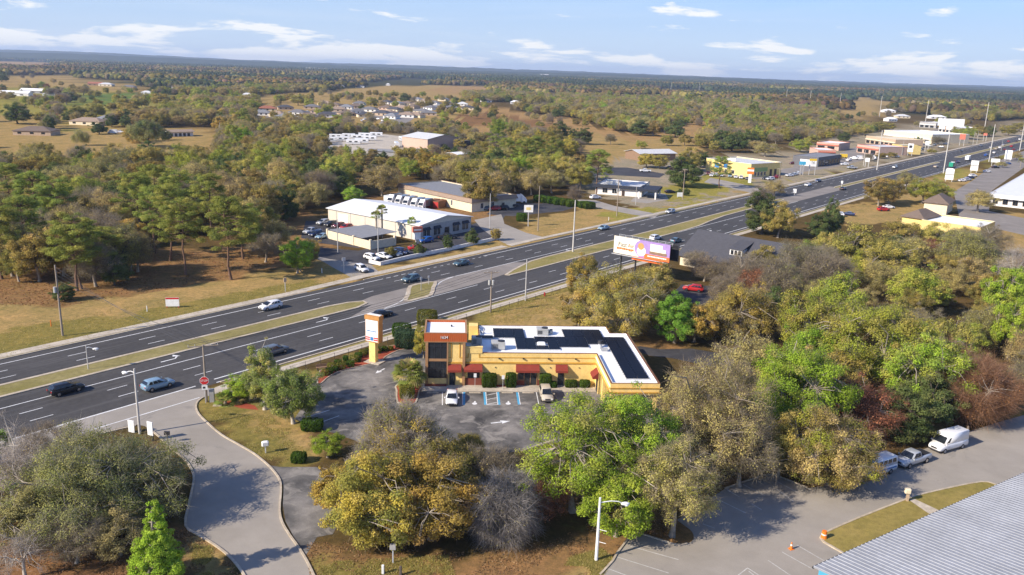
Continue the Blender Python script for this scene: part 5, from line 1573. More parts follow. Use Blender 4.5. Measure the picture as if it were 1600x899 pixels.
# ------------------------------------------------------------------ vehicles (x forward, y to its left, origin on the ground)
CAR = {  # length, width, stations (x, z bottom, z top, half width share), greenhouse (x0, x1 at belt, x2, x3 at roof, belt z, roof z)
    'sedan': dict(L=4.8, W=1.84, st=[(-2.4, .42, .80, .80), (-2.3, .30, 1.00, .93), (-1.5, .22, 1.04, 1), (0, .2, .98, 1), (1.2, .22, .95, 1), (2.1, .25, .82, .95), (2.36, .34, .68, .84), (2.4, .40, .58, .78)], gh=(-2.05, 1.45, -1.05, .25, .97, 1.45), wh=.33, wx=(-1.42, 1.45)),
    'suv': dict(L=4.75, W=1.9, st=[(-2.37, .50, 1.0, .84), (-2.3, .34, 1.12, .95), (-1.5, .25, 1.12, 1), (0, .24, 1.08, 1), (1.1, .25, 1.08, 1), (2.05, .28, .98, .95), (2.33, .38, .84, .86), (2.37, .46, .72, .80)], gh=(-2.25, 1.45, -1.75, .25, 1.06, 1.68), wh=.37, wx=(-1.4, 1.42)),
    'pickup': dict(L=5.8, W=2.0, st=[(-2.9, .55, 1.12, .92), (-2.82, .42, 1.18, .97), (-1.4, .34, 1.18, 1), (0, .32, 1.16, 1), (1.2, .34, 1.18, 1), (2.5, .36, 1.12, .97), (2.84, .44, .98, .9), (2.9, .52, .84, .86)], gh=(-.75, 1.55, -.55, .75, 1.16, 1.88), wh=.41, wx=(-1.75, 1.85)),
    'van': dict(L=5.9, W=2.05, st=[(-2.95, .45, 1.2, .95), (-2.9, .36, 1.3, .99), (-1.5, .32, 1.3, 1), (.6, .32, 1.3, 1), (1.9, .34, 1.28, 1), (2.7, .38, 1.05, .95), (2.9, .44, .92, .88), (2.95, .50, .78, .82)], gh=(-2.93, 2.25, -2.88, 1.35, 1.28, 2.62), wh=.37, wx=(-1.75, 1.95)),
    'bus': dict(L=6.4, W=2.1, st=[(-3.2, .5, 1.2, .96), (-3.15, .36, 1.25, .99), (-1.5, .32, 1.25, 1), (.6, .32, 1.25, 1), (1.9, .34, 1.25, 1), (2.9, .38, 1.12, .95), (3.15, .44, 1.0, .88), (3.2, .5, .85, .82)], gh=(-3.18, 2.1, -3.1, 1.6, 1.24, 2.3), wh=.38, wx=(-1.9, 2.1)),
}
_cars = {}


def car_parts(kind):
    """list of (name, MB, material slot) for one vehicle; slot 'P' is the paint"""
    c = CAR[kind]; hw = c['W'] / 2
    x0, x1, x2, x3, zb, zr = c['gh']
    rings = []
    for x, a, b_, s in c['st']:
        w = hw * s; h = b_ - a
        rings.append([(x, -w * .90, a), (x, -w, a + h * .30), (x, -w * .985, a + h * .72), (x, -w * .88, b_), (x, w * .88, b_), (x, w * .985, a + h * .72), (x, w, a + h * .30), (x, w * .90, a)])
    P = [('body', MB().loft(rings), 'P')]
    wb, wr = hw * .93, hw * (.74 if kind in ('sedan', 'suv', 'pickup') else .86)
    m_ = (x2 - .0, x3)
    crown = .05
    cab = MB().loft([[(x0, -wb, zb - .06), (x1, -wb, zb - .06), (x1, wb, zb - .06), (x0, wb, zb - .06)],
                     [(x2, -wr, zr - crown), (x3, -wr, zr - crown), (x3, wr, zr - crown), (x2, wr, zr - crown)],
                     [(x2 + .14, -wr + .13, zr), (x3 - .14, -wr + .13, zr), (x3 - .14, wr - .13, zr), (x2 + .14, wr - .13, zr)]])
    P.append(('roof', cab, 'P'))
    lerp = lambda a, b_, t: a + (b_ - a) * t

    def pt(x, s, t, o=.012):
        """point on the greenhouse: x share along 0..1 at height share t, side s"""
        xa, xb = lerp(x0, x2, t), lerp(x1, x3, t)
        w = lerp(wb, wr, t) + o
        return (lerp(xa, xb, x), s * w, lerp(zb, zr - crown, t))
    spans = {'sedan': [(.20, .50), (.53, .80)], 'suv': [(.10, .30), (.33, .56), (.585, .80)], 'pickup': [(.10, .46), (.50, .84)], 'van': [(.80, .93)], 'bus': [(.05, .2), (.23, .38), (.41, .56), (.59, .74), (.77, .93)]}[kind]
    for s in (-1, 1):
        for a, b_ in spans:
            lo, hi = (.18, .88) if kind in ('sedan', 'suv', 'pickup') else ((.12, .62) if kind == 'van' else (.3, .85))
            q = [pt(a, s, lo), pt(b_, s, lo), pt(lerp(a, .5, .05) if a < .5 else a, s, hi), pt(b_ - (.05 if b_ > .7 and kind != 'bus' else 0), s, hi)]
            P.append(('side_window', MB().quad(q[0], q[1], q[3], q[2]), 'glass'))
    o = .02
    nf = lambda t, w, e: (lerp(x1, x3, t) + e, w * (lerp(wb, wr, t) - .09), lerp(zb, zr - crown, t))
    nb = lambda t, w, e: (lerp(x0, x2, t) - e, w * (lerp(wb, wr, t) - .09), lerp(zb, zr - crown, t))
    th = .93 if kind != 'van' else .72
    P.append(('windshield', MB().quad(nf(.1, -1, o), nf(.1, 1, o), nf(th, 1, o), nf(th, -1, o)), 'glass'))
    if kind != 'van':
        P.append(('rear_window', MB().quad(nb(.25, 1, o), nb(.25, -1, o), nb(.9, -1, o), nb(.9, 1, o)), 'glass'))
    if kind == 'pickup':
        P.append(('truck_bed', MB().box(-2.72, -hw * .8, 1.185, -.82, hw * .8, 1.195), 'rubber'))
    xf, xr = c['L'] / 2, -c['L'] / 2
    zl = c['st'][-2][2]
    for s in (-1, 1):
        P.append(('headlight', MB().box(xf - .16, s * hw * .62 - .17, zl - .22, xf - .0, s * hw * .62 + .17, zl - .04), 'lamp_lens'))
        P.append(('taillight', MB().box(xr - .02, s * hw * .74 - .11, .78, xr + .1, s * hw * .74 + .11, 1.0), 'tail_lens'))
        P.append(('mirror', MB().box(x1 - .35, s * (hw + .02), zb - .02, x1 - .18, s * (hw + .2), zb + .14) if s > 0 else MB().box(x1 - .35, -(hw + .2), zb - .02, x1 - .18, -(hw + .02), zb + .14), 'P'))
    P.append(('grille', MB().box(xf - .06, -hw * .42, zl - .30, xf + .012, hw * .42, zl - .08), 'dark_metal'))
    P.append(('bumper', MB().box(xf - .2, -hw * .8, .30, xf + .03, hw * .8, .46), 'dark_metal'))
    return P


def wheel_mb(c, i, s):
    r = c['wh']; x = c['wx'][i]; y = s * (c['W'] / 2 - .10)
    a = MB().tube([(x, y - .12, r), (x, y - .09, r), (x, y + .09, r), (x, y + .12, r)], [r * .9, r, r, r * .9], 16)
    b_ = MB().tube([(x, y - .125, r), (x, y + .125, r)], r * .6, 10)
    return a, b_


_partmesh = {}


def car(kind, paint, pos, ang, label, detail=True, group=None, name=None, sc=1.0, cat=None):
    """ang = heading in degrees from +x"""
    if isinstance(pos, tuple): pos = G(*pos)
    nm = name or {'sedan': 'sedan_car', 'suv': 'sport_utility_car', 'pickup': 'pickup_truck', 'van': 'cargo_van', 'bus': 'passenger_van'}[kind]
    cat = cat or {'pickup': 'pickup truck', 'van': 'van', 'bus': 'van'}.get(kind, 'car')
    key = (kind, paint)
    z = .03
    if not detail:
        if ('far',) + key not in _partmesh:
            mats, b_ = ['paint_' + paint, 'glass', 'rubber', 'lamp_lens', 'tail_lens', 'dark_metal'], MB()
            ix = {'P': 0, 'glass': 1, 'rubber': 2, 'lamp_lens': 3, 'tail_lens': 4, 'dark_metal': 5}
            for n, p, mt in car_parts(kind): b_.merge(p, None, ix[mt])
            for i in (0, 1):
                for s in (-1, 1):
                    for q in wheel_mb(CAR[kind], i, s)[:1]: b_.merge(q, None, 2)
            me = b_.mesh(nm, mats)
            bm = bmesh.new(); bm.from_mesh(me); bmesh.ops.recalc_face_normals(bm, faces=bm.faces); bm.to_mesh(me); bm.free()
            _partmesh[('far',) + key] = me
        o = link(nm, _partmesh[('far',) + key], None, (pos[0], pos[1], z), rad(ang))
        o.scale = (sc, sc, sc)
        return tag(o, label, cat, group)
    t = thing(nm, label, cat, (pos[0], pos[1], z), rad(ang), group)
    t.scale = (sc, sc, sc)
    if key not in _partmesh:
        L = []
        for n, p, mt in car_parts(kind):
            me = p.mesh(n, 'paint_' + paint if mt == 'P' else mt, smooth=False)
            bm = bmesh.new(); bm.from_mesh(me); bmesh.ops.recalc_face_normals(bm, faces=bm.faces)
            if n in ('body', 'roof'):
                bmesh.ops.bevel(bm, geom=[e for e in bm.edges if e.calc_face_angle(0) > .35], offset=.035, segments=2, affect='EDGES')
                for f in bm.faces: f.smooth = True
            bm.to_mesh(me); bm.free()
            L.append((n, me))
        W = []
        for i in (0, 1):
            for s in (-1, 1):
                a, b_ = wheel_mb(CAR[kind], i, s)
                W.append((a.mesh('tyre', 'rubber'), b_.mesh('rim', 'chrome' if paint != 'white' or kind != 'van' else 'wall_grey')))
        _partmesh[key] = (L, W)
    L, W = _partmesh[key]
    for n, me in L: link(n, me, t)
    for a, b_ in W:
        w = link('wheel', a, t); link('rim', b_, w)
    return t


AE = math.degrees(TH)            # eastbound heading of the highway
AW = AE + 180
RC = 'cars driving on the highway'
car('suv', 'white', (423, 483), AW, 'silvery white car driving alone near the grass median opposite the pine wood', group=RC, name='driving_car')
car('suv', 'teal', (642, 440), AW, 'grey-blue car passing the small kerbed traffic island', group=RC, name='driving_car')
car('sedan', 'teal', (721, 414.5), AW, 'dark teal sedan driving past the white garden wall', group=RC)
car('suv', 'black', (104, 614), AE, 'black car driving beside the median near the street lamp', group=RC, name='driving_car')
car('suv', 'skyblue', (247, 607), AE, 'pale blue car driving behind the street lamp by the side street', group=RC, name='driving_car')
car('suv', 'grey', (430, 553), AE, 'grey car half hidden behind the green roadside trees', group=RC, name='driving_car')
car('sedan', 'black', (597, 495), AE, 'black sedan driving behind the pylon sign', group=RC)
car('sedan', 'skyblue', (943, 359), AW, 'pale blue sedan driving past the tall pole at the median', group=RC)
car('suv', 'silver', (1047, 333.5), AW, 'silver car approaching along the far carriageway beyond the billboard', group=RC, name='driving_car')
car('suv', 'white', (1024, 375), AE, 'white car just showing above the billboard', False, RC, 'driving_car'); car('sedan', 'teal', (1056, 379), AE, 'dark blue car just showing beyond the billboard corner', False, RC)
car('sedan', 'white', (1262, 291), AW, 'white sedan in the middle lane before the charcoal garage', False, RC); car('sedan', 'navy', (1278, 284.5), AW, 'navy sedan on the outer lane before the charcoal garage', False, RC)
car('sedan', 'black', (1317, 297), AE, 'black sedan at the median nose beyond the opening', False, RC); car('suv', 'silver', (1398, 263), AW, 'silver car alone on the far carriageway above the round oaks', False, RC, 'driving_car')
car('sedan', 'beige', (1462, 262), AE, 'beige car beside the tan traffic queue past the round oaks', False, RC); car('sedan', 'navy', (1496, 254.5), AE, 'navy car between the beige car and the box truck', False, RC)
car('sedan', 'black', (1501, 237.5), AW, 'black car small on the far carriageway by the pole', False, RC); car('suv', 'navy', (1532, 229), AW, 'navy car farther along the far carriageway', False, RC, 'driving_car')
car('suv', 'blue', (1540, 244), AE, 'bright blue car behind the leaning pole', False, RC, 'driving_car'); car('sedan', 'red', (1576, 222), AE, 'red car at the distant crossroads', False, RC)
for k, (x, y, p_) in enumerate(((1553, 240, 'white'), (1562, 232, 'white'), (1570, 235, 'maroon'), (1580, 230, 'red'), (1567, 228, 'silver'), (1584, 235, 'maroon'), (1556, 234, 'beige'), (1548, 232, 'silver'), (1588, 222, 'black'), (1593, 219, 'white'), (1574, 240, 'navy'), (1558, 246, 'grey'))):
    car(('sedan', 'suv')[k % 2], p_, (x, y), AE + 4, p_ + ' car queueing in the distant crossroads traffic', False, 'cars queueing at the crossroads')
# car park by the white shop
PC = 'cars parked around the white shop'
car('suv', 'white', (565, 424), -52, 'white car leaving the driveway of the white shop', group=PC, name='parked_car')
car('suv', 'white', (581, 406.5), -38, 'white car first in the row behind the low garden wall', group=PC, name='parked_car'); car('sedan', 'white', (600, 403.5), -38, 'white sedan behind the street pole, second in the wall row', group=PC)
car('suv', 'silver', (616, 400), -38, 'silver car third in the wall row beside a brown bush', group=PC, name='parked_car'); car('suv', 'navy', (628, 397), -38, 'navy car last in the wall row by the red sign', group=PC, name='parked_car')
car('suv', 'blue', (665, 379), AW - 4, 'bright blue car parked under the dark shop windows', group=PC, name='parked_car'); car('pickup', 'black', (698, 374), 30, 'black pickup parked before the shop entrance', group=PC)
car('sedan', 'red', (651, 391), 20, 'red car beside the sign pillar of the shop', group=PC)
for x, y, k_, p_, lab in ((505, 351, 'suv', 'silver', 'silver car at the far end of the side row of the shop'), (517.5, 353.5, 'suv', 'black', 'black car next to the silver one in the side row'), (529, 356, 'suv', 'maroon', 'dark maroon car in the side row by the long wall'), (541, 358.5, 'suv', 'red', 'red car in the side row by the long wall'), (554, 361, 'sedan', 'black', 'black sedan at the near end of the side row'),
                          (487, 365, 'pickup', 'silver', 'silver pickup at the wood edge by the yard wall'), (494, 369, 'suv', 'navy', 'dark blue car between pickup and pale car at the yard wall'), (504, 372.5, 'sedan', 'skyblue', 'pale blue sedan against the yard wall corner')):
    car(k_, p_, (x, y), -120, lab, True, PC, None if k_ != 'suv' else 'parked_car')
for x, y, k_, p_, lab in ((758, 329, 'suv', 'grey', 'grey car under the oak by the cream office'), (772, 329, 'suv', 'red', 'red car under the oak by the cream office'), (785, 328, 'suv', 'black', 'black car under the oak by the cream office'), (797, 324, 'pickup', 'black', 'black pickup in the shaded lot beside the white cab')):
    car(k_, p_, (x, y), 200, lab, True, PC, None if k_ != 'suv' else 'parked_car')
car('suv', 'white', (930, 281 + 30), 30, 'white car by the hedge of the service building', True, PC, 'parked_car')
# restaurant and the near lot
car('sedan', 'white', (706, 627), -87, 'white sedan parked before the entrance tower', group='cars at the yellow restaurant')
car('suv', 'beige', (853, 622), -85, 'beige car half hidden by the green oak at the restaurant', group='cars at the yellow restaurant', name='parked_car')
vb = (G(1482, 706) - G(1425, 724)); va = math.degrees(atan2(vb.y, vb.x)) + 180
car('van', 'white', (1480, 701), va - 2, 'tall white cargo van last in the kerb row')
car('pickup', 'silver', (1424, 724), va + 1, 'silver pickup between the van and the striped minibus')
t = car('bus', 'white', (1365, 741), va, 'white minibus with blue stripe half under the olive oak')
for s in (-1, 1):
    MB().box(-2.9, s * 1.058 - .012, .82, 2.4, s * 1.058 + .012, 1.0).build('stripe', 'letter_blue', t)
car('suv', 'red', (1083, 455), 160, 'red car parked by the bare trees behind the billboard', name='parked_car')
for x, y, k_, p_, a_, lab in ((1325, 337, 'sedan', 'navy', 150, 'navy sedan by the yellow stucco building'), (1309, 338, 'suv', 'silver', 150, 'silver car half hidden near the stucco building'), (1380, 330, 'suv', 'red', 10, 'red car beside the hipped roof corner'), (1388, 326, 'sedan', 'white', 10, 'white sedan behind the red car at the hipped roof'),
                              (1503, 284, 'sedan', 'white', 20, 'white car first in the strip mall row'), (1511, 282.5, 'suv', 'silver', 20, 'silver car second in the strip mall row'), (1516, 279.5, 'sedan', 'navy', 20, 'navy car third in the strip mall row'), (1520, 276.5, 'suv', 'white', 20, 'white car fourth in the strip mall row'), (1542, 269.5, 'sedan', 'white', 15, 'white car alone in the middle of the strip mall lot'), (1555, 263, 'sedan', 'black', 15, 'black car past the lone white one in the strip mall lot'), (1574, 257, 'sedan', 'blue', 15, 'blue car at the end of the strip mall lot'),
                              (1107, 273, 'pickup', 'maroon', 250, 'maroon pickup under the pine by the mural building'), (1112, 276, 'suv', 'white', 250, 'white car under the pine by the mural building'), (1119, 275.5, 'sedan', 'white', 250, 'second white car along the mural building front'), (1128, 276, 'sedan', 'silver', 250, 'silver car right of the pine at the mural building'), (1141, 277, 'suv', 'skyblue', 250, 'pale blue car in the mural building row'), (1150, 278.5, 'sedan', 'white', 250, 'white sedan beneath the blue mural'), (1158, 279.5, 'suv', 'white', 250, 'white car last in the mural building row'), (1168, 281, 'sedan', 'grey', 250, 'grey car by the orange pylon sign'),
                              (1197, 281, 'sedan', 'black', 210, 'black car facing the roadside bank by the mural building'), (1203, 281.5, 'suv', 'white', 210, 'white car beside a red one on the roadside bank'), (1212, 279, 'suv', 'red', 210, 'red car by the leaning pole on the roadside bank'), (1233, 276, 'sedan', 'white', 210, 'white car first of the pale row under the teal sign'), (1240, 274.5, 'sedan', 'silver', 210, 'silver car in the pale row under the teal sign'), (1246, 273, 'suv', 'white', 210, 'white car last of the pale row under the teal sign'),
                              (1239, 257, 'suv', 'maroon', 200, 'maroon car behind the charcoal garage wall'), (1319, 258.5, 'suv', 'white', 190, 'white car on the grass bank past the garage'), (1331, 264, 'pickup', 'silver', 190, 'silver pickup on the grass bank past the garage'), (1316, 247, 'van', 'yellow', 180, 'yellow van in the yard beyond the garage'), (1343, 250, 'van', 'white', 180, 'white van in the yard beyond the garage'), (1357, 247, 'sedan', 'silver', 170, 'silver car in the yard before the orange shops'), (1370, 246, 'suv', 'white', 170, 'white car in the yard before the orange shops'),
                              (1008, 269, 'pickup', 'white', 185, 'white pickup crossing behind the service building'), (1046, 265, 'pickup', 'black', 100, 'black pickup beside a white van behind the big oak'), (1056, 264, 'van', 'white', 100, 'white van beside the black pickup behind the big oak'), (1047, 302, 'sedan', 'black', 20, 'black car at the corner of the service building')):
    car(k_, p_, (x, y), a_, lab, False)
r7 = random.Random(3)
for k, (x, y) in enumerate(((1290, 252), (1297, 251), (1306, 256), (1326, 252), (1334, 249), (1350, 246), (1362, 244), (1376, 242), (1384, 240), (1366, 250), (1380, 246), (1410, 236), (1418, 233), (1428, 231), (1436, 229), (1440, 235), (1452, 230), (1460, 228), (1470, 231), (1402, 246), (1415, 240), (1486, 222), (1478, 226))):
    p_ = r7.choice(('white', 'silver', 'black', 'grey', 'red', 'navy', 'white')); car(r7.choice(('sedan', 'suv', 'pickup')), p_, (x, y), r7.choice((50, 140, 230)), p_ + ' car among those parked before the far shops', False, 'cars parked before the far shops', 'parked_car')
for k, (x, y) in enumerate(((440, 178), (480, 176), (570, 188), (590, 187), (606, 191), (620, 183), (640, 176), (655, 173), (700, 163), (565, 190), (598, 190))):
    car(r7.choice(('sedan', 'suv', 'pickup')), 'white', (x, y), r7.uniform(0, 180), 'white car parked in the subdivision drives', False, 'cars parked in the subdivision', 'parked_car')
car('van', 'white', (176, 209), 190, 'white van parked by the farm trees', False); car('pickup', 'white', (188, 208), 190, 'white pickup beside the farm van', False)


def box_truck(pos, ang, label, paint='white', L=7.5, group=None):
    if isinstance(pos, tuple): pos = G(*pos)
    t = thing('box_truck', label, 'truck', (pos[0], pos[1], .02), rad(ang), group)
    MB().bbox(-L / 2, -1.15, .9, L / 2 - 2.3, 1.15, 3.3, .06).build('cargo_box', 'paint_' + paint, t)
    cab = MB().loft([[(L / 2 - 2.2, -1.05, .5), (L / 2, -1.05, .5), (L / 2, 1.05, .5), (L / 2 - 2.2, 1.05, .5)], [(L / 2 - 2.2, -1.05, 1.5), (L / 2, -1.05, 1.45), (L / 2, 1.05, 1.45), (L / 2 - 2.2, 1.05, 1.5)],
                     [(L / 2 - 2.2, -1.0, 2.6), (L / 2 - .75, -1.0, 2.5), (L / 2 - .75, 1.0, 2.5), (L / 2 - 2.2, 1.0, 2.6)]]).build('cab', 'paint_white', t)
    MB().add([(L / 2 + .01, -.9, 1.55), (L / 2 + .01, .9, 1.55), (L / 2 - .66, .85, 2.4), (L / 2 - .66, -.85, 2.4)], [(0, 1, 2, 3)]).build('windshield', 'glass', cab)
    if True:
        MB().add([(L / 2 - 2.2, -1.05, 2.6), (L / 2 - .9, -1.0, 2.55), (L / 2 - 1.9, -.95, 3.5), (L / 2 - 2.25, -1.05, 3.5), (L / 2 - 2.2, 1.05, 2.6), (L / 2 - .9, 1.0, 2.55), (L / 2 - 1.9, .95, 3.5), (L / 2 - 2.25, 1.05, 3.5)],
                 [(0, 1, 2, 3), (7, 6, 5, 4), (1, 5, 6, 2), (2, 6, 7, 3), (0, 3, 7, 4)]).build('wind_deflector', 'paint_white', cab)
    for x in (-L / 2 + 1.4, L / 2 - 1.1):
        for s in (-1, 1):
            MB().tube([(x, s * .85, .48), (x, s * 1.12, .48)], .48, 12).build('wheel', 'rubber', t)
    MB().box(L / 2 - .05, -.6, .75, L / 2 + .02, .6, 1.2).build('grille', 'dark_metal', t)
    return t


for k, (x, y) in enumerate(((616.5, 318), (628.5, 320), (640.5, 322), (652.5, 324.5), (664.5, 326))):
    nm = ('first', 'second', 'third', 'fourth', 'fifth')[k]
    box_truck((x, y), -112, nm + ' delivery truck counted from the pale oak in the row behind the shop', 'grey', 7.5, 'delivery trucks behind the shop')
for x, y, lab in ((676, 323, 'rust-brown container next to the delivery trucks'), (688, 324, 'darker rust container against the cream office wall')):
    t = thing('container', lab, 'container', G(x, y), rad(66))
    MB().bbox(-3.5, -1.2, 0, 3.5, 1.2, 2.5, .04).build('shell', 'trim_brown', t); MB().box(-3.54, -1.05, .1, -3.5, 1.05, 2.3).build('door', 'red_paint', t)
t = thing('trailer', 'small white box trailer beside the first delivery truck', 'trailer', G(608, 316), rad(66))
MB().bbox(-2, -1.1, .5, 2, 1.1, 2.6, .04).build('box', 'paint_white', t); MB().tube([(0, -1.15, .4), (0, 1.15, .4)], .4, 12).build('wheel', 'rubber', t)
box_truck((1512, 251.5), AE, 'white box truck on the near carriageway by the strip mall lot', 'white', 7)
t = box_truck((1487, 262.5), AE, 'green and white box truck near the white pylon signs', 'green', 6.5)
box_truck((806, 318), 15, 'white truck with pale box in the shaded lot beside the hedge', 'white', 8)


def caravan(pos, ang, label, L=8.5, h=3.1):
    if isinstance(pos, tuple): pos = G(*pos)
    t = thing('caravan', label, 'caravan', (pos[0], pos[1], 0), rad(ang), 'white caravans in the storage yard')
    MB().loft([[(x, p[0], p[1]) for p in ((-1.2, .6), (1.2, .6), (1.25, h - .2), (1.0, h), (-1.0, h), (-1.25, h - .2))] for x in (-L / 2, L / 2)]).build('body', 'paint_white', t)
    MB().box(-L * .3, -1.29, 1.6, -L * .1, -1.26, 2.3).build('window', 'glass', t); MB().box(L * .1, -1.29, 1.6, L * .32, -1.26, 2.3).build('window', 'glass', t)
    MB().box(-L * .48, -1.29, 1.1, L * .48, -1.262, 1.3).build('stripe', 'paint_grey', t)
    for s in (-1, 1): MB().tube([(-.4, s * 1.0, .38), (-.4, s * 1.2, .38)], .38, 10).build('wheel', 'rubber', t)


for k, (x, y, a_) in enumerate(((545, 216, 8), (558, 218, 8), (570, 215, 4), (578, 220, 6), (536, 221, 10), (525, 217, 8), (565, 224, 4), (588, 214, 5), (552, 226, 6), (628, 221, -70), (620, 230, -75), (514, 222, 10))):
    caravan((x, y), a_, ('white caravan with grey stripe in the storage yard rows' if y < 229 and x < 600 else ('white caravan standing by the metal hall side of the yard' if y < 225 else 'white caravan at the front gate of the storage yard')))

# ------------------------------------------------------------------ poles, lamps and signs
def pole(name, label, pos, h, r0=.17, mat_='wood_pole', cat='utility pole', arms=(), can=None, group='poles along the highway', lean=(0, 0)):
    if isinstance(pos, tuple): pos = G(*pos)
    t = thing(name, label, cat, (pos[0], pos[1], 0), 0, group)
    MB().tube([(0, 0, 0), (lean[0], lean[1], h)], [r0, r0 * .65], 10).build('pole', mat_, t)
    for z, w, az in arms:
        d = Vector((cos(az), sin(az), 0))
        a = MB().tube([d * -w + Vector((0, 0, z)), d * w + Vector((0, 0, z))], .09, 6).build('crossarm', mat_, t)
        ib = MB()
        for k in (-1, -.55, .55, 1): ib.cyl(d.x * w * k * .95, d.y * w * k * .95, z + .08, z + .32, .05, n=6)
        ib.build('insulator', 'ac_unit', a)
    if can:
        for q in range(can[1]):
            MB().cyl(.42 * cos(2.2 * q + 3.6), .42 * sin(2.2 * q + 3.6), can[0] - .55, can[0] + .45, .26, n=10).build('transformer', 'ac_unit', t)
    return t


PA = TH + pi / 2
pole('utility_pole', 'tall wooden pole with transformer at the pine wood edge', (98, 525), 13, .2, arms=(), can=(8.6, 1))
pole('utility_pole', 'wooden pole with a long crossarm behind the stop sign', (323, 628), 8.8, .19, arms=((8.6, 2.1, rad(20)),), can=None)
pole('utility_pole', 'wooden pole with crossarm and transformers beside the yellow building lawn', (766.5, 488), 8.7, .18, arms=((8.4, 1.6, rad(8)),), can=(6.4, 2))
pole('utility_pole', 'plain grey pole on the sidewalk left of the oaks', (821, 470), 9.2, .16, 'grey_pole')
pole('utility_pole', 'tall pale pole standing in the median right of the billboard sightline', (895, 394), 14.5, .22, 'concrete_pole')
pole('utility_pole', 'thin grey pole beside the white roadside sign', (840.5, 361), 14, .17, 'wood_pole')
pole('utility_pole', 'wooden pole with transformers before the service building', (963.5, 338), 13, .19, can=(9.2, 2))
pole('light_pole', 'short light pole in the service building lot', (993, 320), 7, .12, 'grey_pole', 'light pole')
pole('utility_pole', 'wooden pole behind the small white lawn sign', (1066.5, 312), 12.5, .18, arms=((12, 1.0, PA),))
pole('utility_pole', 'leaning wooden pole beside the red car on the bank', (1215, 298), 12.5, .18, arms=((9.5, 1.2, PA),))
pole('utility_pole', 'tall concrete pole rising above the round oaks by the far shops', (1370, 266), 22, .3, 'concrete_pole')
pole('utility_pole', 'shorter pole just before the tall concrete one', (1349, 259), 9, .17, 'concrete_pole')
pole('utility_pole', 'tall leaning concrete pole among the white pylon signs', (1474, 271), 23, .3, 'concrete_pole')
pole('utility_pole', 'tall concrete pole at the strip mall lot', (1545, 253), 24, .3, 'concrete_pole')
pole('utility_pole', 'tall concrete pole at the picture edge by the crossroads', (1593, 236), 26, .32, 'concrete_pole')
for x, y, h, lab in ((1374, 183, 29, 'very tall pole among trees beyond the strip'), (1446, 191, 28, 'very tall pole behind the white store'), (1538, 203, 30, 'very tall pole in the trees near the crossroads'), (1265, 164, 27, 'very tall pole far out in the woods'), (1228, 160, 27, 'faint tall pole far out in the woods'), (1312, 166, 25, 'faint pole over the open woods'), (1092, 145, 30, 'faint tall pole near the apartment rows'), (1048, 143, 28, 'second faint pole near the apartment rows')):
    pole('transmission_pole', lab, (x, y), h, .4, 'concrete_pole', group='tall poles beyond the strip')
for x, y, h, lab in ((1564, 236, 8, 'street lamp at the crossroads queue'), (1520, 227, 11, 'pair pole by the far roadside trees'), (1526, 226, 11, 'second pair pole by the far roadside trees'), (1482, 214, 12, 'thin pole at the big white store'), (1409, 243, 10, 'thin pole before the amber wall shop'), (528, 395, 9, 'thin pole at the walled yard'), (591, 402, 11, 'thin pole in the row of parked cars'), (765, 357, 11, 'brown pole at the white shop driveway'), (344, 213, 9, 'pale pole near the white stable'), (533, 206, 9, 'pale pole at the dark tree row')):
    pole('utility_pole', lab, (x, y), h, .14, 'grey_pole')


def street_lamp(label, pos, h, az, arm=1.9, s=1.0, mat_='concrete_pole', head='lamp_lens', steps=False):
    if isinstance(pos, tuple): pos = G(*pos)
    t = thing('street_lamp', label, 'street lamp', (pos[0], pos[1], 0), az, 'street lamps')
    MB().tube([(0, 0, 0), (0, 0, h)], [.16 * s, .10 * s], 10).build('pole', mat_, t)
    MB().tube([(0, 0, h - .55), (arm * .6, 0, h - .42), (arm, 0, h - .5), (arm + .35, 0, h - .66)], [.05, .05, .05, .05], 8).build('arm', 'sign_white', t)
    hd = MB().cap((arm + .75, 0, h - .78), .48, 12, 6, sx=1, sy=.5, sz=.38).build('lamp_head', 'sign_white', t, smooth=True)
    MB().cap((arm + .85, 0, h - .90), .26, 10, 5, sz=.7).build('lens', head, hd, smooth=True)
    if steps:
        for z in (2.2, 3.6): MB().tube([(0, 0, z), (.75, -.55, z + .05)], .03, 5).build('bracket', 'sign_white', t)
    return t


street_lamp('white street lamp with curved arm at the corner of the grey lot', (931.5, 876), 7.15, rad(8), 1.9, 1.15, 'sign_white', steps=True)
street_lamp('pale street lamp on the side street corner by the olive willow', (218.5, 678), 9.2, rad(160), .9, 1.1)
street_lamp('street lamp half hidden between the olive oaks at the grey lot', (1188, 740), 6.9, rad(5), 2.0, .8)
street_lamp('small street lamp standing in the grass median', (138, 578), 4.2, rad(20), .6, .5)
street_lamp('small lamp beside the bare tree at the stucco building', (1470, 318), 8, rad(30), 1.2, .7)


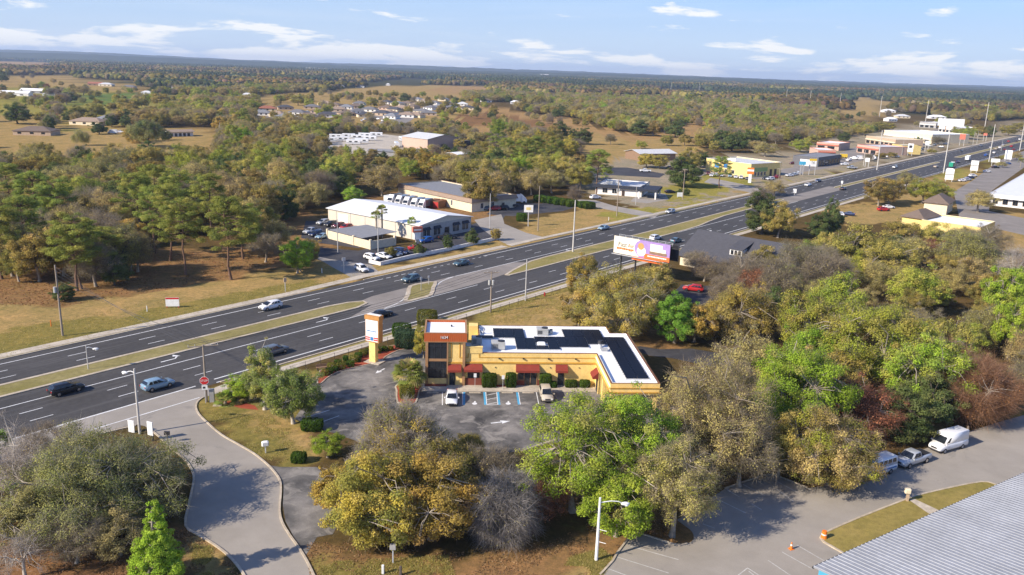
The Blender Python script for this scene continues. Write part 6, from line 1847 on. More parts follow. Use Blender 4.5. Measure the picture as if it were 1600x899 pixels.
def sign(name, label, pos, az, w, h, z0, posts, face='sign_white', cat='sign', post='grey_pole', bands=(), depth=.12, text=None, tcol='letter_black', tsize=.4, group=None, topcap=None):
    """flat sign: board facing local -y on posts (list of x)"""
    if isinstance(pos, tuple): pos = G(*pos)
    t = thing(name, label, cat, (pos[0], pos[1], 0), az, group)
    b_ = MB().box(-w / 2, -depth / 2, z0, w / 2, depth / 2, z0 + h).build('board', face, t)
    for za, zb_, mt in bands:
        MB().box(-w / 2 + .02, -depth / 2 - .02, z0 + h * za, w / 2 - .02, -depth / 2 - .003, z0 + h * zb_).build('band', mt, b_)
    if text:
        MB().merge(text_mb(text, tsize, .008), Matrix.Translation((0, -depth / 2 - .02, z0 + h / 2))).build('lettering', tcol, b_)
    for x, r_ in posts:
        MB().box(x - r_, -r_ if r_ < .2 else -.25, 0, x + r_, r_ if r_ < .2 else .25, z0 + .01).build('post', post, t)
    if topcap:
        MB().box(-w / 2 * topcap[0], -depth * .6, z0 + h, w / 2 * topcap[0], depth * .6, z0 + h + topcap[1]).build('header', topcap[2], t)
    return t


# stop sign
sp = G(321.5, 630)
t = thing('stop_sign', 'red octagonal stop sign at the mouth of the side street', 'stop sign', (sp.x, sp.y, 0), rad(12))
MB().tube([(0, 0, 0), (0, 0, 3.9)], .05, 8).build('post', 'galv', t)
oc = [(.62 * cos(pi / 8 + k * pi / 4), .62 * sin(pi / 8 + k * pi / 4)) for k in range(8)]
f = MB().loft([[(a * 1.08, -.06, 3.5 + b_ * 1.08) for a, b_ in oc], [(a * 1.08, -.09, 3.5 + b_ * 1.08) for a, b_ in oc]]).build('rim', 'sign_white', t)
MB().add([(a, -.095, 3.5 + b_) for a, b_ in oc], [tuple(range(8))]).build('face', 'sign_red', f)
MB().merge(text_mb('STOP', .42, .004), Matrix.Translation((0, -.105, 3.5))).build('lettering', 'sign_white', f)
b_ = MB().box(-.4, -.1, 2.1, .4, -.06, 2.8).build('street_plate', 'sign_white', t)
MB().box(-.25, -.11, 2.3, .1, -.102, 2.6).build('arrow', 'letter_black', b_)
tag(MB().bbox(-.35, -.3, 0, .35, .3, 2.0, .06).build('utility_cabinet', 'wall_grey', None, (sp.x + .75, sp.y + .6, 0), rad(12)), 'narrow grey utility cabinet behind the stop sign post', 'cabinet')
tag(MB().box(-.6, -.35, 0, .6, .35, .12).build('utility_cover', 'kerb_stone', None, G(340, 634), rad(5)), 'pale concrete utility cover in the grass by the stop sign', 'cover')
# shop pylons and roadside signs
t = sign('pylon_sign', 'grey pillar sign with red header before the white shop', G(652, 391), rad(28), 1.8, 1.6, 3.0, ((0, .45),), 'sign_white', post='wall_grey', depth=.5, topcap=(1.1, .4, 'sign_white'))
MB().box(-1.4, -.4, 5.0, 1.4, .4, 6.5).build('red_header', 'sign_red_soft', t); MB().box(-1.1, -.43, 5.5, 1.0, -.41, 5.85).build('lettering', 'sign_white', t)
t = sign('roadside_sign', 'white sign with amber emblem on a single post by the shop driveway', (825, 354), rad(5), 2.9, 2.3, 4.6, ((0, .14),), post='grey_pole')
MB().box(-.75, -.09, 5.3, .75, -.07, 6.2).build('emblem', 'mural_yellow', t)
sign('lawn_sign', 'white lawn sign with red top at the pine wood edge', (270, 481), rad(8), 2.6, 1.8, .3, ((-1.1, .06), (1.1, .06)), bands=((.82, 1, 'sign_red'),), post='sign_red')
sign('lawn_sign', 'small white lawn sign on the grass by the wooden pole', (1062, 309), rad(10), 2.4, 1.7, .4, ((-.9, .07), (.9, .07)))
t = sign('pylon_sign', 'orange and white pylon sign before the mural building', (1171, 286), rad(-12), 3.1, 3.0, 4.2, ((0, .7),), 'sign_orange', post='sign_white', depth=.6, bands=((.42, .72, 'sign_white'),))
sign('pylon_sign', 'teal-topped roadside sign beside the mural building drive', (1252, 273.5), rad(0), 3.4, 1.8, 5.2, ((-.6, .3), (.6, .3)), 'blue_wall', post='wall_grey', depth=.4)
t = sign('pylon_sign', 'white sign with yellow cap and black lettering at the garage', (1268, 273.5), rad(0), 3.8, 4.0, 4.4, ((-1.5, .12), (1.5, .12)), bands=((.72, 1, 'paint_yellow'),), text='16', tsize=1.9)
for x, y, w_, h_, z0, lab, fc, az in ((1421, 243.5, 3.4, 5.6, 2.6, 'tall white pylon with a dark emblem at the strip', 'sign_white', 5), (1447, 237, 2.6, 2.6, 5, 'tall red and white pylon beyond the dark emblem sign', 'sign_white', 5), (1396, 242, 2.6, 3.2, 1.2, 'white board sign low before the amber shop', 'sign_white', 0), (1354, 261, 2.4, 2.2, 3, 'pale sign on the pole-side bank past the garage', 'sign_white', 10), (1502, 228, 4.2, 4.4, 5, 'big red patterned pylon near the far roadside trees', 'sign_red_soft', 5), (1538, 221, 3, 2, 5, 'small red sign at the crossroads', 'sign_red_soft', 0),
                              (1482, 284, 3.9, 5.2, 1.0, 'white two-part pylon with rounded cap at the strip mall entrance', 'sign_white', 8), (1521, 270, 3.8, 5.6, 1.2, 'tall white pylon split by a dark band in the strip mall verge', 'sign_white', 8), (1554, 260, 4.8, 2.2, 2.4, 'wide white roofed sign in the strip mall verge', 'sign_white', 5), (1574, 252, 4.2, 6.0, 1.2, 'tall plain white pylon near the end of the strip mall lot', 'sign_white', 8)):
    t = sign('pylon_sign', lab, (x, y), rad(az - 35), w_, h_, z0, ((-w_ * .36, .16), (w_ * .36, .16)), fc, depth=.5, group='pylon signs along the strip', bands=((.48, .53, 'wall_dark'),) if 'dark band' in lab or 'two-part' in lab else ())
    if 'emblem' in lab and 'tall white' in lab: MB().box(-1.0, -.28, z0 + 2.6, 1.0, -.26, z0 + 4.4).build('emblem', 'letter_black', t)
    if 'rounded cap' in lab: MB().cap((0, 0, z0 + h_), w_ / 2, 14, 6, sy=.1, sz=.35).build('cap', 'sign_white', t)
t = thing('billboard', 'white blank billboard above the far shops', 'billboard', G(1483, 211), rad(-10))
MB().box(-12, -.3, 8.5, 12, .3, 15.5).build('panel', 'sign_white', t)
for x in (-4, 4): MB().box(x - .3, .35, 0, x + .3, .9, 11).build('post', 'post_brown', t)
sign('traffic_sign', 'white keep-right sign in the median opening', (1241, 306), rad(-30), 1.4, 1.7, 1.2, ((0, .1),), 'sign_white'); sign('traffic_sign', 'white sign on the nose of the far median', (1314.5, 295), rad(-30), .8, 1.2, 2.4, ((0, .12),), 'sign_white')
sign('traffic_sign', 'thin sign post on the near end of the traffic island', (658, 455), rad(35), .5, .6, 2.6, ((0, .05),), 'galv'); sign('traffic_sign', 'thin sign post on the far end of the traffic island', (670, 445), rad(35), .4, .5, 1.6, ((0, .05),), 'galv')
sign('traffic_sign', 'speed sign back on the far roadside verge', (446, 456), rad(50), .7, .9, 2.2, ((0, .06),), 'wall_tan'); sign('traffic_sign', 'round-topped sign post at the shop driveway', (537.5, 427), rad(40), .9, .8, 3.0, ((0, .06),), 'galv')
sign('white_panel', 'white leaning marker panel beside the street lamp', (206, 676), rad(-20), 1.0, 1.7, .05, ((0, .06),), 'sign_white')
sign('street_sign', 'white board sign at the side street corner with dark post', (236, 688), rad(-25), .95, 1.9, .7, ((.35, .09),), 'sign_white', post='dark_metal')
tag(MB().merge(MB().box(-.35, -.12, 1.1, .35, .12, 1.6)).merge(MB().box(-.06, -.06, 0, .06, .06, 1.1)).build('water_meter', 'dark_metal', None, G(262, 692)), 'small dark meter post on the side street kerb', 'meter')
for x, y, lab in ((230, 487, 'small white post on the far verge'), (124 - 44, 510, 'slim orange marker at the pole base'), (503, 427, 'white pipe stub near the wood edge'), (951, 345, 'white marker post on the far lawn bank')):
    tag(MB().cyl(0, 0, 0, 1.1, .09, n=8).cap((0, 0, 1.1), .1, 8, 4).build('marker_post', 'sign_white' if 'orange' not in lab else 'orange_cone', None, G(x, y)), lab, 'post')
# mailbox, posts, hydrant and cones
t = thing('mailbox', 'white mailbox on a post by the side street kerb', 'mailbox', G(415, 708), rad(20))
MB().box(-.07, -.07, 0, .07, .07, 1.1).build('post', 'sign_white', t); MB().bbox(-.45, -.28, 1.05, .45, .28, 1.65, .12).build('box', 'sign_white', t)
t = thing('mailbox', 'tan mailbox on a thick post at the grass island path', 'mailbox', G(1417, 784), rad(-10))
MB().box(-.14, -.14, .12, .14, .14, 1.2).build('post', 'wall_tan', t); MB().bbox(-.45, -.28, 1.15, .3, .28, 1.75, .12).build('box', 'wall_cream', t)


def cone(pos, label, s=1.0):
    t = thing('traffic_cone', label, 'traffic cone', G(*pos), rad(20)); t.scale = (s, s, s)
    MB().box(-.26, -.26, .02, .26, .26, .08).build('base', 'orange_cone', t)
    MB().tube([(0, 0, .08), (0, 0, .95)], [.19, .05], 12).build('body', 'orange_cone', t); MB().tube([(0, 0, .5), (0, 0, .68)], [.135, .1], 12).build('band', 'sign_white', t)


cone((1236, 858.5), 'orange traffic cone with white band on the grey lot', .9)
t = thing('drum', 'orange barrel at the tip of the grass island', 'barrel', G(1287, 842))
MB().tube([(0, 0, .1), (0, 0, .4), (0, 0, .95)], [.34, .3, .26], 12).build('body', 'orange_cone', t); MB().tube([(0, 0, .5), (0, 0, .64)], [.297, .286], 12).build('band', 'sign_white', t)
for x, y, lab in ((598.5, 897, 'white bollard in the orange leaf litter'), (626, 899, 'dark stump post beside the white bollard'), (1511, 676, 'pale timber post beside the white van'), (1556, 659, 'brown timber post at the shaded lot edge')):
    tag(MB().bbox(-.12, -.12, 0, .12, .12, 1.0, .03).build('bollard', 'sign_white' if 'white bollard' == lab[:13] else ('wood_pole' if 'timber' in lab else 'bark_dark'), None, G(x, y)), lab, 'post')
t = thing('utility_marker', 'grey cabinet on a thin post under the golden oak', 'utility box', G(614, 880)); MB().box(-.06, -.06, 0, .06, .06, 1.9).build('post', 'galv', t); MB().box(-.3, -.2, 1.6, .3, .2, 2.1).build('box', 'wall_grey', t)
t = thing('hydrant', 'red fire hydrant on the lawn by the plain grey pole', 'fire hydrant', G(851, 463)); MB().cyl(0, 0, 0, .75, .16).cap((0, 0, .75), .17, 10, 4).build('barrel', 'red_paint', t); MB().tube([(-.3, 0, .5), (.3, 0, .5)], .08, 8).build('nozzle', 'red_paint', t)
for x, lab in ((676, 'concrete wheel stop left of the white sedan'), (742, 'concrete wheel stop in the first disabled bay'), (793, 'concrete wheel stop in the second disabled bay'), (825, 'concrete wheel stop beside the beige car')):
    p_ = G(x, 614.6); tag(MB().bbox(-.9, -.09, .02, .9, .09, .15, .04).build('wheel_stop', 'kerb_stone', None, p_, BA), lab, 'wheel stop')
for x, y, lab in ((742, 597, 'white parking sign on a post before the trimmed bush'), (785.5, 600, 'small parking sign post at the hedge by the lot')):
    p_ = G(x, y + 9); t = thing('parking_sign', lab, 'sign', p_, BA); MB().cyl(0, 0, 0, 2.3, .035, n=6).build('post', 'galv', t); MB().box(-.22, -.05, 1.75, .22, -.03, 2.4).build('board', 'sign_white', t)
# black picket fence line beside the sidewalk
t = thing('fence', 'thin black wire fence between sidewalk and mulch bed', 'fence', RW(30, -32.3), TH)
pm_ = MB().cyl(0, 0, 0, 1.15, .035, n=6).mesh('post', 'dark_metal')
for k in range(15):
    link('post', pm_, t, (k * 3.0, 0, 0))
rl = MB(); rl.box(0, -.012, 1.02, 42, .012, 1.05).box(0, -.012, .5, 42, .012, .53); rl.build('wire', 'dark_metal', t)
t = thing('fence', 'thin black fence along the lawn before the oaks', 'fence', RW(76, -32.6), TH)
for k in range(13): link('post', pm_, t, (k * 3.0, 0, 0))
rl = MB(); rl.box(0, -.012, 1.02, 36, .012, 1.05).box(0, -.012, .5, 36, .012, .53); rl.build('wire', 'dark_metal', t)
# overhead wires, each its own thing
def wire(a, b_, sag, label):
    a, b_ = Vector(a), Vector(b_)
    pts = [a.lerp(b_, k / 10) - Vector((0, 0, sag * 4 * (k / 10) * (1 - k / 10))) for k in range(11)]
    tag(MB().tube(pts, .022, 4).build('power_cable', 'dark_metal'), label, 'cable', 'cables between the wooden poles')


pa, pc = G(98, 525), G(323, 628)
for k, (z, o_, w_) in enumerate(((12.7, -1.9, 'outermost'), (12.0, -1.0, 'second'), (11.2, 1.0, 'third'), (10.4, 1.9, 'lowest'))):
    wire((pa.x, pa.y, z), (pc.x + o_ * .94, pc.y + o_ * .34, 8.9), .7, w_ + ' cable crossing the highway from the wood pole to the crossarm')
pb2 = G(766.5, 488)
for o_, w_ in ((-1.9, 'north'), (.3, 'middle'), (1.9, 'south')):
    wire((pc.x + o_ * .94, pc.y + o_ * .34, 8.95), (pb2.x + o_ * .8, pb2.y + o_ * .1, 8.75), 1.1, w_ + ' cable strung between the two crossarm poles beside the lot')
# garden clutter
for x, y, r_, lab in ((449, 610 - 8, .5, 'round pale boulder in the mulch bed corner'), (500, 565 + 24, .35, 'small boulder beside the mulch bed')):
    tag(MB().cap((0, 0, r_ * .5), r_, 10, 6, sy=.8, sz=.8).build('boulder', 'kerb_stone', None, G(x, y), smooth=True), lab, 'rock')
t = thing('bench', 'dark bench at the corner of the mulch bed', 'bench', G(503, 578), rad(25))
MB().box(-.9, -.25, .42, .9, .25, .5).build('seat', 'wall_brown', t); MB().box(-.9, .2, .5, .9, .27, .95).build('backrest', 'wall_brown', t)
for s in (-.7, .7): MB().box(s - .05, -.22, 0, s + .05, .22, .42).build('leg', 'dark_metal', t)
# ------------------------------------------------------------------ planting: trees that can be told apart
# hero trees get crowns of their own
def hero(label, pos, name=None, cat=None, mat_key=None, **k):
    k['leaf'] *= .82; k['nleaf'] = int(k['nleaf'] * 1.45)
    ms = (*make_tree(k.pop('seed'), **k), k['H'], k['R'])
    return plant(mat_key or 'olive', pos, k['H'], k['R'], label, None, 0, 0.0, cat, name or 'oak_tree', ms)


hero('big golden oak at the bend of the side street', (588, 838), seed=201, H=10.5, R=6.2, zb=.4, ncl=210, nleaf=85, leaf=.21, palette=GOLD, rcl=.17, twigs=12, twig_col=GREYB, inner=.55)
hero('golden oak with pale limbs beside grey vines', (672, 842), seed=202, H=11.5, R=5.6, zb=.6, ncl=190, nleaf=75, leaf=.21, palette=GOLD, rcl=.18, twigs=16, twig_col=GREYB, inner=.6)
hero('half-bare olive oak reaching over the restaurant lot', (622, 772), seed=203, H=11.6, R=5.6, zb=2.5, ncl=170, nleaf=34, leaf=.2, palette=OLIVE + GOLD[:2] + LIME[:1], rcl=.2, twigs=110, twig_col=(.44, .38, .30), inner=.65)
hero('spring-green oak in front of the canopy wing', (895, 800), seed=204, H=16, R=6.4, zb=1.0, ncl=200, nleaf=70, leaf=.20, palette=SPRING, rcl=.18, twigs=18, twig_col=(.3, .25, .19), inner=.6)
hero('bright green oak behind the white lamp', (985, 782), seed=205, H=15.5, R=6.0, zb=1.0, ncl=190, nleaf=72, leaf=.20, palette=SPRING, rcl=.18, twigs=10, twig_col=(.3, .25, .19), inner=.55)
hero('green oak whose low boughs touch the leaf litter by the lamp', (962, 838), seed=206, H=8.5, R=4.2, zb=.4, ncl=120, nleaf=75, leaf=.20, palette=SPRING, rcl=.2, twigs=8, twig_col=GREYB, inner=.5)
hero('tan oak rooted in the kerbed island of the grey lot', (1050, 838), seed=207, H=12, R=4.4, zb=2.2, ncl=150, nleaf=48, leaf=.17, palette=TAN + OLIVE[:1], rcl=.2, twigs=60, twig_col=TANB, droop=.35, inner=.6)
hero('wide sandy oak leaning on the canopy wing', (1112, 745), seed=208, H=16, R=7.0, zb=1.5, ncl=230, nleaf=44, leaf=.18, palette=TAN, rcl=.17, twigs=60, twig_col=TANB, inner=.65, droop=.2)
hero('fresh green oak behind the sandy oak', (1240, 690), seed=209, H=16, R=7.4, zb=1.5, ncl=240, nleaf=78, leaf=.22, palette=SPRING, rcl=.16, twigs=8, twig_col=GREYB, inner=.5)
hero('olive oak overhanging the striped minibus', (1292, 757), seed=210, H=9.5, R=6.6, zb=.3, ncl=230, nleaf=66, leaf=.18, palette=OLIVE[:3] + TAN[:2] + LIME[:2], rcl=.16, twigs=26, twig_col=TANB, inner=.55, droop=.2)
hero('huge lime-green elm crown in the woods', (1352, 610), seed=211, H=17, R=9.8, zb=2, ncl=300, nleaf=70, leaf=.24, palette=LIME, rcl=.14, twigs=16, twig_col=GREYB, inner=.5, name='elm_tree')
hero('lime-green elm next to the rusty thicket', (1432, 640), seed=212, H=14, R=7.6, zb=2, ncl=230, nleaf=62, leaf=.24, palette=LIME + SPRING[:1], rcl=.16, twigs=18, twig_col=GREYB, inner=.55, name='elm_tree')
hero('leafless rusty thicket tree at the shaded lot edge', (1512, 655), seed=213, H=11, R=6.2, zb=.5, ncl=200, nleaf=10, leaf=.18, palette=RUST, rcl=.2, twigs=120, twig_col=(.33, .17, .11), inner=.75, twig_len=1.5, bark='bark_pale', name='rusty_tree')
hero('broad grey-green willow oak over the side street corner', (166, 812), seed=214, H=10.5, R=9.4, zb=.2, ncl=340, nleaf=74, leaf=.17, palette=SAGE + [((.17, .165, .05), 3)], rcl=.13, twigs=30, twig_col=(.42, .37, .28), inner=.6, name='willow_tree')
hero('vivid green cone-shaped young tree by the side street', (250, 912), seed=215, H=9.0, R=2.75, zb=.3, ncl=210, nleaf=60, leaf=.15, palette=BRIGHT, rcl=.22, twigs=0, shape='cone', inner=.6, name='cypress_tree')
hero('tall roadside tree with pale stems by the mulch bed', (458, 662), seed=216, H=9.2, R=3.9, zb=1.2, ncl=150, nleaf=62, leaf=.19, palette=[((.15, .17, .035), 3), ((.11, .13, .035), 2), ((.20, .19, .05), 1)], rcl=.2, twigs=14, twig_col=PALEB, inner=.6, bark='bark_pale', name='myrtle_tree')
hero('upright roadside tree nearer the stop sign', (414, 640), seed=217, H=10.2, R=2.8, zb=1.2, ncl=120, nleaf=60, leaf=.18, palette=[((.15, .17, .035), 3), ((.11, .13, .035), 2), ((.22, .19, .05), 1)], rcl=.24, twigs=16, twig_col=PALEB, inner=.6, bark='bark_pale', name='myrtle_tree')
hero('big gold-flecked oak below the billboard', (962, 524), seed=218, H=13, R=9.0, zb=.6, ncl=280, nleaf=60, leaf=.23, palette=GOLD[:3] + OLIVE, rcl=.15, twigs=16, twig_col=PALEB, inner=.5)
hero('oak bough standing clear of the road edge near the billboard', (908, 470), seed=219, H=11.5, R=4.2, zb=1.0, ncl=130, nleaf=60, leaf=.22, palette=GOLD[:3] + OLIVE, rcl=.19, twigs=12, twig_col=PALEB, inner=.55)
hero('round deep green oak behind the solar roof', (1054, 536), seed=220, H=10, R=4.6, zb=.8, ncl=150, nleaf=80, leaf=.22, palette=[((.09, .17, .02), 3), ((.12, .20, .025), 2), ((.15, .18, .03), 1)], rcl=.19, twigs=5, inner=.5)
hero('ochre oak beyond the rear parking lot', (1150, 530), seed=221, H=12, R=7.0, zb=.8, ncl=220, nleaf=56, leaf=.22, palette=OLIVE + GOLD[:2] + TAN[:1], rcl=.17, twigs=22, twig_col=TANB, inner=.55)
hero('grey leafless vines tangled at the edge of the golden oak', (788, 845), seed=222, H=7.5, R=4.0, zb=.3, ncl=150, nleaf=4, leaf=.18, palette=TAN, rcl=.22, twigs=90, twig_col=(.33, .30, .28), inner=.7, droop=.7, twig_len=1.7, name='bare_tree')
hero('small bare tree with white twigs on the brown leaf litter', (40, 905), seed=223, H=5.5, R=2.8, zb=1.2, ncl=60, nleaf=0, leaf=.18, palette=TAN, rcl=.25, twigs=22, twig_col=PALEB, inner=.8, bark='bark_pale', twig_len=1.4, name='bare_tree', twig_w=.018)
hero('tall bare white-stemmed tree against the highway', (26, 812), seed=224, H=11.5, R=3.6, zb=2, ncl=90, nleaf=0, leaf=.18, palette=TAN, rcl=.25, twigs=24, twig_col=PALEB, inner=.8, bark='bark_pale', twig_len=1.5, name='bare_tree', twig_w=.02)
hero('low tawny shrub tree behind the bare white stems', (8, 790), seed=225, H=5, R=3.6, zb=.2, ncl=110, nleaf=40, leaf=.18, palette=TAN + OLIVE, rcl=.2, twigs=30, twig_col=GREYB, inner=.6)
hero('white-trunked sycamore bare against the lawn', (1578, 470), seed=226, H=15, R=5.5, zb=4, ncl=110, nleaf=0, leaf=.2, palette=TAN, rcl=.2, twigs=26, twig_col=PALEB, inner=.8, bark='bark_pale', name='bare_tree', twig_len=1.4)
hero('dark mossy oak with drooping boughs near the white strip mall', (1510, 425), seed=227, H=12.5, R=8, zb=1.5, ncl=190, nleaf=46, leaf=.26, palette=SAGE[:2] + OLIVE[:1], rcl=.17, twigs=40, twig_col=(.24, .215, .175), droop=.7, inner=.55, bark='bark_dark', name='mossy_oak')
hero('large dark oak hung with moss by the farm track', (234, 232), seed=228, H=17, R=10.5, zb=5, ncl=170, nleaf=40, leaf=.4, palette=DARK + SAGE, rcl=.15, twigs=30, twig_col=(.16, .145, .12), droop=.6, inner=.6, bark='bark_dark', name='mossy_oak')

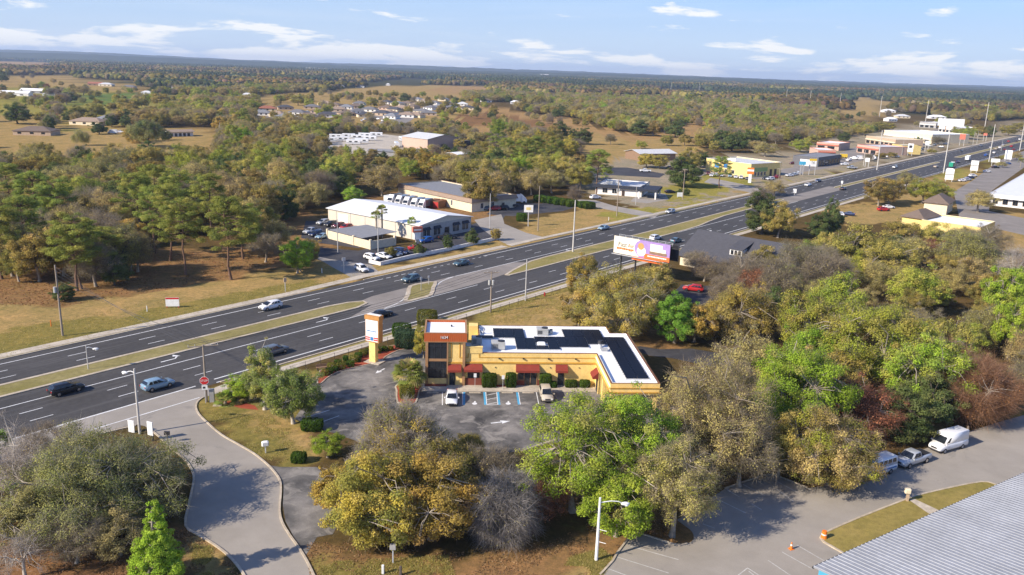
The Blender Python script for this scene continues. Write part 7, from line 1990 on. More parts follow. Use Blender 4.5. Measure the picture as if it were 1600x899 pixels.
H1 = [  # key, px, py, H, R, label
    ('spring', 1560, 500, 13, 4.6, 'green tree right under the white-trunked sycamore'), ('spring', 1575, 560, 12, 4.5, 'green tree at the picture edge beyond the rusty thicket'),
    ('olive', 1470, 600, 12, 5, 'olive tree between lime elm and rusty thicket'), ('spring', 1262, 600, 11, 4.6, 'green tree tucked behind the fresh green oak'), ('lime', 1255, 560, 13, 6, 'lime tree behind the fresh green oak'), ('lime', 1300, 520, 13, 6, 'lime tree behind the huge elm crown'),
    ('dark', 1190, 366, 14, 7.0, 'large dark green oak above the slate roof'), ('olive', 1215, 372, 12, 6, 'olive oak beside the dark one above the slate roof'), ('dark', 1298, 372, 13, 3.2, 'dark slim evergreen near the parked silver car'), ('dark', 1282, 376, 9, 4.5, 'dark low evergreen near the parked silver car'),
    ('olive', 1372, 322, 12, 6.8, 'round brown-olive oak at the strip mall verge'), ('olive', 1388, 318, 11, 6, 'second round olive oak at the strip mall verge'), ('lime', 1440, 318, 11, 8, 'low yellow-green oak behind the hipped roof'), ('lime', 1462, 318, 10, 7, 'yellow-green oak nearest the white pylon signs'), ('tan', 1415, 296, 9, 5, 'tan tree peeping over the round oaks'), ('tan', 1528, 332, 10, 6.5, 'mossy grey tree before the strip mall windows'),
    ('olive', 1335, 425, 13, 8.5, 'broad olive oak in front of the stucco building'), ('olive', 1385, 450, 12, 7, 'olive oak by the stucco building yard'), ('tan', 1420, 420, 10, 6, 'tan oak behind the yellow wall'), ('rust', 1445, 415, 8, 4, 'reddish bush tree by the yellow wall'), ('olive', 1472, 452, 9, 5, 'olive tree beside the small lawn'),
    ('bare', 1215, 480, 12, 5.5, 'bare brown tree behind the ochre oak'), ('bare', 1250, 450, 12, 6, 'bare grey tree in the middle of the right-hand woods'), ('bare', 1290, 470, 12, 6, 'bare brown tree beside the huge elm'), ('bare', 1100, 440, 6.5, 4, 'bare tree against the slate roof'), ('bare', 1122, 446, 6, 4.5, 'second bare tree against the slate roof'), ('bare', 1148, 447, 7.5, 4.5, 'bare tree before the cream wall below the dormer'), ('bare', 1172, 446, 8, 5, 'bare tree before the cream wall beyond the dormer'), ('olive', 1192, 436, 9, 4.5, 'olive tree covering the end of the slate roof'), ('bare', 1085, 425, 6, 3.2, 'bare tree at the near corner of the slate roof'), ('bare', 1162, 462, 9, 4.5, 'bare tree at the cream wall end'), ('rust', 1180, 470, 8, 4.5, 'reddish bare tree at the cream wall end'), ('bare', 1130, 480, 8, 3.6, 'pale forked bare tree by the red car'),
    ('olive', 1020, 470, 9, 5, 'olive oak right below the billboard apron'), ('olive', 905, 515, 8, 4.5, 'low gold oak on the tan lawn'), ('gold', 1005, 520, 9, 4.5, 'gold oak beside the round deep green oak'), ('gold', 1085, 535, 9, 4.5, 'gold oak past the round deep green oak'),
    ('tan', 1160, 640, 13, 5.5, 'tan oak filling the gap behind the sandy oak'), ('tan', 1065, 700, 11, 4.5, 'tan oak next to the canopy columns'), ('bare', 1155, 760, 10, 4.5, 'grey bare tree in shade behind the lot'), ('olive', 1215, 745, 9, 4, 'olive tree by the lamp in the shade'), ('dark', 1400, 690, 8, 4.5, 'dark shaded tree behind the pickup'), ('dark', 1445, 665, 9, 4.5, 'dark shaded tree behind the cargo van'), ('rust', 1340, 690, 9, 5, 'rusty shaded tree behind the minibus oak'),
    ('bare', 760, 790, 8, 3.5, 'grey brush behind the golden oak'), ('olive', 700, 800, 9, 4, 'olive oak between gold and bare crowns'), ('gold', 540, 800, 6.5, 3.8, 'low golden bough over the dark drive'), ('rust', 845, 812, 5, 3, 'rusty low tree in the shade before the spring oak'), ('olive', 735, 726, 4.5, 2.2, 'small dark tree at the lot edge'), ('spring', 512, 715, 3.6, 2.4, 'green shrub tree at the drive kerb'),
    ('bare', 85, 760, 8, 4.5, 'grey twiggy tree behind the willow oak'), ('sage', 60, 850, 6.5, 4.5, 'grey-green bushy tree before the willow oak'), ('bare', 120, 880, 5, 3.0, 'low bare brush under the willow oak'), ('sage', 188, 868, 5, 3.4, 'low willow bush next to the green cone tree'),
    ('gold', 662, 560, 7, 2.3, 'yellow-green tall shrub behind the entrance tower'), ('spring', 380, 625, 4.2, 2.8, 'low green tree beside the palmetto'),
    # by the white shop
    ('dark', 655, 399, 3.6, 1.9, 'round dark tree at the base of the red sign'), ('dark', 699.5, 391, 4.2, 1.7, 'round clipped tree on the wall verge nearest the blue car'), ('dark', 737.5, 383, 4.8, 2.1, 'round clipped tree in the middle of the wall verge'), ('olive', 774.5, 376, 3.8, 1.8, 'round clipped tree at the driveway end of the wall'), ('olive', 611, 402, 3, 1.6, 'brown bush between the parked cars'),
    ('spring', 465, 427, 9, 4.6, 'bright green tree at the edge of the shop driveway'), ('spring', 552, 318, 6.5, 4.2, 'bright green bush tree behind the white shop'), ('tan', 597, 307, 14, 7.5, 'pale tan oak with white trunk behind the shop'), ('olive', 752, 328, 15, 7.2, 'tall gold-olive oak at the corner of the cream office'), ('olive', 640, 275, 14, 8, 'olive oak over the brown office roof'), ('gold', 690, 282, 14, 9, 'rust-gold oak over the brown office roof'), ('gold', 665, 280, 13, 7, 'gold oak left of the rust-gold one'), ('olive', 735, 300, 14, 7, 'olive oak behind the tall gold one'), ('tan', 775, 318, 14, 7, 'tan oak shading the red and grey cars'), ('olive', 762, 306, 15, 7.5, 'tall olive oak between office corner and shaded lot'), ('tan', 715, 292, 14, 7, 'tan oak at the back of the brown office'),
    ('spring', 470, 425, 6, 3, 'green shrub tree at the wood edge by the driveway'), ('olive', 805, 300, 11, 6, 'olive oak behind the shaded lot'), ('tan', 830, 305, 11, 6, 'tan oak behind the shaded lot'), ('tan', 862, 302, 11, 6.5, 'tan oak behind the clipped hedge'), ('olive', 880, 290, 13, 8, 'broad olive oak beside the service building'), ('olive', 905, 296, 12, 7, 'olive oak against the service building wall'), ('bare', 898, 318, 7, 3.5, 'bare tree at the roadside bank by the hedge'),
    ('pine', 822, 268, 17, 5.5, 'flat-topped pine over the shaded lot'), ('pine', 838, 262, 16, 5, 'second flat-topped pine over the shaded lot'), ('pine', 932, 303, 18, 5.2, 'round-topped pine by the service building'), ('pine', 866, 258, 15, 4.5, 'pine at the brown field edge'), ('pine', 790, 262, 15, 5, 'pine behind the lean-to shed'),
    ('dark', 1068, 292, 14, 9, 'huge dark live oak beside the roadside pole'), ('olive', 1075, 268, 13, 7, 'olive tree behind the huge dark live oak'), ('dark', 1095, 262, 9, 5, 'dark tree between barn and mural building'), ('pine', 1124, 294, 14, 4.5, 'yellow-green pine standing on the lawn by the mural building'), ('gold', 1010, 262, 9, 6, 'orange-gold tree before the barn'), ('olive', 1030, 264, 8, 5, 'olive tree before the barn'), ('dark', 1062, 312 - 7, 3, 1.6, 'small dark cone shrub on the lawn'), ('dark', 1072, 306, 3.2, 1.6, 'second small dark cone shrub on the lawn'),
    ('tan', 1210, 306, 7, 5, 'tan roadside tree before the median sign'), ('bare', 1190, 318, 7, 4.5, 'bare roadside tree near the leaning pole'), ('lime', 1250, 238, 10, 8, 'yellow-green tree behind the garage'), ('tan', 1195, 245, 10, 8, 'sandy tree behind the mural building'), ('tan', 1180, 238, 9, 7, 'second sandy tree behind the mural building'), ('bare', 1212, 225, 9, 5, 'pinkish bare tree beyond the mural building'), ('dark', 1143, 238, 14, 9, 'large dark oak at the field behind the mural building'), ('dark', 1165, 232, 13, 8, 'second dark oak at the field behind the mural building'), ('dark', 1125, 232, 13, 7, 'dark oak nearest the open field'), ('olive', 1115, 238, 8, 4, 'olive tree at the field corner'),
    ('dark', 1000, 212, 13, 9, 'dark oak clump at the middle of the brown field'), ('olive', 1020, 213, 13, 9, 'olive oak clump at the middle of the brown field'), ('dark', 1055, 215, 14, 9, 'dark oak at the end of the field clump'), ('olive', 985, 205, 13, 8, 'olive oak at the start of the field clump'), ('olive', 1038, 209, 13, 8, 'oak between the field clump crowns'), ('dark', 873, 225, 15, 8, 'dark oak alone on the brown field'), ('dark', 910, 226, 12, 7, 'dark ragged trees on the brown field'), ('dark', 895, 222, 9, 5, 'dark small tree between the field trees'), ('bare', 954, 226, 8, 4, 'thin bare tree on the brown field'), ('olive', 844, 200, 6, 4.5, 'lone round shrub tree on the brown field'), ('lime', 1001, 233, 6, 4.5, 'lone bright shrub tree on the field by the barn'), ('olive', 1042, 228, 8, 5, 'olive tree at the field edge behind the barn'), ('olive', 1070, 228, 9, 5, 'olive tree at the field edge right of the barn'), ('dark', 868, 185, 10, 6, 'dark tree at the far edge of the brown field'), ('dark', 878, 183, 10, 6, 'second dark tree at the far edge of the brown field'),
    # farms and houses
    ('dark', 28, 194, 15, 10, 'dark oak on the farm lawn with pale trunk'), ('spring', 95, 178, 9, 6, 'bright green tree on the farm lawn'), ('olive', 150, 185, 13, 9, 'olive oak by the tan ranch house'), ('olive', 120, 188, 12, 8, 'olive oak beside the bright farm tree'), ('dark', 112, 192, 9, 6, 'dark oak under the olive farm oak'), ('dark', 175, 199, 9, 5, 'dark shrub tree by the white van'), ('dark', 197, 200, 9, 5, 'dark shrub tree behind the white van'), ('dark', 155, 210, 8, 5.5, 'dark tree hiding the farm track'), ('olive', 195, 171, 11, 8, 'grey-olive oak in the paddock row'), ('olive', 210, 170, 11, 8, 'middle oak of the paddock row'), ('olive', 222, 169, 11, 7, 'last oak of the paddock row'), ('olive', 250, 166, 14, 10, 'broad oak beyond the paddock row'),
    ('tan', 130, 150, 14, 11, 'grey-brown oak by the red-brown barn'), ('dark', 110, 160, 11, 8, 'dark oak beside the small white farmhouse'), ('olive', 65, 192, 8, 6, 'olive shrub tree on the tan paddock'), ('olive', 78, 190, 9, 6, 'second olive shrub tree on the tan paddock'), ('dark', 3, 128, 16, 12, 'dark oak at the edge of the tan field'),
    ('olive', 466, 165, 13, 10, 'round oak between the subdivision houses'), ('olive', 455, 160, 12, 9, 'brown oak behind the subdivision round oak'), ('olive', 524, 163, 12, 7, 'oak behind the brown hip roof'), ('olive', 580, 168, 13, 7.5, 'leafy oak in the subdivision street'), ('dark', 633, 160, 13, 9, 'dark oak at the top of the subdivision'), ('olive', 615, 153, 12, 9, 'olive oak behind the subdivision'), ('lime', 660, 152, 10, 7, 'yellow-green tree at the top of the street'), ('spring', 745, 163, 9, 5, 'green tree beside the dark cypresses'), ('dark', 755, 160, 10, 4, 'dark cypress tree by the brown field'), ('dark', 712, 163, 10, 6, 'dark tree among the last subdivision houses'), ('bare', 580, 196, 9, 5, 'bare tree at the near end of the street'), ('olive', 705, 180, 9, 6, 'olive tree at the field corner of the subdivision'),
    ('dark', 1252, 204, 12, 5, 'dark green tree behind the yellow-green garage tree'), ('dark', 1318, 222, 8, 6, 'dark tree between the red shops'), ('olive', 1350, 212, 9, 8, 'olive tree behind the tan restaurant'), ('olive', 1376, 206, 10, 9, 'olive tree by the tall concrete pole behind the strip'), ('lime', 1340, 208, 9, 7, 'yellow-green tree behind the orange shop row'), ('dark', 1433, 226, 6, 4.5, 'small dark tree before the red store entrance'), ('bare', 1466, 226, 7, 6, 'bare tree beside the big white store'), ('tan', 1478, 222, 7, 6, 'sandy tree past the big white store'),
    ('lime', 1498, 216, 11, 8, 'yellow-green tree in the row before the far pylon'), ('lime', 1512, 218, 12, 8, 'second yellow-green tree in the row past the far pylon'), ('olive', 1528, 214, 12, 8, 'olive tree beside the pair poles'), ('dark', 1545, 213, 10, 8, 'dark tree where the highway meets the crossroads'), ('olive', 1575, 212, 11, 9, 'olive tree beyond the crossroads'), ('olive', 1592, 206, 11, 9, 'second olive tree beyond the crossroads'), ('tan', 1565, 262, 4, 3.5, 'tawny bush in the strip mall verge'), ('tan', 1588, 250, 5, 4.5, 'tawny tree at the end of the strip mall verge'),
    ('olive', 1268, 226, 8, 6, 'olive tree behind the charcoal garage'), ('olive', 1300, 212, 9, 8, 'olive tree past the red-banded shop'), ('tan', 1282, 215, 8, 6, 'tan tree past the red-banded shop'), ('olive', 1310, 250, 3.5, 3, 'low bush by the yellow van'), ('bare', 1356, 252, 5, 3.5, 'bare bush before the orange shop row'), ('olive', 1376, 248, 4, 4, 'dark hedge bush along the verge before the strip'), ('olive', 1392, 246, 3.5, 4, 'second hedge bush along the verge before the strip'), ('olive', 1455, 240, 3.5, 4, 'hedge bush at the tall red and white pylon'),
    ('tan', 20, 432, 13, 6, 'tan oak at the front corner of the wood'), ('olive', 62, 440, 12, 5.5, 'olive oak at the front of the wood near the twin pine'), ('bare', 150, 448, 11, 5, 'bare oak before the wood beside the twin pine'), ('olive', 100, 432, 13, 6, 'olive oak pressed behind the twin pine'), ('tan', 215, 425, 11, 5, 'tan oak where the wood meets the clearing'), ('dark', 180, 446, 7, 4, 'dark low oak where the wood meets the clearing'), ('olive', 395, 392, 11, 5, 'olive oak at the far side of the clearing'), ('tan', 430, 396, 10, 5, 'tan oak at the driveway side of the clearing'), ('bare', 415, 410, 8, 4, 'bare tree at the driveway side of the clearing'), ('olive', 478, 415, 7, 4, 'olive bush tree behind the bright driveway tree'),
    ('tan', 1505, 395, 9, 5, 'tan bare-topped tree before the white flat roof'), ('olive', 1455, 398, 10, 6, 'olive oak before the yellow stucco wall'), ('olive', 1405, 396, 10, 6, 'olive oak at the front of the hipped roof'), ('bare', 1545, 400, 9, 5, 'bare tree at the strip mall drive'),
]
for k, (key, x, y, h, r_, lab) in enumerate(H1):
    plant(key, (x, y), h, r_, lab, None, k)

# pines standing in front of the wood
for k, (x, y, h, r_, lab) in enumerate(((361, 437, 19, 5.2, 'tallest lone pine before the wood with a bare trunk'), (290, 430, 18.5, 4.6, 'pine with reddish trunk at the wood edge clearing'), (266, 408, 19, 4.6, 'slim pine deeper in the clearing'), (244, 396, 17, 4.2, 'thin pine at the back of the clearing'), (121, 455, 17, 4.8, 'pine with twin trunks behind the wood pole'), (128, 452, 15, 3.8, 'second stem of the twin pine behind the wood pole'),
                                     (42, 420, 17, 4.6, 'leaning pine in the shaded wood edge'), (3, 436, 18, 4.6, 'pine at the picture edge of the wood'), (165, 440, 12, 4.6, 'young pine before the grey oak'), (60, 372, 18, 4.8, 'bright pine rising over the grey oaks'), (95, 380, 18, 4.8, 'bright pine behind the twin pine'), (215, 372, 18, 5, 'green pine over the back of the clearing'), (250, 352, 18, 5, 'green pine in the middle of the wood'), (283, 360, 18, 5, 'green pine in the middle of the wood beside a tan oak'), (330, 372, 18, 5, 'green pine behind the lone tallest pine'), (20, 345, 17, 5, 'green pine at the wood corner'), (380, 405, 15, 4.5, 'green pine next to the lone tallest pine'))):
    plant('pine', (x, y), h, r_, lab, 'pines at the wood edge', k)
for k, (x, y, key, h, r_, lab) in enumerate(((185, 432, 'moss', 13, 6.5, 'grey mossy oak at the front of the wood'), (160, 410, 'bare', 14, 6, 'bare oak standing behind the mossy front oak'), (205, 425, 'bare', 9, 4, 'bare low tree beside the mossy front oak'), (30, 440, 'olive', 8, 4, 'olive low tree in the wood edge shade'), (100, 470, 'dark', 4, 2.4, 'dark bush in the shade near the wood pole'))):
    plant(key, (x, y), h, r_, lab, None, k)


def scatter(poly, spacing, mixk, hr, label, group, n_max=999, seed=1, rfac=(.42, .55)):
    """fill a ground polygon (pixel outline) with trees that keep their distance"""
    r = random.Random(seed)
    wp = [(p.x, p.y) for p in gp(poly)]
    xs = [p[0] for p in wp]; ys = [p[1] for p in wp]
    n = 0
    keys = [k for k, w in mixk for _ in range(w)]
    for _ in range(6000):
        if n >= n_max: break
        x, y = r.uniform(min(xs), max(xs)), r.uniform(min(ys), max(ys))
        if not in_poly(x, y, wp): continue
        if any((x - a) ** 2 + (y - b_) ** 2 < max(spacing, c_ * .75) ** 2 for a, b_, c_ in TREES): continue
        key = r.choice(keys)
        h = r.uniform(*hr) * (1.3 if key == 'pine' else 1)
        plant(key, (x, y), h, h * r.uniform(*rfac) * (.62 if key == 'pine' else 1), label[key] if isinstance(label, dict) else label, group, r.randrange(9))
        n += 1
    return n


LW = {'olive': 'olive oak crowded in the dense wood behind the pines', 'tan': 'tan-leaved oak crowded in the dense wood behind the pines', 'bare': 'bare grey tree crowded in the dense wood behind the pines', 'pine': 'green pine among oaks in the dense wood', 'dark': 'dark evergreen crowded in the dense wood behind the pines', 'moss': 'mossy grey oak crowded in the dense wood', 'spring': 'green oak crowded in the dense wood behind the pines', 'gold': 'gold oak crowded in the dense wood behind the pines', 'lime': 'lime tree in the dense wood', 'pale_bare': 'white-twigged bare tree in the dense wood'}
n1_ = scatter([(-60, 432), (-60, 345), (200, 345), (430, 335), (478, 330), (440, 350), (420, 372), (370, 368), (250, 373), (225, 388), (190, 425), (100, 428)], 6.0, (('olive', 5), ('tan', 5), ('bare', 2), ('dark', 1), ('moss', 2), ('gold', 1)), (11, 15), LW, 'trees of the dense wood', 110, 5)
RWd = {'olive': 'olive oak in the crowded woods behind the solar roof', 'tan': 'tan-leaved tree in the crowded woods behind the solar roof', 'bare': 'bare brown tree in the crowded woods behind the solar roof', 'rust': 'rust-brown tree in the crowded woods behind the solar roof', 'spring': 'green tree in the crowded woods behind the solar roof', 'lime': 'lime-green tree in the crowded woods behind the solar roof', 'dark': 'dark tree in the crowded woods behind the solar roof'}
n2_ = scatter([(1190, 560), (1160, 490), (1290, 430), (1330, 440), (1400, 460), (1440, 470), (1560, 520), (1680, 500), (1680, 600), (1560, 635), (1430, 680), (1240, 735), (1130, 740), (1100, 640)], 5.2, (('olive', 3), ('tan', 3), ('bare', 3), ('rust', 2), ('lime', 2), ('spring', 2)), (8, 12), RWd, 'trees of the crowded woods', 46, 8)
print('individual trees', len(TREES))

# ------------------------------------------------------------------ shrubs, hedges and palms
def hedge(label, pos, sx, sy, sz, pal, n, rz=0, seed=0, name='hedge', cat='hedge', leaf=.09):
    """clipped bush: dense small leaves over a rounded block, on a few stems"""
    r = np.random.RandomState(300 + seed)
    u = r.uniform(-1, 1, (n, 3)); ax = r.randint(0, 3, n)
    sg = np.sign(r.uniform(-1, 1, n)); u[np.arange(n), ax] = sg
    nr_ = u / np.linalg.norm(u, axis=1, keepdims=True)
    p = u * .62 + nr_ * .38
    p *= (1 - .12 * r.rand(n) ** 2)[:, None] * (1 + .05 * np.sin(u[:, 0] * 7 + seed) * np.cos(u[:, 1] * 6))[:, None]
    c = p * np.array([sx / 2, sy / 2, sz / 2]) + np.array([0, 0, sz / 2 + .06])
    k = c[:, 2] > .05
    v, f = leaves_np(r, c[k], nr_[k] + r.normal(size=(k.sum(), 3)) * .5, leaf)
    P = np.array([q[0] for q in pal])[r.randint(0, len(pal), k.sum())] * (.7 + .6 * r.rand(k.sum()))[:, None]
    t = thing(name, label, cat, pos if not isinstance(pos, tuple) else G(*pos), rz)
    link('foliage', np_mesh('foliage', v, [f], ['leaf'], cols=np.repeat(P, 4, 0)), t)
    MB().cyl(0, 0, 0, sz * .7, .06, .03, 6).build('stem', 'bark_grey', t)
    return t


HG = [((.07, .13, .018),), ((.10, .16, .025),), ((.055, .095, .016),)]
HY = [((.17, .17, .03),), ((.13, .15, .03),), ((.22, .20, .04),)]
HB = [((.06, .10, .055),), ((.085, .125, .06),)]
hedge('rounded clipped bush beside the parking sign', BW(10.0, -.3), 2.4, 1.4, 2.3, HG, 5200, BA, 1)
hedge('tall square bush before the long yellow wall', BW(13.4, -.3), 1.7, 1.3, 2.4, HG, 4200, BA, 2)
hedge('clipped bush between two red awnings', BW(18.9, -.3), 1.9, 1.3, 2.3, HG, 4200, BA, 3)
hedge('low clipped hedge under the small red awning', BW(23.0, -.2), 2.0, 1.2, 1.2, HG, 3200, BA, 4); hedge('second low clipped hedge close to the wing', BW(25.2, -.2), 1.7, 1.1, 1.2, HG, 2800, BA, 5)
hedge('small bush at the foot of the clipped bush', BW(20.2, -.4), 1.0, .9, 1.0, HG, 1500, BA, 6)
hedge('yellow-green bush in the mulch island under the palm', BW(-2.6, -4.6), 2.3, 2.0, 2.1, HY, 5200, BA, 7)
hedge('large blue-green shrub behind the mulch bed', (637, 543), 4.6, 3.2, 3.2, HB, 9000, 0, 8, leaf=.11)
hedge('dark rounded shrub behind the blue-green one', (628, 527), 3.6, 2.4, 2.6, HG, 5000, 0, 9)
hedge('yellow-green shrub mound behind the tower roof', (667, 508), 4.0, 2.6, 3.0, HY, 5600, 0, 10)
hedge('dark round shrub at the drive kerb', (467, 722), 1.9, 1.6, 1.2, HG, 2600, 0, 11)
hedge('dark shrub by the side of the lot stalls', (488, 672), 3.0, 2.0, 1.5, HG, 3600, 0, 12)
for k, (x, y) in enumerate(((843, 315), (853, 317), (863, 318), (873, 320), (883, 321), (893, 323), (912, 325), (920, 326.5))):
    hedge(('clipped dark hedge block number' if 0 else 'dark green hedge block in the row along the shaded lot'), (x, y), 4.6, 3.2, 2.4, HG, 2200, .3, 20 + k, leaf=.2)['group'] = 'hedge blocks along the shaded lot'
hedge('rounded dark bush at the base of the amber emblem sign', (815, 346), 3.6, 3.0, 2.7, HG, 3000, 0, 31, leaf=.16)
r5 = random.Random(9)
for k, (x, y) in enumerate(((508, 587), (515, 584), (524, 580), (533, 577), (540, 571), (548, 573), (553, 566), (540, 563), (560, 560), (567, 556), (560, 566), (575, 553), (518, 577), (528, 571), (590, 552), (610, 548), (601, 549))):
    s = r5.uniform(.7, 1.25)
    o = hedge('small round shrub planted in the red mulch bed', (x, y), 1.25 * s, 1.2 * s, .95 * s, HG if k % 3 else HY, 900, 0, 40 + k, 'shrub', 'shrub', .08)
    o['group'] = 'shrubs in the red mulch bed'


def fan_palm(label, pos, trunk, R, n, seed, pal, name='palm_tree', tr=.2, skirt=False):
    r = np.random.RandomState(seed)
    t = thing(name, label, 'palm', pos if not isinstance(pos, tuple) else G(*pos), 0)
    if trunk > .2:
        MB().tube([(0, 0, 0), (.05, 0, trunk * .5), (0, .04, trunk)], [tr * 1.25, tr, tr * 1.05], 10).build('trunk', 'bark_grey', t)
    V, FQ, K, o = [], [], [], 0
    for i in range(n):
        az = 2 * pi * r.rand(); el = (-.5 if trunk > .2 else .1) + 1.75 * r.rand() ** .8
        d = np.array([cos(az) * cos(el), sin(az) * cos(el), sin(el)])
        s0 = np.array([0, 0, trunk])
        L = R * (.45 + .15 * r.rand())
        hub = s0 + d * L
        side = np.cross(d, [0, 0, 1.0]); side /= np.linalg.norm(side) + 1e-6
        up = np.cross(side, d)
        c = np.array(pal[r.randint(len(pal))]) * (.75 + .5 * r.rand())
        w = .018
        V.append(np.array([s0 + side * w, s0 - side * w, hub - side * w, hub + side * w])); FQ.append(np.arange(4)[None] + o); K.append(np.tile(c, (4, 1))); o += 4
        for a in np.linspace(-1.25, 1.25, 11):
            e = d * cos(a) + side * sin(a)
            tip = hub + e * R * .55 - np.array([0, 0, .16 * R * (.4 + r.rand())]) + up * .05
            mid = hub + e * R * .3
            pw = np.cross(e, up); pw /= np.linalg.norm(pw) + 1e-6
            V.append(np.array([hub, mid + pw * .055 * R / 1.6, tip, mid - pw * .055 * R / 1.6])); FQ.append(np.arange(4)[None] + o)
            K.append(np.tile(c * (.8 + .4 * r.rand()), (4, 1))); o += 4
    link('crown', np_mesh('crown', np.concatenate(V), [np.concatenate(FQ)], ['leaf'], cols=np.concatenate(K)), t)
    TREES.append((t.location.x, t.location.y, R * .5))
    return t


PALM = [(.28, .36, .08), (.38, .40, .10), (.20, .27, .06), (.50, .42, .16)]
fan_palm('full cabbage palm in the mulch island beside the entrance tower', BW(-2.4, -2.6), 3.0, 2.7, 120, 1, PALM)
fan_palm('tall fan palm against the white shop roof', (597, 373), 8.2, 1.9, 46, 2, PALM, tr=.24); fan_palm('second tall fan palm beside the walled yard', (588, 374), 6.8, 1.8, 46, 3, PALM, tr=.24); fan_palm('fan palm behind the red pillar sign', (643, 373), 5.2, 1.5, 40, 4, PALM, tr=.22)
fan_palm('palmetto clump in the grass near the stop sign', (352, 631), .5, 1.8, 46, 5, PALM, 'palmetto'); fan_palm('palmetto clump behind the roadside myrtles', (372, 628), .5, 1.7, 40, 6, PALM, 'palmetto'); fan_palm('palmetto beside the mulch path', (392, 622), .4, 1.5, 36, 7, PALM, 'palmetto')
fan_palm('green palm fronds at the picture edge by the highway', (-8, 722), 2.0, 2.4, 40, 8, [(.16, .26, .03), (.2, .28, .04)]); fan_palm('young palm in the strip mall verge', (1594, 262), 4, 2.4, 40, 9, PALM)
fan_palm('small palm on the sidewalk verge behind the tower', (672, 500), .8, 1.6, 40, 10, PALM, 'palmetto')

# ------------------------------------------------------------------ the woods beyond: nobody could count them
OPEN = [z_[1] for z_ in ZONES[NOPEN:]]
OPEN_SPARSE = []
ROADS_PX = [[(780, 420), (1100, 310), (1400, 240), (1640, 185), (1640, 225), (1450, 300), (1290, 340), (1100, 400)]]
ocs = {}
for k in SPEC:
    pass
# source crowns: the crown of one standing tree of each look
SRC = []
for o in COL.objects:
    if o.name.split('.')[0] == 'crown' and o.parent and o.type == 'MESH':
        for key in ('olive', 'tan', 'bare', 'gold', 'dark', 'moss', 'spring', 'lime', 'pine'):
            for i, s_ in enumerate(SPEC[key]):
                if o.data == s_[1] and (key, i) not in ocs:
                    ocs[(key, i)] = o
WEIGHT = {'olive': 6, 'tan': 6, 'bare': 3, 'gold': 2, 'dark': 3, 'moss': 2, 'spring': .5, 'lime': 2.5, 'pine': .4}
src = sorted(ocs, key=str)
wts = np.array([WEIGHT[k[0]] for k in src], float); wts /= wts.sum()
r = np.random.RandomState(21)


def open_mask(px, py, wx, wy):
    m_ = np.zeros(px.shape, bool)
    for poly in OPEN: m_ |= in_poly_np(px, py, poly)
    for poly in ROADS_PX: m_ |= in_poly_np(px, py, poly)
    # the highway corridor
    d0, d1 = wx - RO.x, wy - RO.y
    u = d0 * RU.x + d1 * RU.y; v = d0 * RN.x + d1 * RN.y
    m_ |= (v > -48) & (v < 24) & (u < 900)
    m_ |= (v > -34) & (v < 12)
    # keep the view-side yards of the houses free of high trees
    for hx, hy in HP_:
        dh_ = hypot(hx, hy); ex, ey = hx / dh_, hy / dh_
        a = wx * ex + wy * ey - dh_; b_ = np.abs(wx * ey - wy * ex)
        m_ |= (a > -(34 if dh_ < 1000 else 190)) & (a < 14) & (b_ < (12 if dh_ < 1000 else 62))
    return m_


HP_ = np.array([[G(h[0], h[1]).x, G(h[0], h[1]).y] for h in HOUSES])


def wood_points(d0, d1, n, spread=1.0):
    """random ground points in the camera's fan between two distances, uneven density"""
    dd_ = np.sqrt(r.uniform(d0 ** 2, d1 ** 2, n)); a = r.uniform(-.66, .66, n)
    x, y = dd_ * np.sin(a), dd_ * np.cos(a)
    q = np.stack([x, y, x * 0 - CAM_H], 1)
    z = q @ FW
    return x, y, 800 + F_PX * (q @ RT) / z, 449.5 - F_PX * (q @ UP) / z


def thin(x, y, s, extra=()):
    """Poisson thinning on a grid hash"""
    cell = {}
    keep = []
    for i in range(len(x)):
        c0, c1 = int(x[i] // s), int(y[i] // s)
        ok_ = True
        for a in (-1, 0, 1):
            for b_ in (-1, 0, 1):
                for j in cell.get((c0 + a, c1 + b_), ()):
                    if (x[i] - x[j]) ** 2 + (y[i] - y[j]) ** 2 < s * s: ok_ = False; break
                if not ok_: break
            if not ok_: break
        if ok_:
            keep.append(i); cell.setdefault((c0, c1), []).append(i)
    return np.array(keep)


x, y, px, py = wood_points(120, 1600, 150000)
m_ = ~open_mask(px, py, x, y)
NEARFREE = [[(470, 445), (470, 330), (560, 308), (640, 280), (760, 300), (880, 250), (1000, 232), (1110, 232), (1310, 215), (1600, 185), (1700, 180), (1700, 470), (1440, 470), (1290, 430), (1200, 600), (600, 600)],
            [(-400, 500), (-400, 235), (160, 258), (340, 258), (520, 268), (640, 262), (640, 330), (300, 460), (0, 500)]]
FILLS = [[(-400, 430), (100, 428), (190, 425), (225, 388), (250, 372), (370, 366), (420, 368), (470, 335), (510, 318), (545, 300), (520, 268), (340, 258), (160, 262), (-400, 262)],
         [(500, 305), (545, 272), (640, 270), (760, 296), (800, 302), (880, 292), (915, 278), (860, 270), (760, 266), (640, 262), (480, 262)],
         [(1195, 570), (1165, 500), (1205, 430), (1290, 405), (1400, 400), (1430, 425), (1450, 455), (1560, 450), (1720, 440), (1720, 600), (1560, 630), (1430, 670), (1240, 730), (1140, 735)]]
for poly in NEARFREE: m_ &= ~in_poly_np(px, py, poly)
m_ &= np.hypot(x, y) > 225
for poly in FILLS: m_ |= in_poly_np(px, py, poly)
x, y, px, py = x[m_], y[m_], px[m_], py[m_]
ta = np.array([(t_[0], t_[1]) for t_ in TREES])
k = thin(x, y, 7.6); x, y, px, py = x[k], y[k], px[k], py[k]

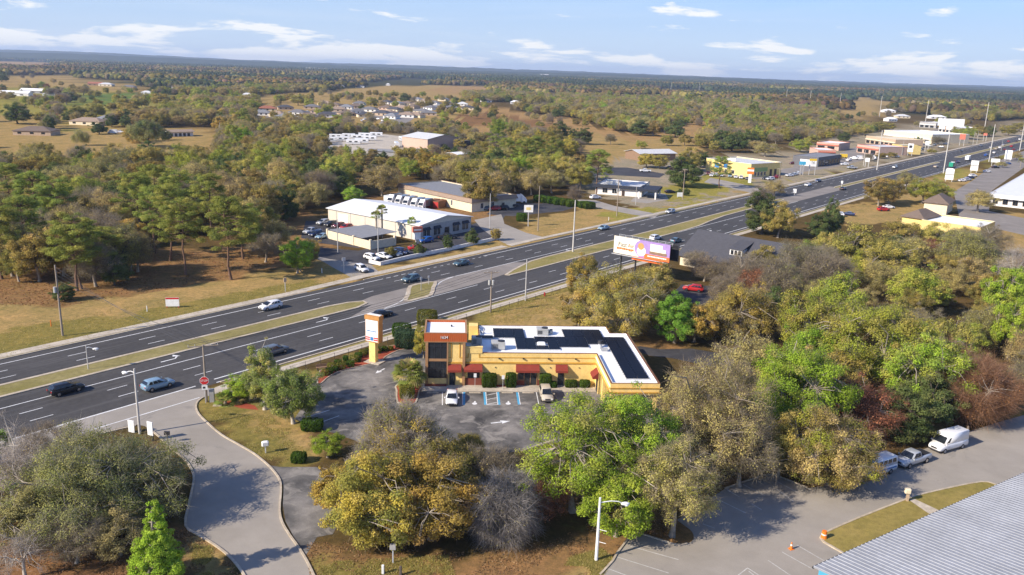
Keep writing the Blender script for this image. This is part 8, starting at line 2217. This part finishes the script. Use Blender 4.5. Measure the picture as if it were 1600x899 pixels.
dm = np.array([np.min((ta[:, 0] - a) ** 2 + (ta[:, 1] - b_) ** 2) for a, b_ in zip(x, y)])
dh = np.array([np.min((HP_[:, 0] - a) ** 2 + (HP_[:, 1] - b_) ** 2) for a, b_ in zip(x, y)])
k = (dm > 30) & (dh > 15 ** 2)
x, y, px, py = x[k], y[k], px[k], py[k]
# sparse trees and bushes in the open country
xo, yo, pxo, pyo = wood_points(450, 1400, 2600)
mo = np.zeros(len(xo), bool)
for poly in OPEN: mo |= in_poly_np(pxo, pyo, poly)
mo &= (r.rand(len(xo)) < np.where(pyo > 198, .25, .30)) & ((pyo < 205) | (pxo < 345))
dh = np.array([np.min((HP_[:, 0] - a) ** 2 + (HP_[:, 1] - b_) ** 2) for a, b_ in zip(xo, yo)])
mo &= dh > 14 ** 2
x = np.concatenate([x, xo[mo]]); y = np.concatenate([y, yo[mo]])
print('mid wood trees', len(x))


def instancer(name, pts, idx, sc, rot, sources, label=None):
    me = bpy.data.meshes.new(name)
    me.from_pydata([tuple(p) for p in pts], [], [])
    for nm, typ, dat in (('pick', 'INT', idx), ('size', 'FLOAT_VECTOR', sc), ('turn', 'FLOAT', rot)):
        a = me.attributes.new(nm, typ, 'POINT')
        if typ == 'FLOAT_VECTOR': a.data.foreach_set('vector', np.asarray(dat, np.float32).ravel())
        else: a.data.foreach_set('value', np.asarray(dat, np.int32 if typ == 'INT' else np.float32))
    o = link(name, me); o['kind'] = 'stuff'
    ng = bpy.data.node_groups.new(name, 'GeometryNodeTree')
    ng.interface.new_socket('Geometry', in_out='INPUT', socket_type='NodeSocketGeometry')
    ng.interface.new_socket('Geometry', in_out='OUTPUT', socket_type='NodeSocketGeometry')
    gi, go_ = ng.nodes.new('NodeGroupInput'), ng.nodes.new('NodeGroupOutput')
    iop = ng.nodes.new('GeometryNodeInstanceOnPoints')
    jn = ng.nodes.new('GeometryNodeJoinGeometry')
    for s_ in sources[::-1]:
        oi = ng.nodes.new('GeometryNodeObjectInfo'); oi.inputs['Object'].default_value = s_; oi.inputs['As Instance'].default_value = True
        ng.links.new(oi.outputs['Geometry'], jn.inputs[0])

    def attr(nm, ty):
        n = ng.nodes.new('GeometryNodeInputNamedAttribute'); n.data_type = ty; n.inputs['Name'].default_value = nm
        return next(q for q in n.outputs if q.enabled and q.name == 'Attribute')
    ng.links.new(gi.outputs[0], iop.inputs['Points']); ng.links.new(jn.outputs[0], iop.inputs['Instance'])
    iop.inputs['Pick Instance'].default_value = True
    ng.links.new(attr('pick', 'INT'), iop.inputs['Instance Index'])
    cx_ = ng.nodes.new('ShaderNodeCombineXYZ'); ng.links.new(attr('turn', 'FLOAT'), cx_.inputs[2])
    ng.links.new(cx_.outputs[0], iop.inputs['Rotation']); ng.links.new(attr('size', 'FLOAT_VECTOR'), iop.inputs['Scale'])
    ng.links.new(iop.outputs[0], go_.inputs[0])
    md = o.modifiers.new('scatter', 'NODES'); md.node_group = ng
    return o


n = len(x)
grp = vnoise(x, y, 70, 31)
idx = r.choice(len(src), n, p=wts)
# stands: where the slow noise is high the darker looks gather, where low the tan ones
dk = np.array([i for i, s_ in enumerate(src) if s_[0] in ('dark', 'olive', 'lime')]); tn = np.array([i for i, s_ in enumerate(src) if s_[0] in ('tan', 'bare', 'gold', 'olive')])
u = r.rand(n)
idx = np.where((grp > .62) & (u < .6), dk[r.randint(0, len(dk), n)], idx); idx = np.where((grp < .4) & (u < .6), tn[r.randint(0, len(tn), n)], idx)
s_ = r.uniform(.72, 1.2, n)
s_ = np.where(np.arange(n) >= n - mo.sum(), s_ * .8, s_)
q = np.stack([x, y, x * 0 - CAM_H], 1); z = q @ FW
px, py = 800 + F_PX * (q @ RT) / z, 449.5 - F_PX * (q @ UP) / z
s_ = np.where((px > 550) & (px < 775) & (py > 188) & (py < 236), s_ * .55, s_); s_ = np.where((px > 390) & (px <= 550) & (py > 188) & (py < 236), s_ * .8, s_)
s_ = np.where((px > 470) & (px < 770) & (py > 236) & (py < 276), s_ * .5, s_); s_ = np.where((px > 1080) & (py > 380), s_ * .75, s_)
s_ = np.where((px > 1180) & (px < 1520) & (py > 150) & (py < 236), s_ * .75, s_)
sc = np.stack([s_ * r.uniform(.9, 1.15, n), s_ * r.uniform(.9, 1.15, n), s_ * r.uniform(.85, 1.1, n)], 1)
wd = instancer('woodland', np.stack([x, y, x * 0 - .6], 1), idx, sc, r.rand(n) * 6.28, [ocs[k_] for k_ in src])

# far woods: stands of low-detail crowns, 120 m squares, out to the skyline
def dome():
    bm = bmesh.new(); bmesh.ops.create_icosphere(bm, subdivisions=2, radius=1)
    v = np.array([q.co[:] for q in bm.verts]); f = np.array([[w.index for w in q.verts] for q in bm.faces]); bm.free()
    k = v[f].mean(1)[:, 2] > -.35
    return v, f[k]


DV, DF = dome()


def stand(seed, size=124, n=100, dark=False):
    q = np.random.RandomState(seed)
    pal = np.array([p[0] for p in OLIVE + TAN + DARK[1:] + OLIVE[:2] + [((.19, .14, .08), 1), ((.15, .115, .06), 1), ((.16, .125, .07), 1)]]) * np.array([.82, .76, .8])
    if dark: pal = np.array([(.040, .058, .026), (.055, .070, .030), (.075, .080, .034), (.035, .050, .025)])
    V, Fc, K = [], [], []
    for i in range(n):
        R_, h = q.uniform(4.2, 8.5), q.uniform(9, 15)
        d = DV * (1 + .16 * q.normal(size=(len(DV), 1))) * (1 + .12 * np.sin(DV[:, :1] * 4 + q.rand() * 6) * np.cos(DV[:, 1:2] * 4 + q.rand() * 6))
        p = d * np.array([R_, R_, h * .5]) + np.array([q.uniform(-size / 2, size / 2), q.uniform(-size / 2, size / 2), h * .5])
        c = pal[q.randint(len(pal))] * (.8 + .4 * q.rand())
        V.append(p); Fc.append(DF + i * len(DV)); K.append(c * (.8 + .4 * q.rand(len(DV), 1)))
    return np_mesh('woodland_stand', np.concatenate(V), [np.concatenate(Fc)], ['leaf_far'], cols=np.concatenate(K))


stands = []
for k in range(6):
    o = link('woodland_stand', stand(50 + k, dark=k > 3)); o['kind'] = 'stuff'
    p = G(700 + 150 * k, 133 + k * 3); o.location = (p.x, p.y, -.5)
    stands.append(o)
gxx, gyy = np.meshgrid(np.arange(-7000, 7001, 100.0), np.arange(900, 9000, 100.0))
x, y = (gxx + r.uniform(-22, 22, gxx.shape)).ravel(), (gyy + r.uniform(-22, 22, gyy.shape)).ravel()
q = np.stack([x, y, x * 0 - CAM_H], 1); z = q @ FW
px, py = 800 + F_PX * (q @ RT) / z, 449.5 - F_PX * (q @ UP) / z
m_ = (np.abs(np.arctan2(x, y)) < .68) & (np.hypot(x, y) > 1560) & ~open_mask(px, py, x, y)
den = vnoise(x, y, 420, 77)
den2 = vnoise(x, y, 170, 78)
m_ &= (den * .65 + den2 * .35 > .36) | (np.hypot(x, y) > 5500)
x, y = x[m_], y[m_]
n = len(x)
print('far stands', n)
far_s = np.clip(np.hypot(x, y) / 2600, .95, 1.25)
instancer('far_woodland', np.stack([x, y, x * 0 - .5], 1), np.where((vnoise(x, y, 600, 91) + np.hypot(x, y) / 9000 + .15 * r.rand(n) > .98), r.randint(4, 6, n), r.randint(0, 4, n)), np.stack([1 + 0 * x, 1 + 0 * x, far_s * r.uniform(.85, 1.2, n)], 1), r.randint(0, 4, n) * pi / 2, stands)

# ------------------------------------------------------------------ loose ground cover near the viewer
def cover(name, polys, n, size, pal, seed, up=False):
    q = np.random.RandomState(seed); P = []
    for poly in polys:
        w = [(p.x, p.y) for p in gp(poly)]; a = np.array(w); lo, hi = a.min(0), a.max(0)
        c = q.uniform(0, 1, (n, 2)) * (hi - lo) + lo
        P.append(c[in_poly_np(c[:, 0], c[:, 1], w)])
    P = np.concatenate(P); k = len(P)
    dn = vnoise(P[:, 0], P[:, 1], 1.6, seed) * .6 + vnoise(P[:, 0], P[:, 1], 5, seed + 1) * .4
    P = P[dn > .42]; k = len(P)
    c = np.column_stack([P, np.full(k, .03)])
    col_ = np.array(pal)[q.randint(0, len(pal), k)] * (.6 + .8 * q.rand(k))[:, None]
    if up:
        b0 = np.repeat(c, 3, 0) + q.normal(size=(k * 3, 3)) * [.12, .12, 0]; b0[:, 2] = .0
        tip = b0 + q.normal(size=b0.shape) * [.07, .07, 0]; tip[:, 2] = size * (.6 + .8 * q.rand(k * 3))
        v, f = blades_np(q, b0, tip, .03); cc = np.repeat(np.repeat(col_, 3, 0), 3, 0)
    else:
        nr_ = q.normal(size=(k, 3)) * .5 + [0, 0, 1]
        v, f = leaves_np(q, c, nr_, size, .7); cc = np.repeat(col_, 4, 0)
    v[:, 2] = np.maximum(v[:, 2], .016)
    o = link(name, np_mesh(name, v, [f], ['leaf'], cols=cc)); o['kind'] = 'stuff'


cover('leaf_litter', [[(480, 880), (480, 850), (520, 845), (700, 865), (860, 845), (960, 800), (1040, 805), (1040, 846), (990, 831), (960, 870), (930, 899), (900, 930), (490, 930)], [(-40, 940), (-40, 800), (60, 800), (300, 830), (370, 890), (380, 940)], [(1060, 812), (1140, 762), (1210, 738), (1280, 757), (1380, 715), (1500, 668), (1600, 640), (1600, 620), (1300, 715), (1060, 790)]], 16000, .10, [(.28, .16, .075), (.21, .13, .06), (.36, .24, .12), (.16, .11, .06)], 401)
cover('leaf_litter', [[(-60, 480), (-60, 400), (200, 400), (420, 385), (460, 405), (330, 440), (250, 455), (100, 478)]], 20000, .16, [(.30, .15, .06), (.24, .13, .05), (.38, .24, .11), (.15, .09, .045)], 411)
cover('grass', [[(318, 640), (345, 645), (420, 650), (500, 700), (470, 728), (425, 722), (350, 680)], [(490, 930), (490, 880), (700, 868), (720, 930)], [(870, 915), (890, 872), (940, 858), (955, 872), (935, 915)], [(300, 838), (340, 860), (385, 915), (300, 925)]], 12000, .13, [(.40, .34, .10), (.32, .29, .08), (.52, .40, .17)], 421, True)
cover('grass', [[(-40, 590), (-40, 520), (300, 462), (560, 428), (552, 436), (300, 492), (0, 560)], [(760, 505), (770, 485), (890, 452), (990, 480), (1000, 508), (880, 505)]], 16000, .18, [(.42, .35, .10), (.34, .30, .085), (.54, .41, .18)], 431, True)

# ------------------------------------------------------------------ wooded hills along the skyline
mt, nt2, out = new_mat('hill_forest')
b = nd(nt2, 'ShaderNodeBsdfDiffuse'); g_ = nd(nt2, 'ShaderNodeNewGeometry').outputs['Position']
mp_ = nd(nt2, 'ShaderNodeMapping'); mp_.inputs['Scale'].default_value = (1, .25, 3); nt2.links.new(g_, mp_.inputs[0])
c = mix(nt2, (.022, .034, .020), (.055, .065, .030), ramp(nt2, noise(nt2, mp_.outputs[0], .008, 8, .7), [(.35, 0), (.65, 1)]))
nt2.links.new(c, b.inputs['Color']); nt2.links.new(b.outputs[0], out.inputs['Surface']); M['hill_forest'] = mt


def ridge(y0, y1, hfun, nx=260, ny=14):
    xs = np.linspace(-9500, 9500, nx); V = []
    for j in range(ny):
        t = j / (ny - 1); yy = y0 + (y1 - y0) * t
        prof = sin(pi * min(t * 1.0, 1)) ** .8 if t < 1 else 0
        h = np.array([hfun(a) for a in xs]) * prof + (vnoise(xs, xs * 0 + yy, 110, 5 + j) - .5) * 11 * (prof > .02) + (vnoise(xs, xs * 0 + yy, 45, 25 + j) - .5) * 6 * (prof > .02)
        V.append(np.stack([xs, xs * 0 + yy, h - 1.0], 1))
    V = np.concatenate(V); I = np.arange(nx * ny).reshape(ny, nx)
    Q = np.stack([I[:-1, :-1].ravel(), I[:-1, 1:].ravel(), I[1:, 1:].ravel(), I[1:, :-1].ravel()], 1)
    o = link('hills', np_mesh('hills', V, [Q], ['hill_forest'], smooth=True)); o['kind'] = 'structure'


bump = lambda x, c_, w: math.exp(-((x - c_) / w) ** 2)
ridge(6400, 8200, lambda x: 30 + 26 * bump(x, -4300, 1900) + 10 * bump(x, -1800, 900) + 6 * sin(x / 700.0))
ridge(8600, 12000, lambda x: 44 + 40 * bump(x, -5600, 2500) + 15 * bump(x, -1500, 1300) + 6 * sin(x / 900.0 + 1) - 10 * bump(x, 6000, 3000))

# ------------------------------------------------------------------ air
hz_ = MB().box(-11500, -60, -1.5, 11500, 13500, 130).build('haze', [], None)
mt, nt2, out = new_mat('air')
pv = nd(nt2, 'ShaderNodeVolumePrincipled')
pv.inputs['Color'].default_value = (.62, .76, 1.0, 1); pv.inputs['Density'].default_value = HAZE; pv.inputs['Anisotropy'].default_value = .1
nt2.links.new(pv.outputs[0], out.inputs['Volume'])
hz_.data.materials.append(mt); hz_['kind'] = 'stuff'
S.cycles.volume_step_rate = 4; S.cycles.volume_max_steps = 64
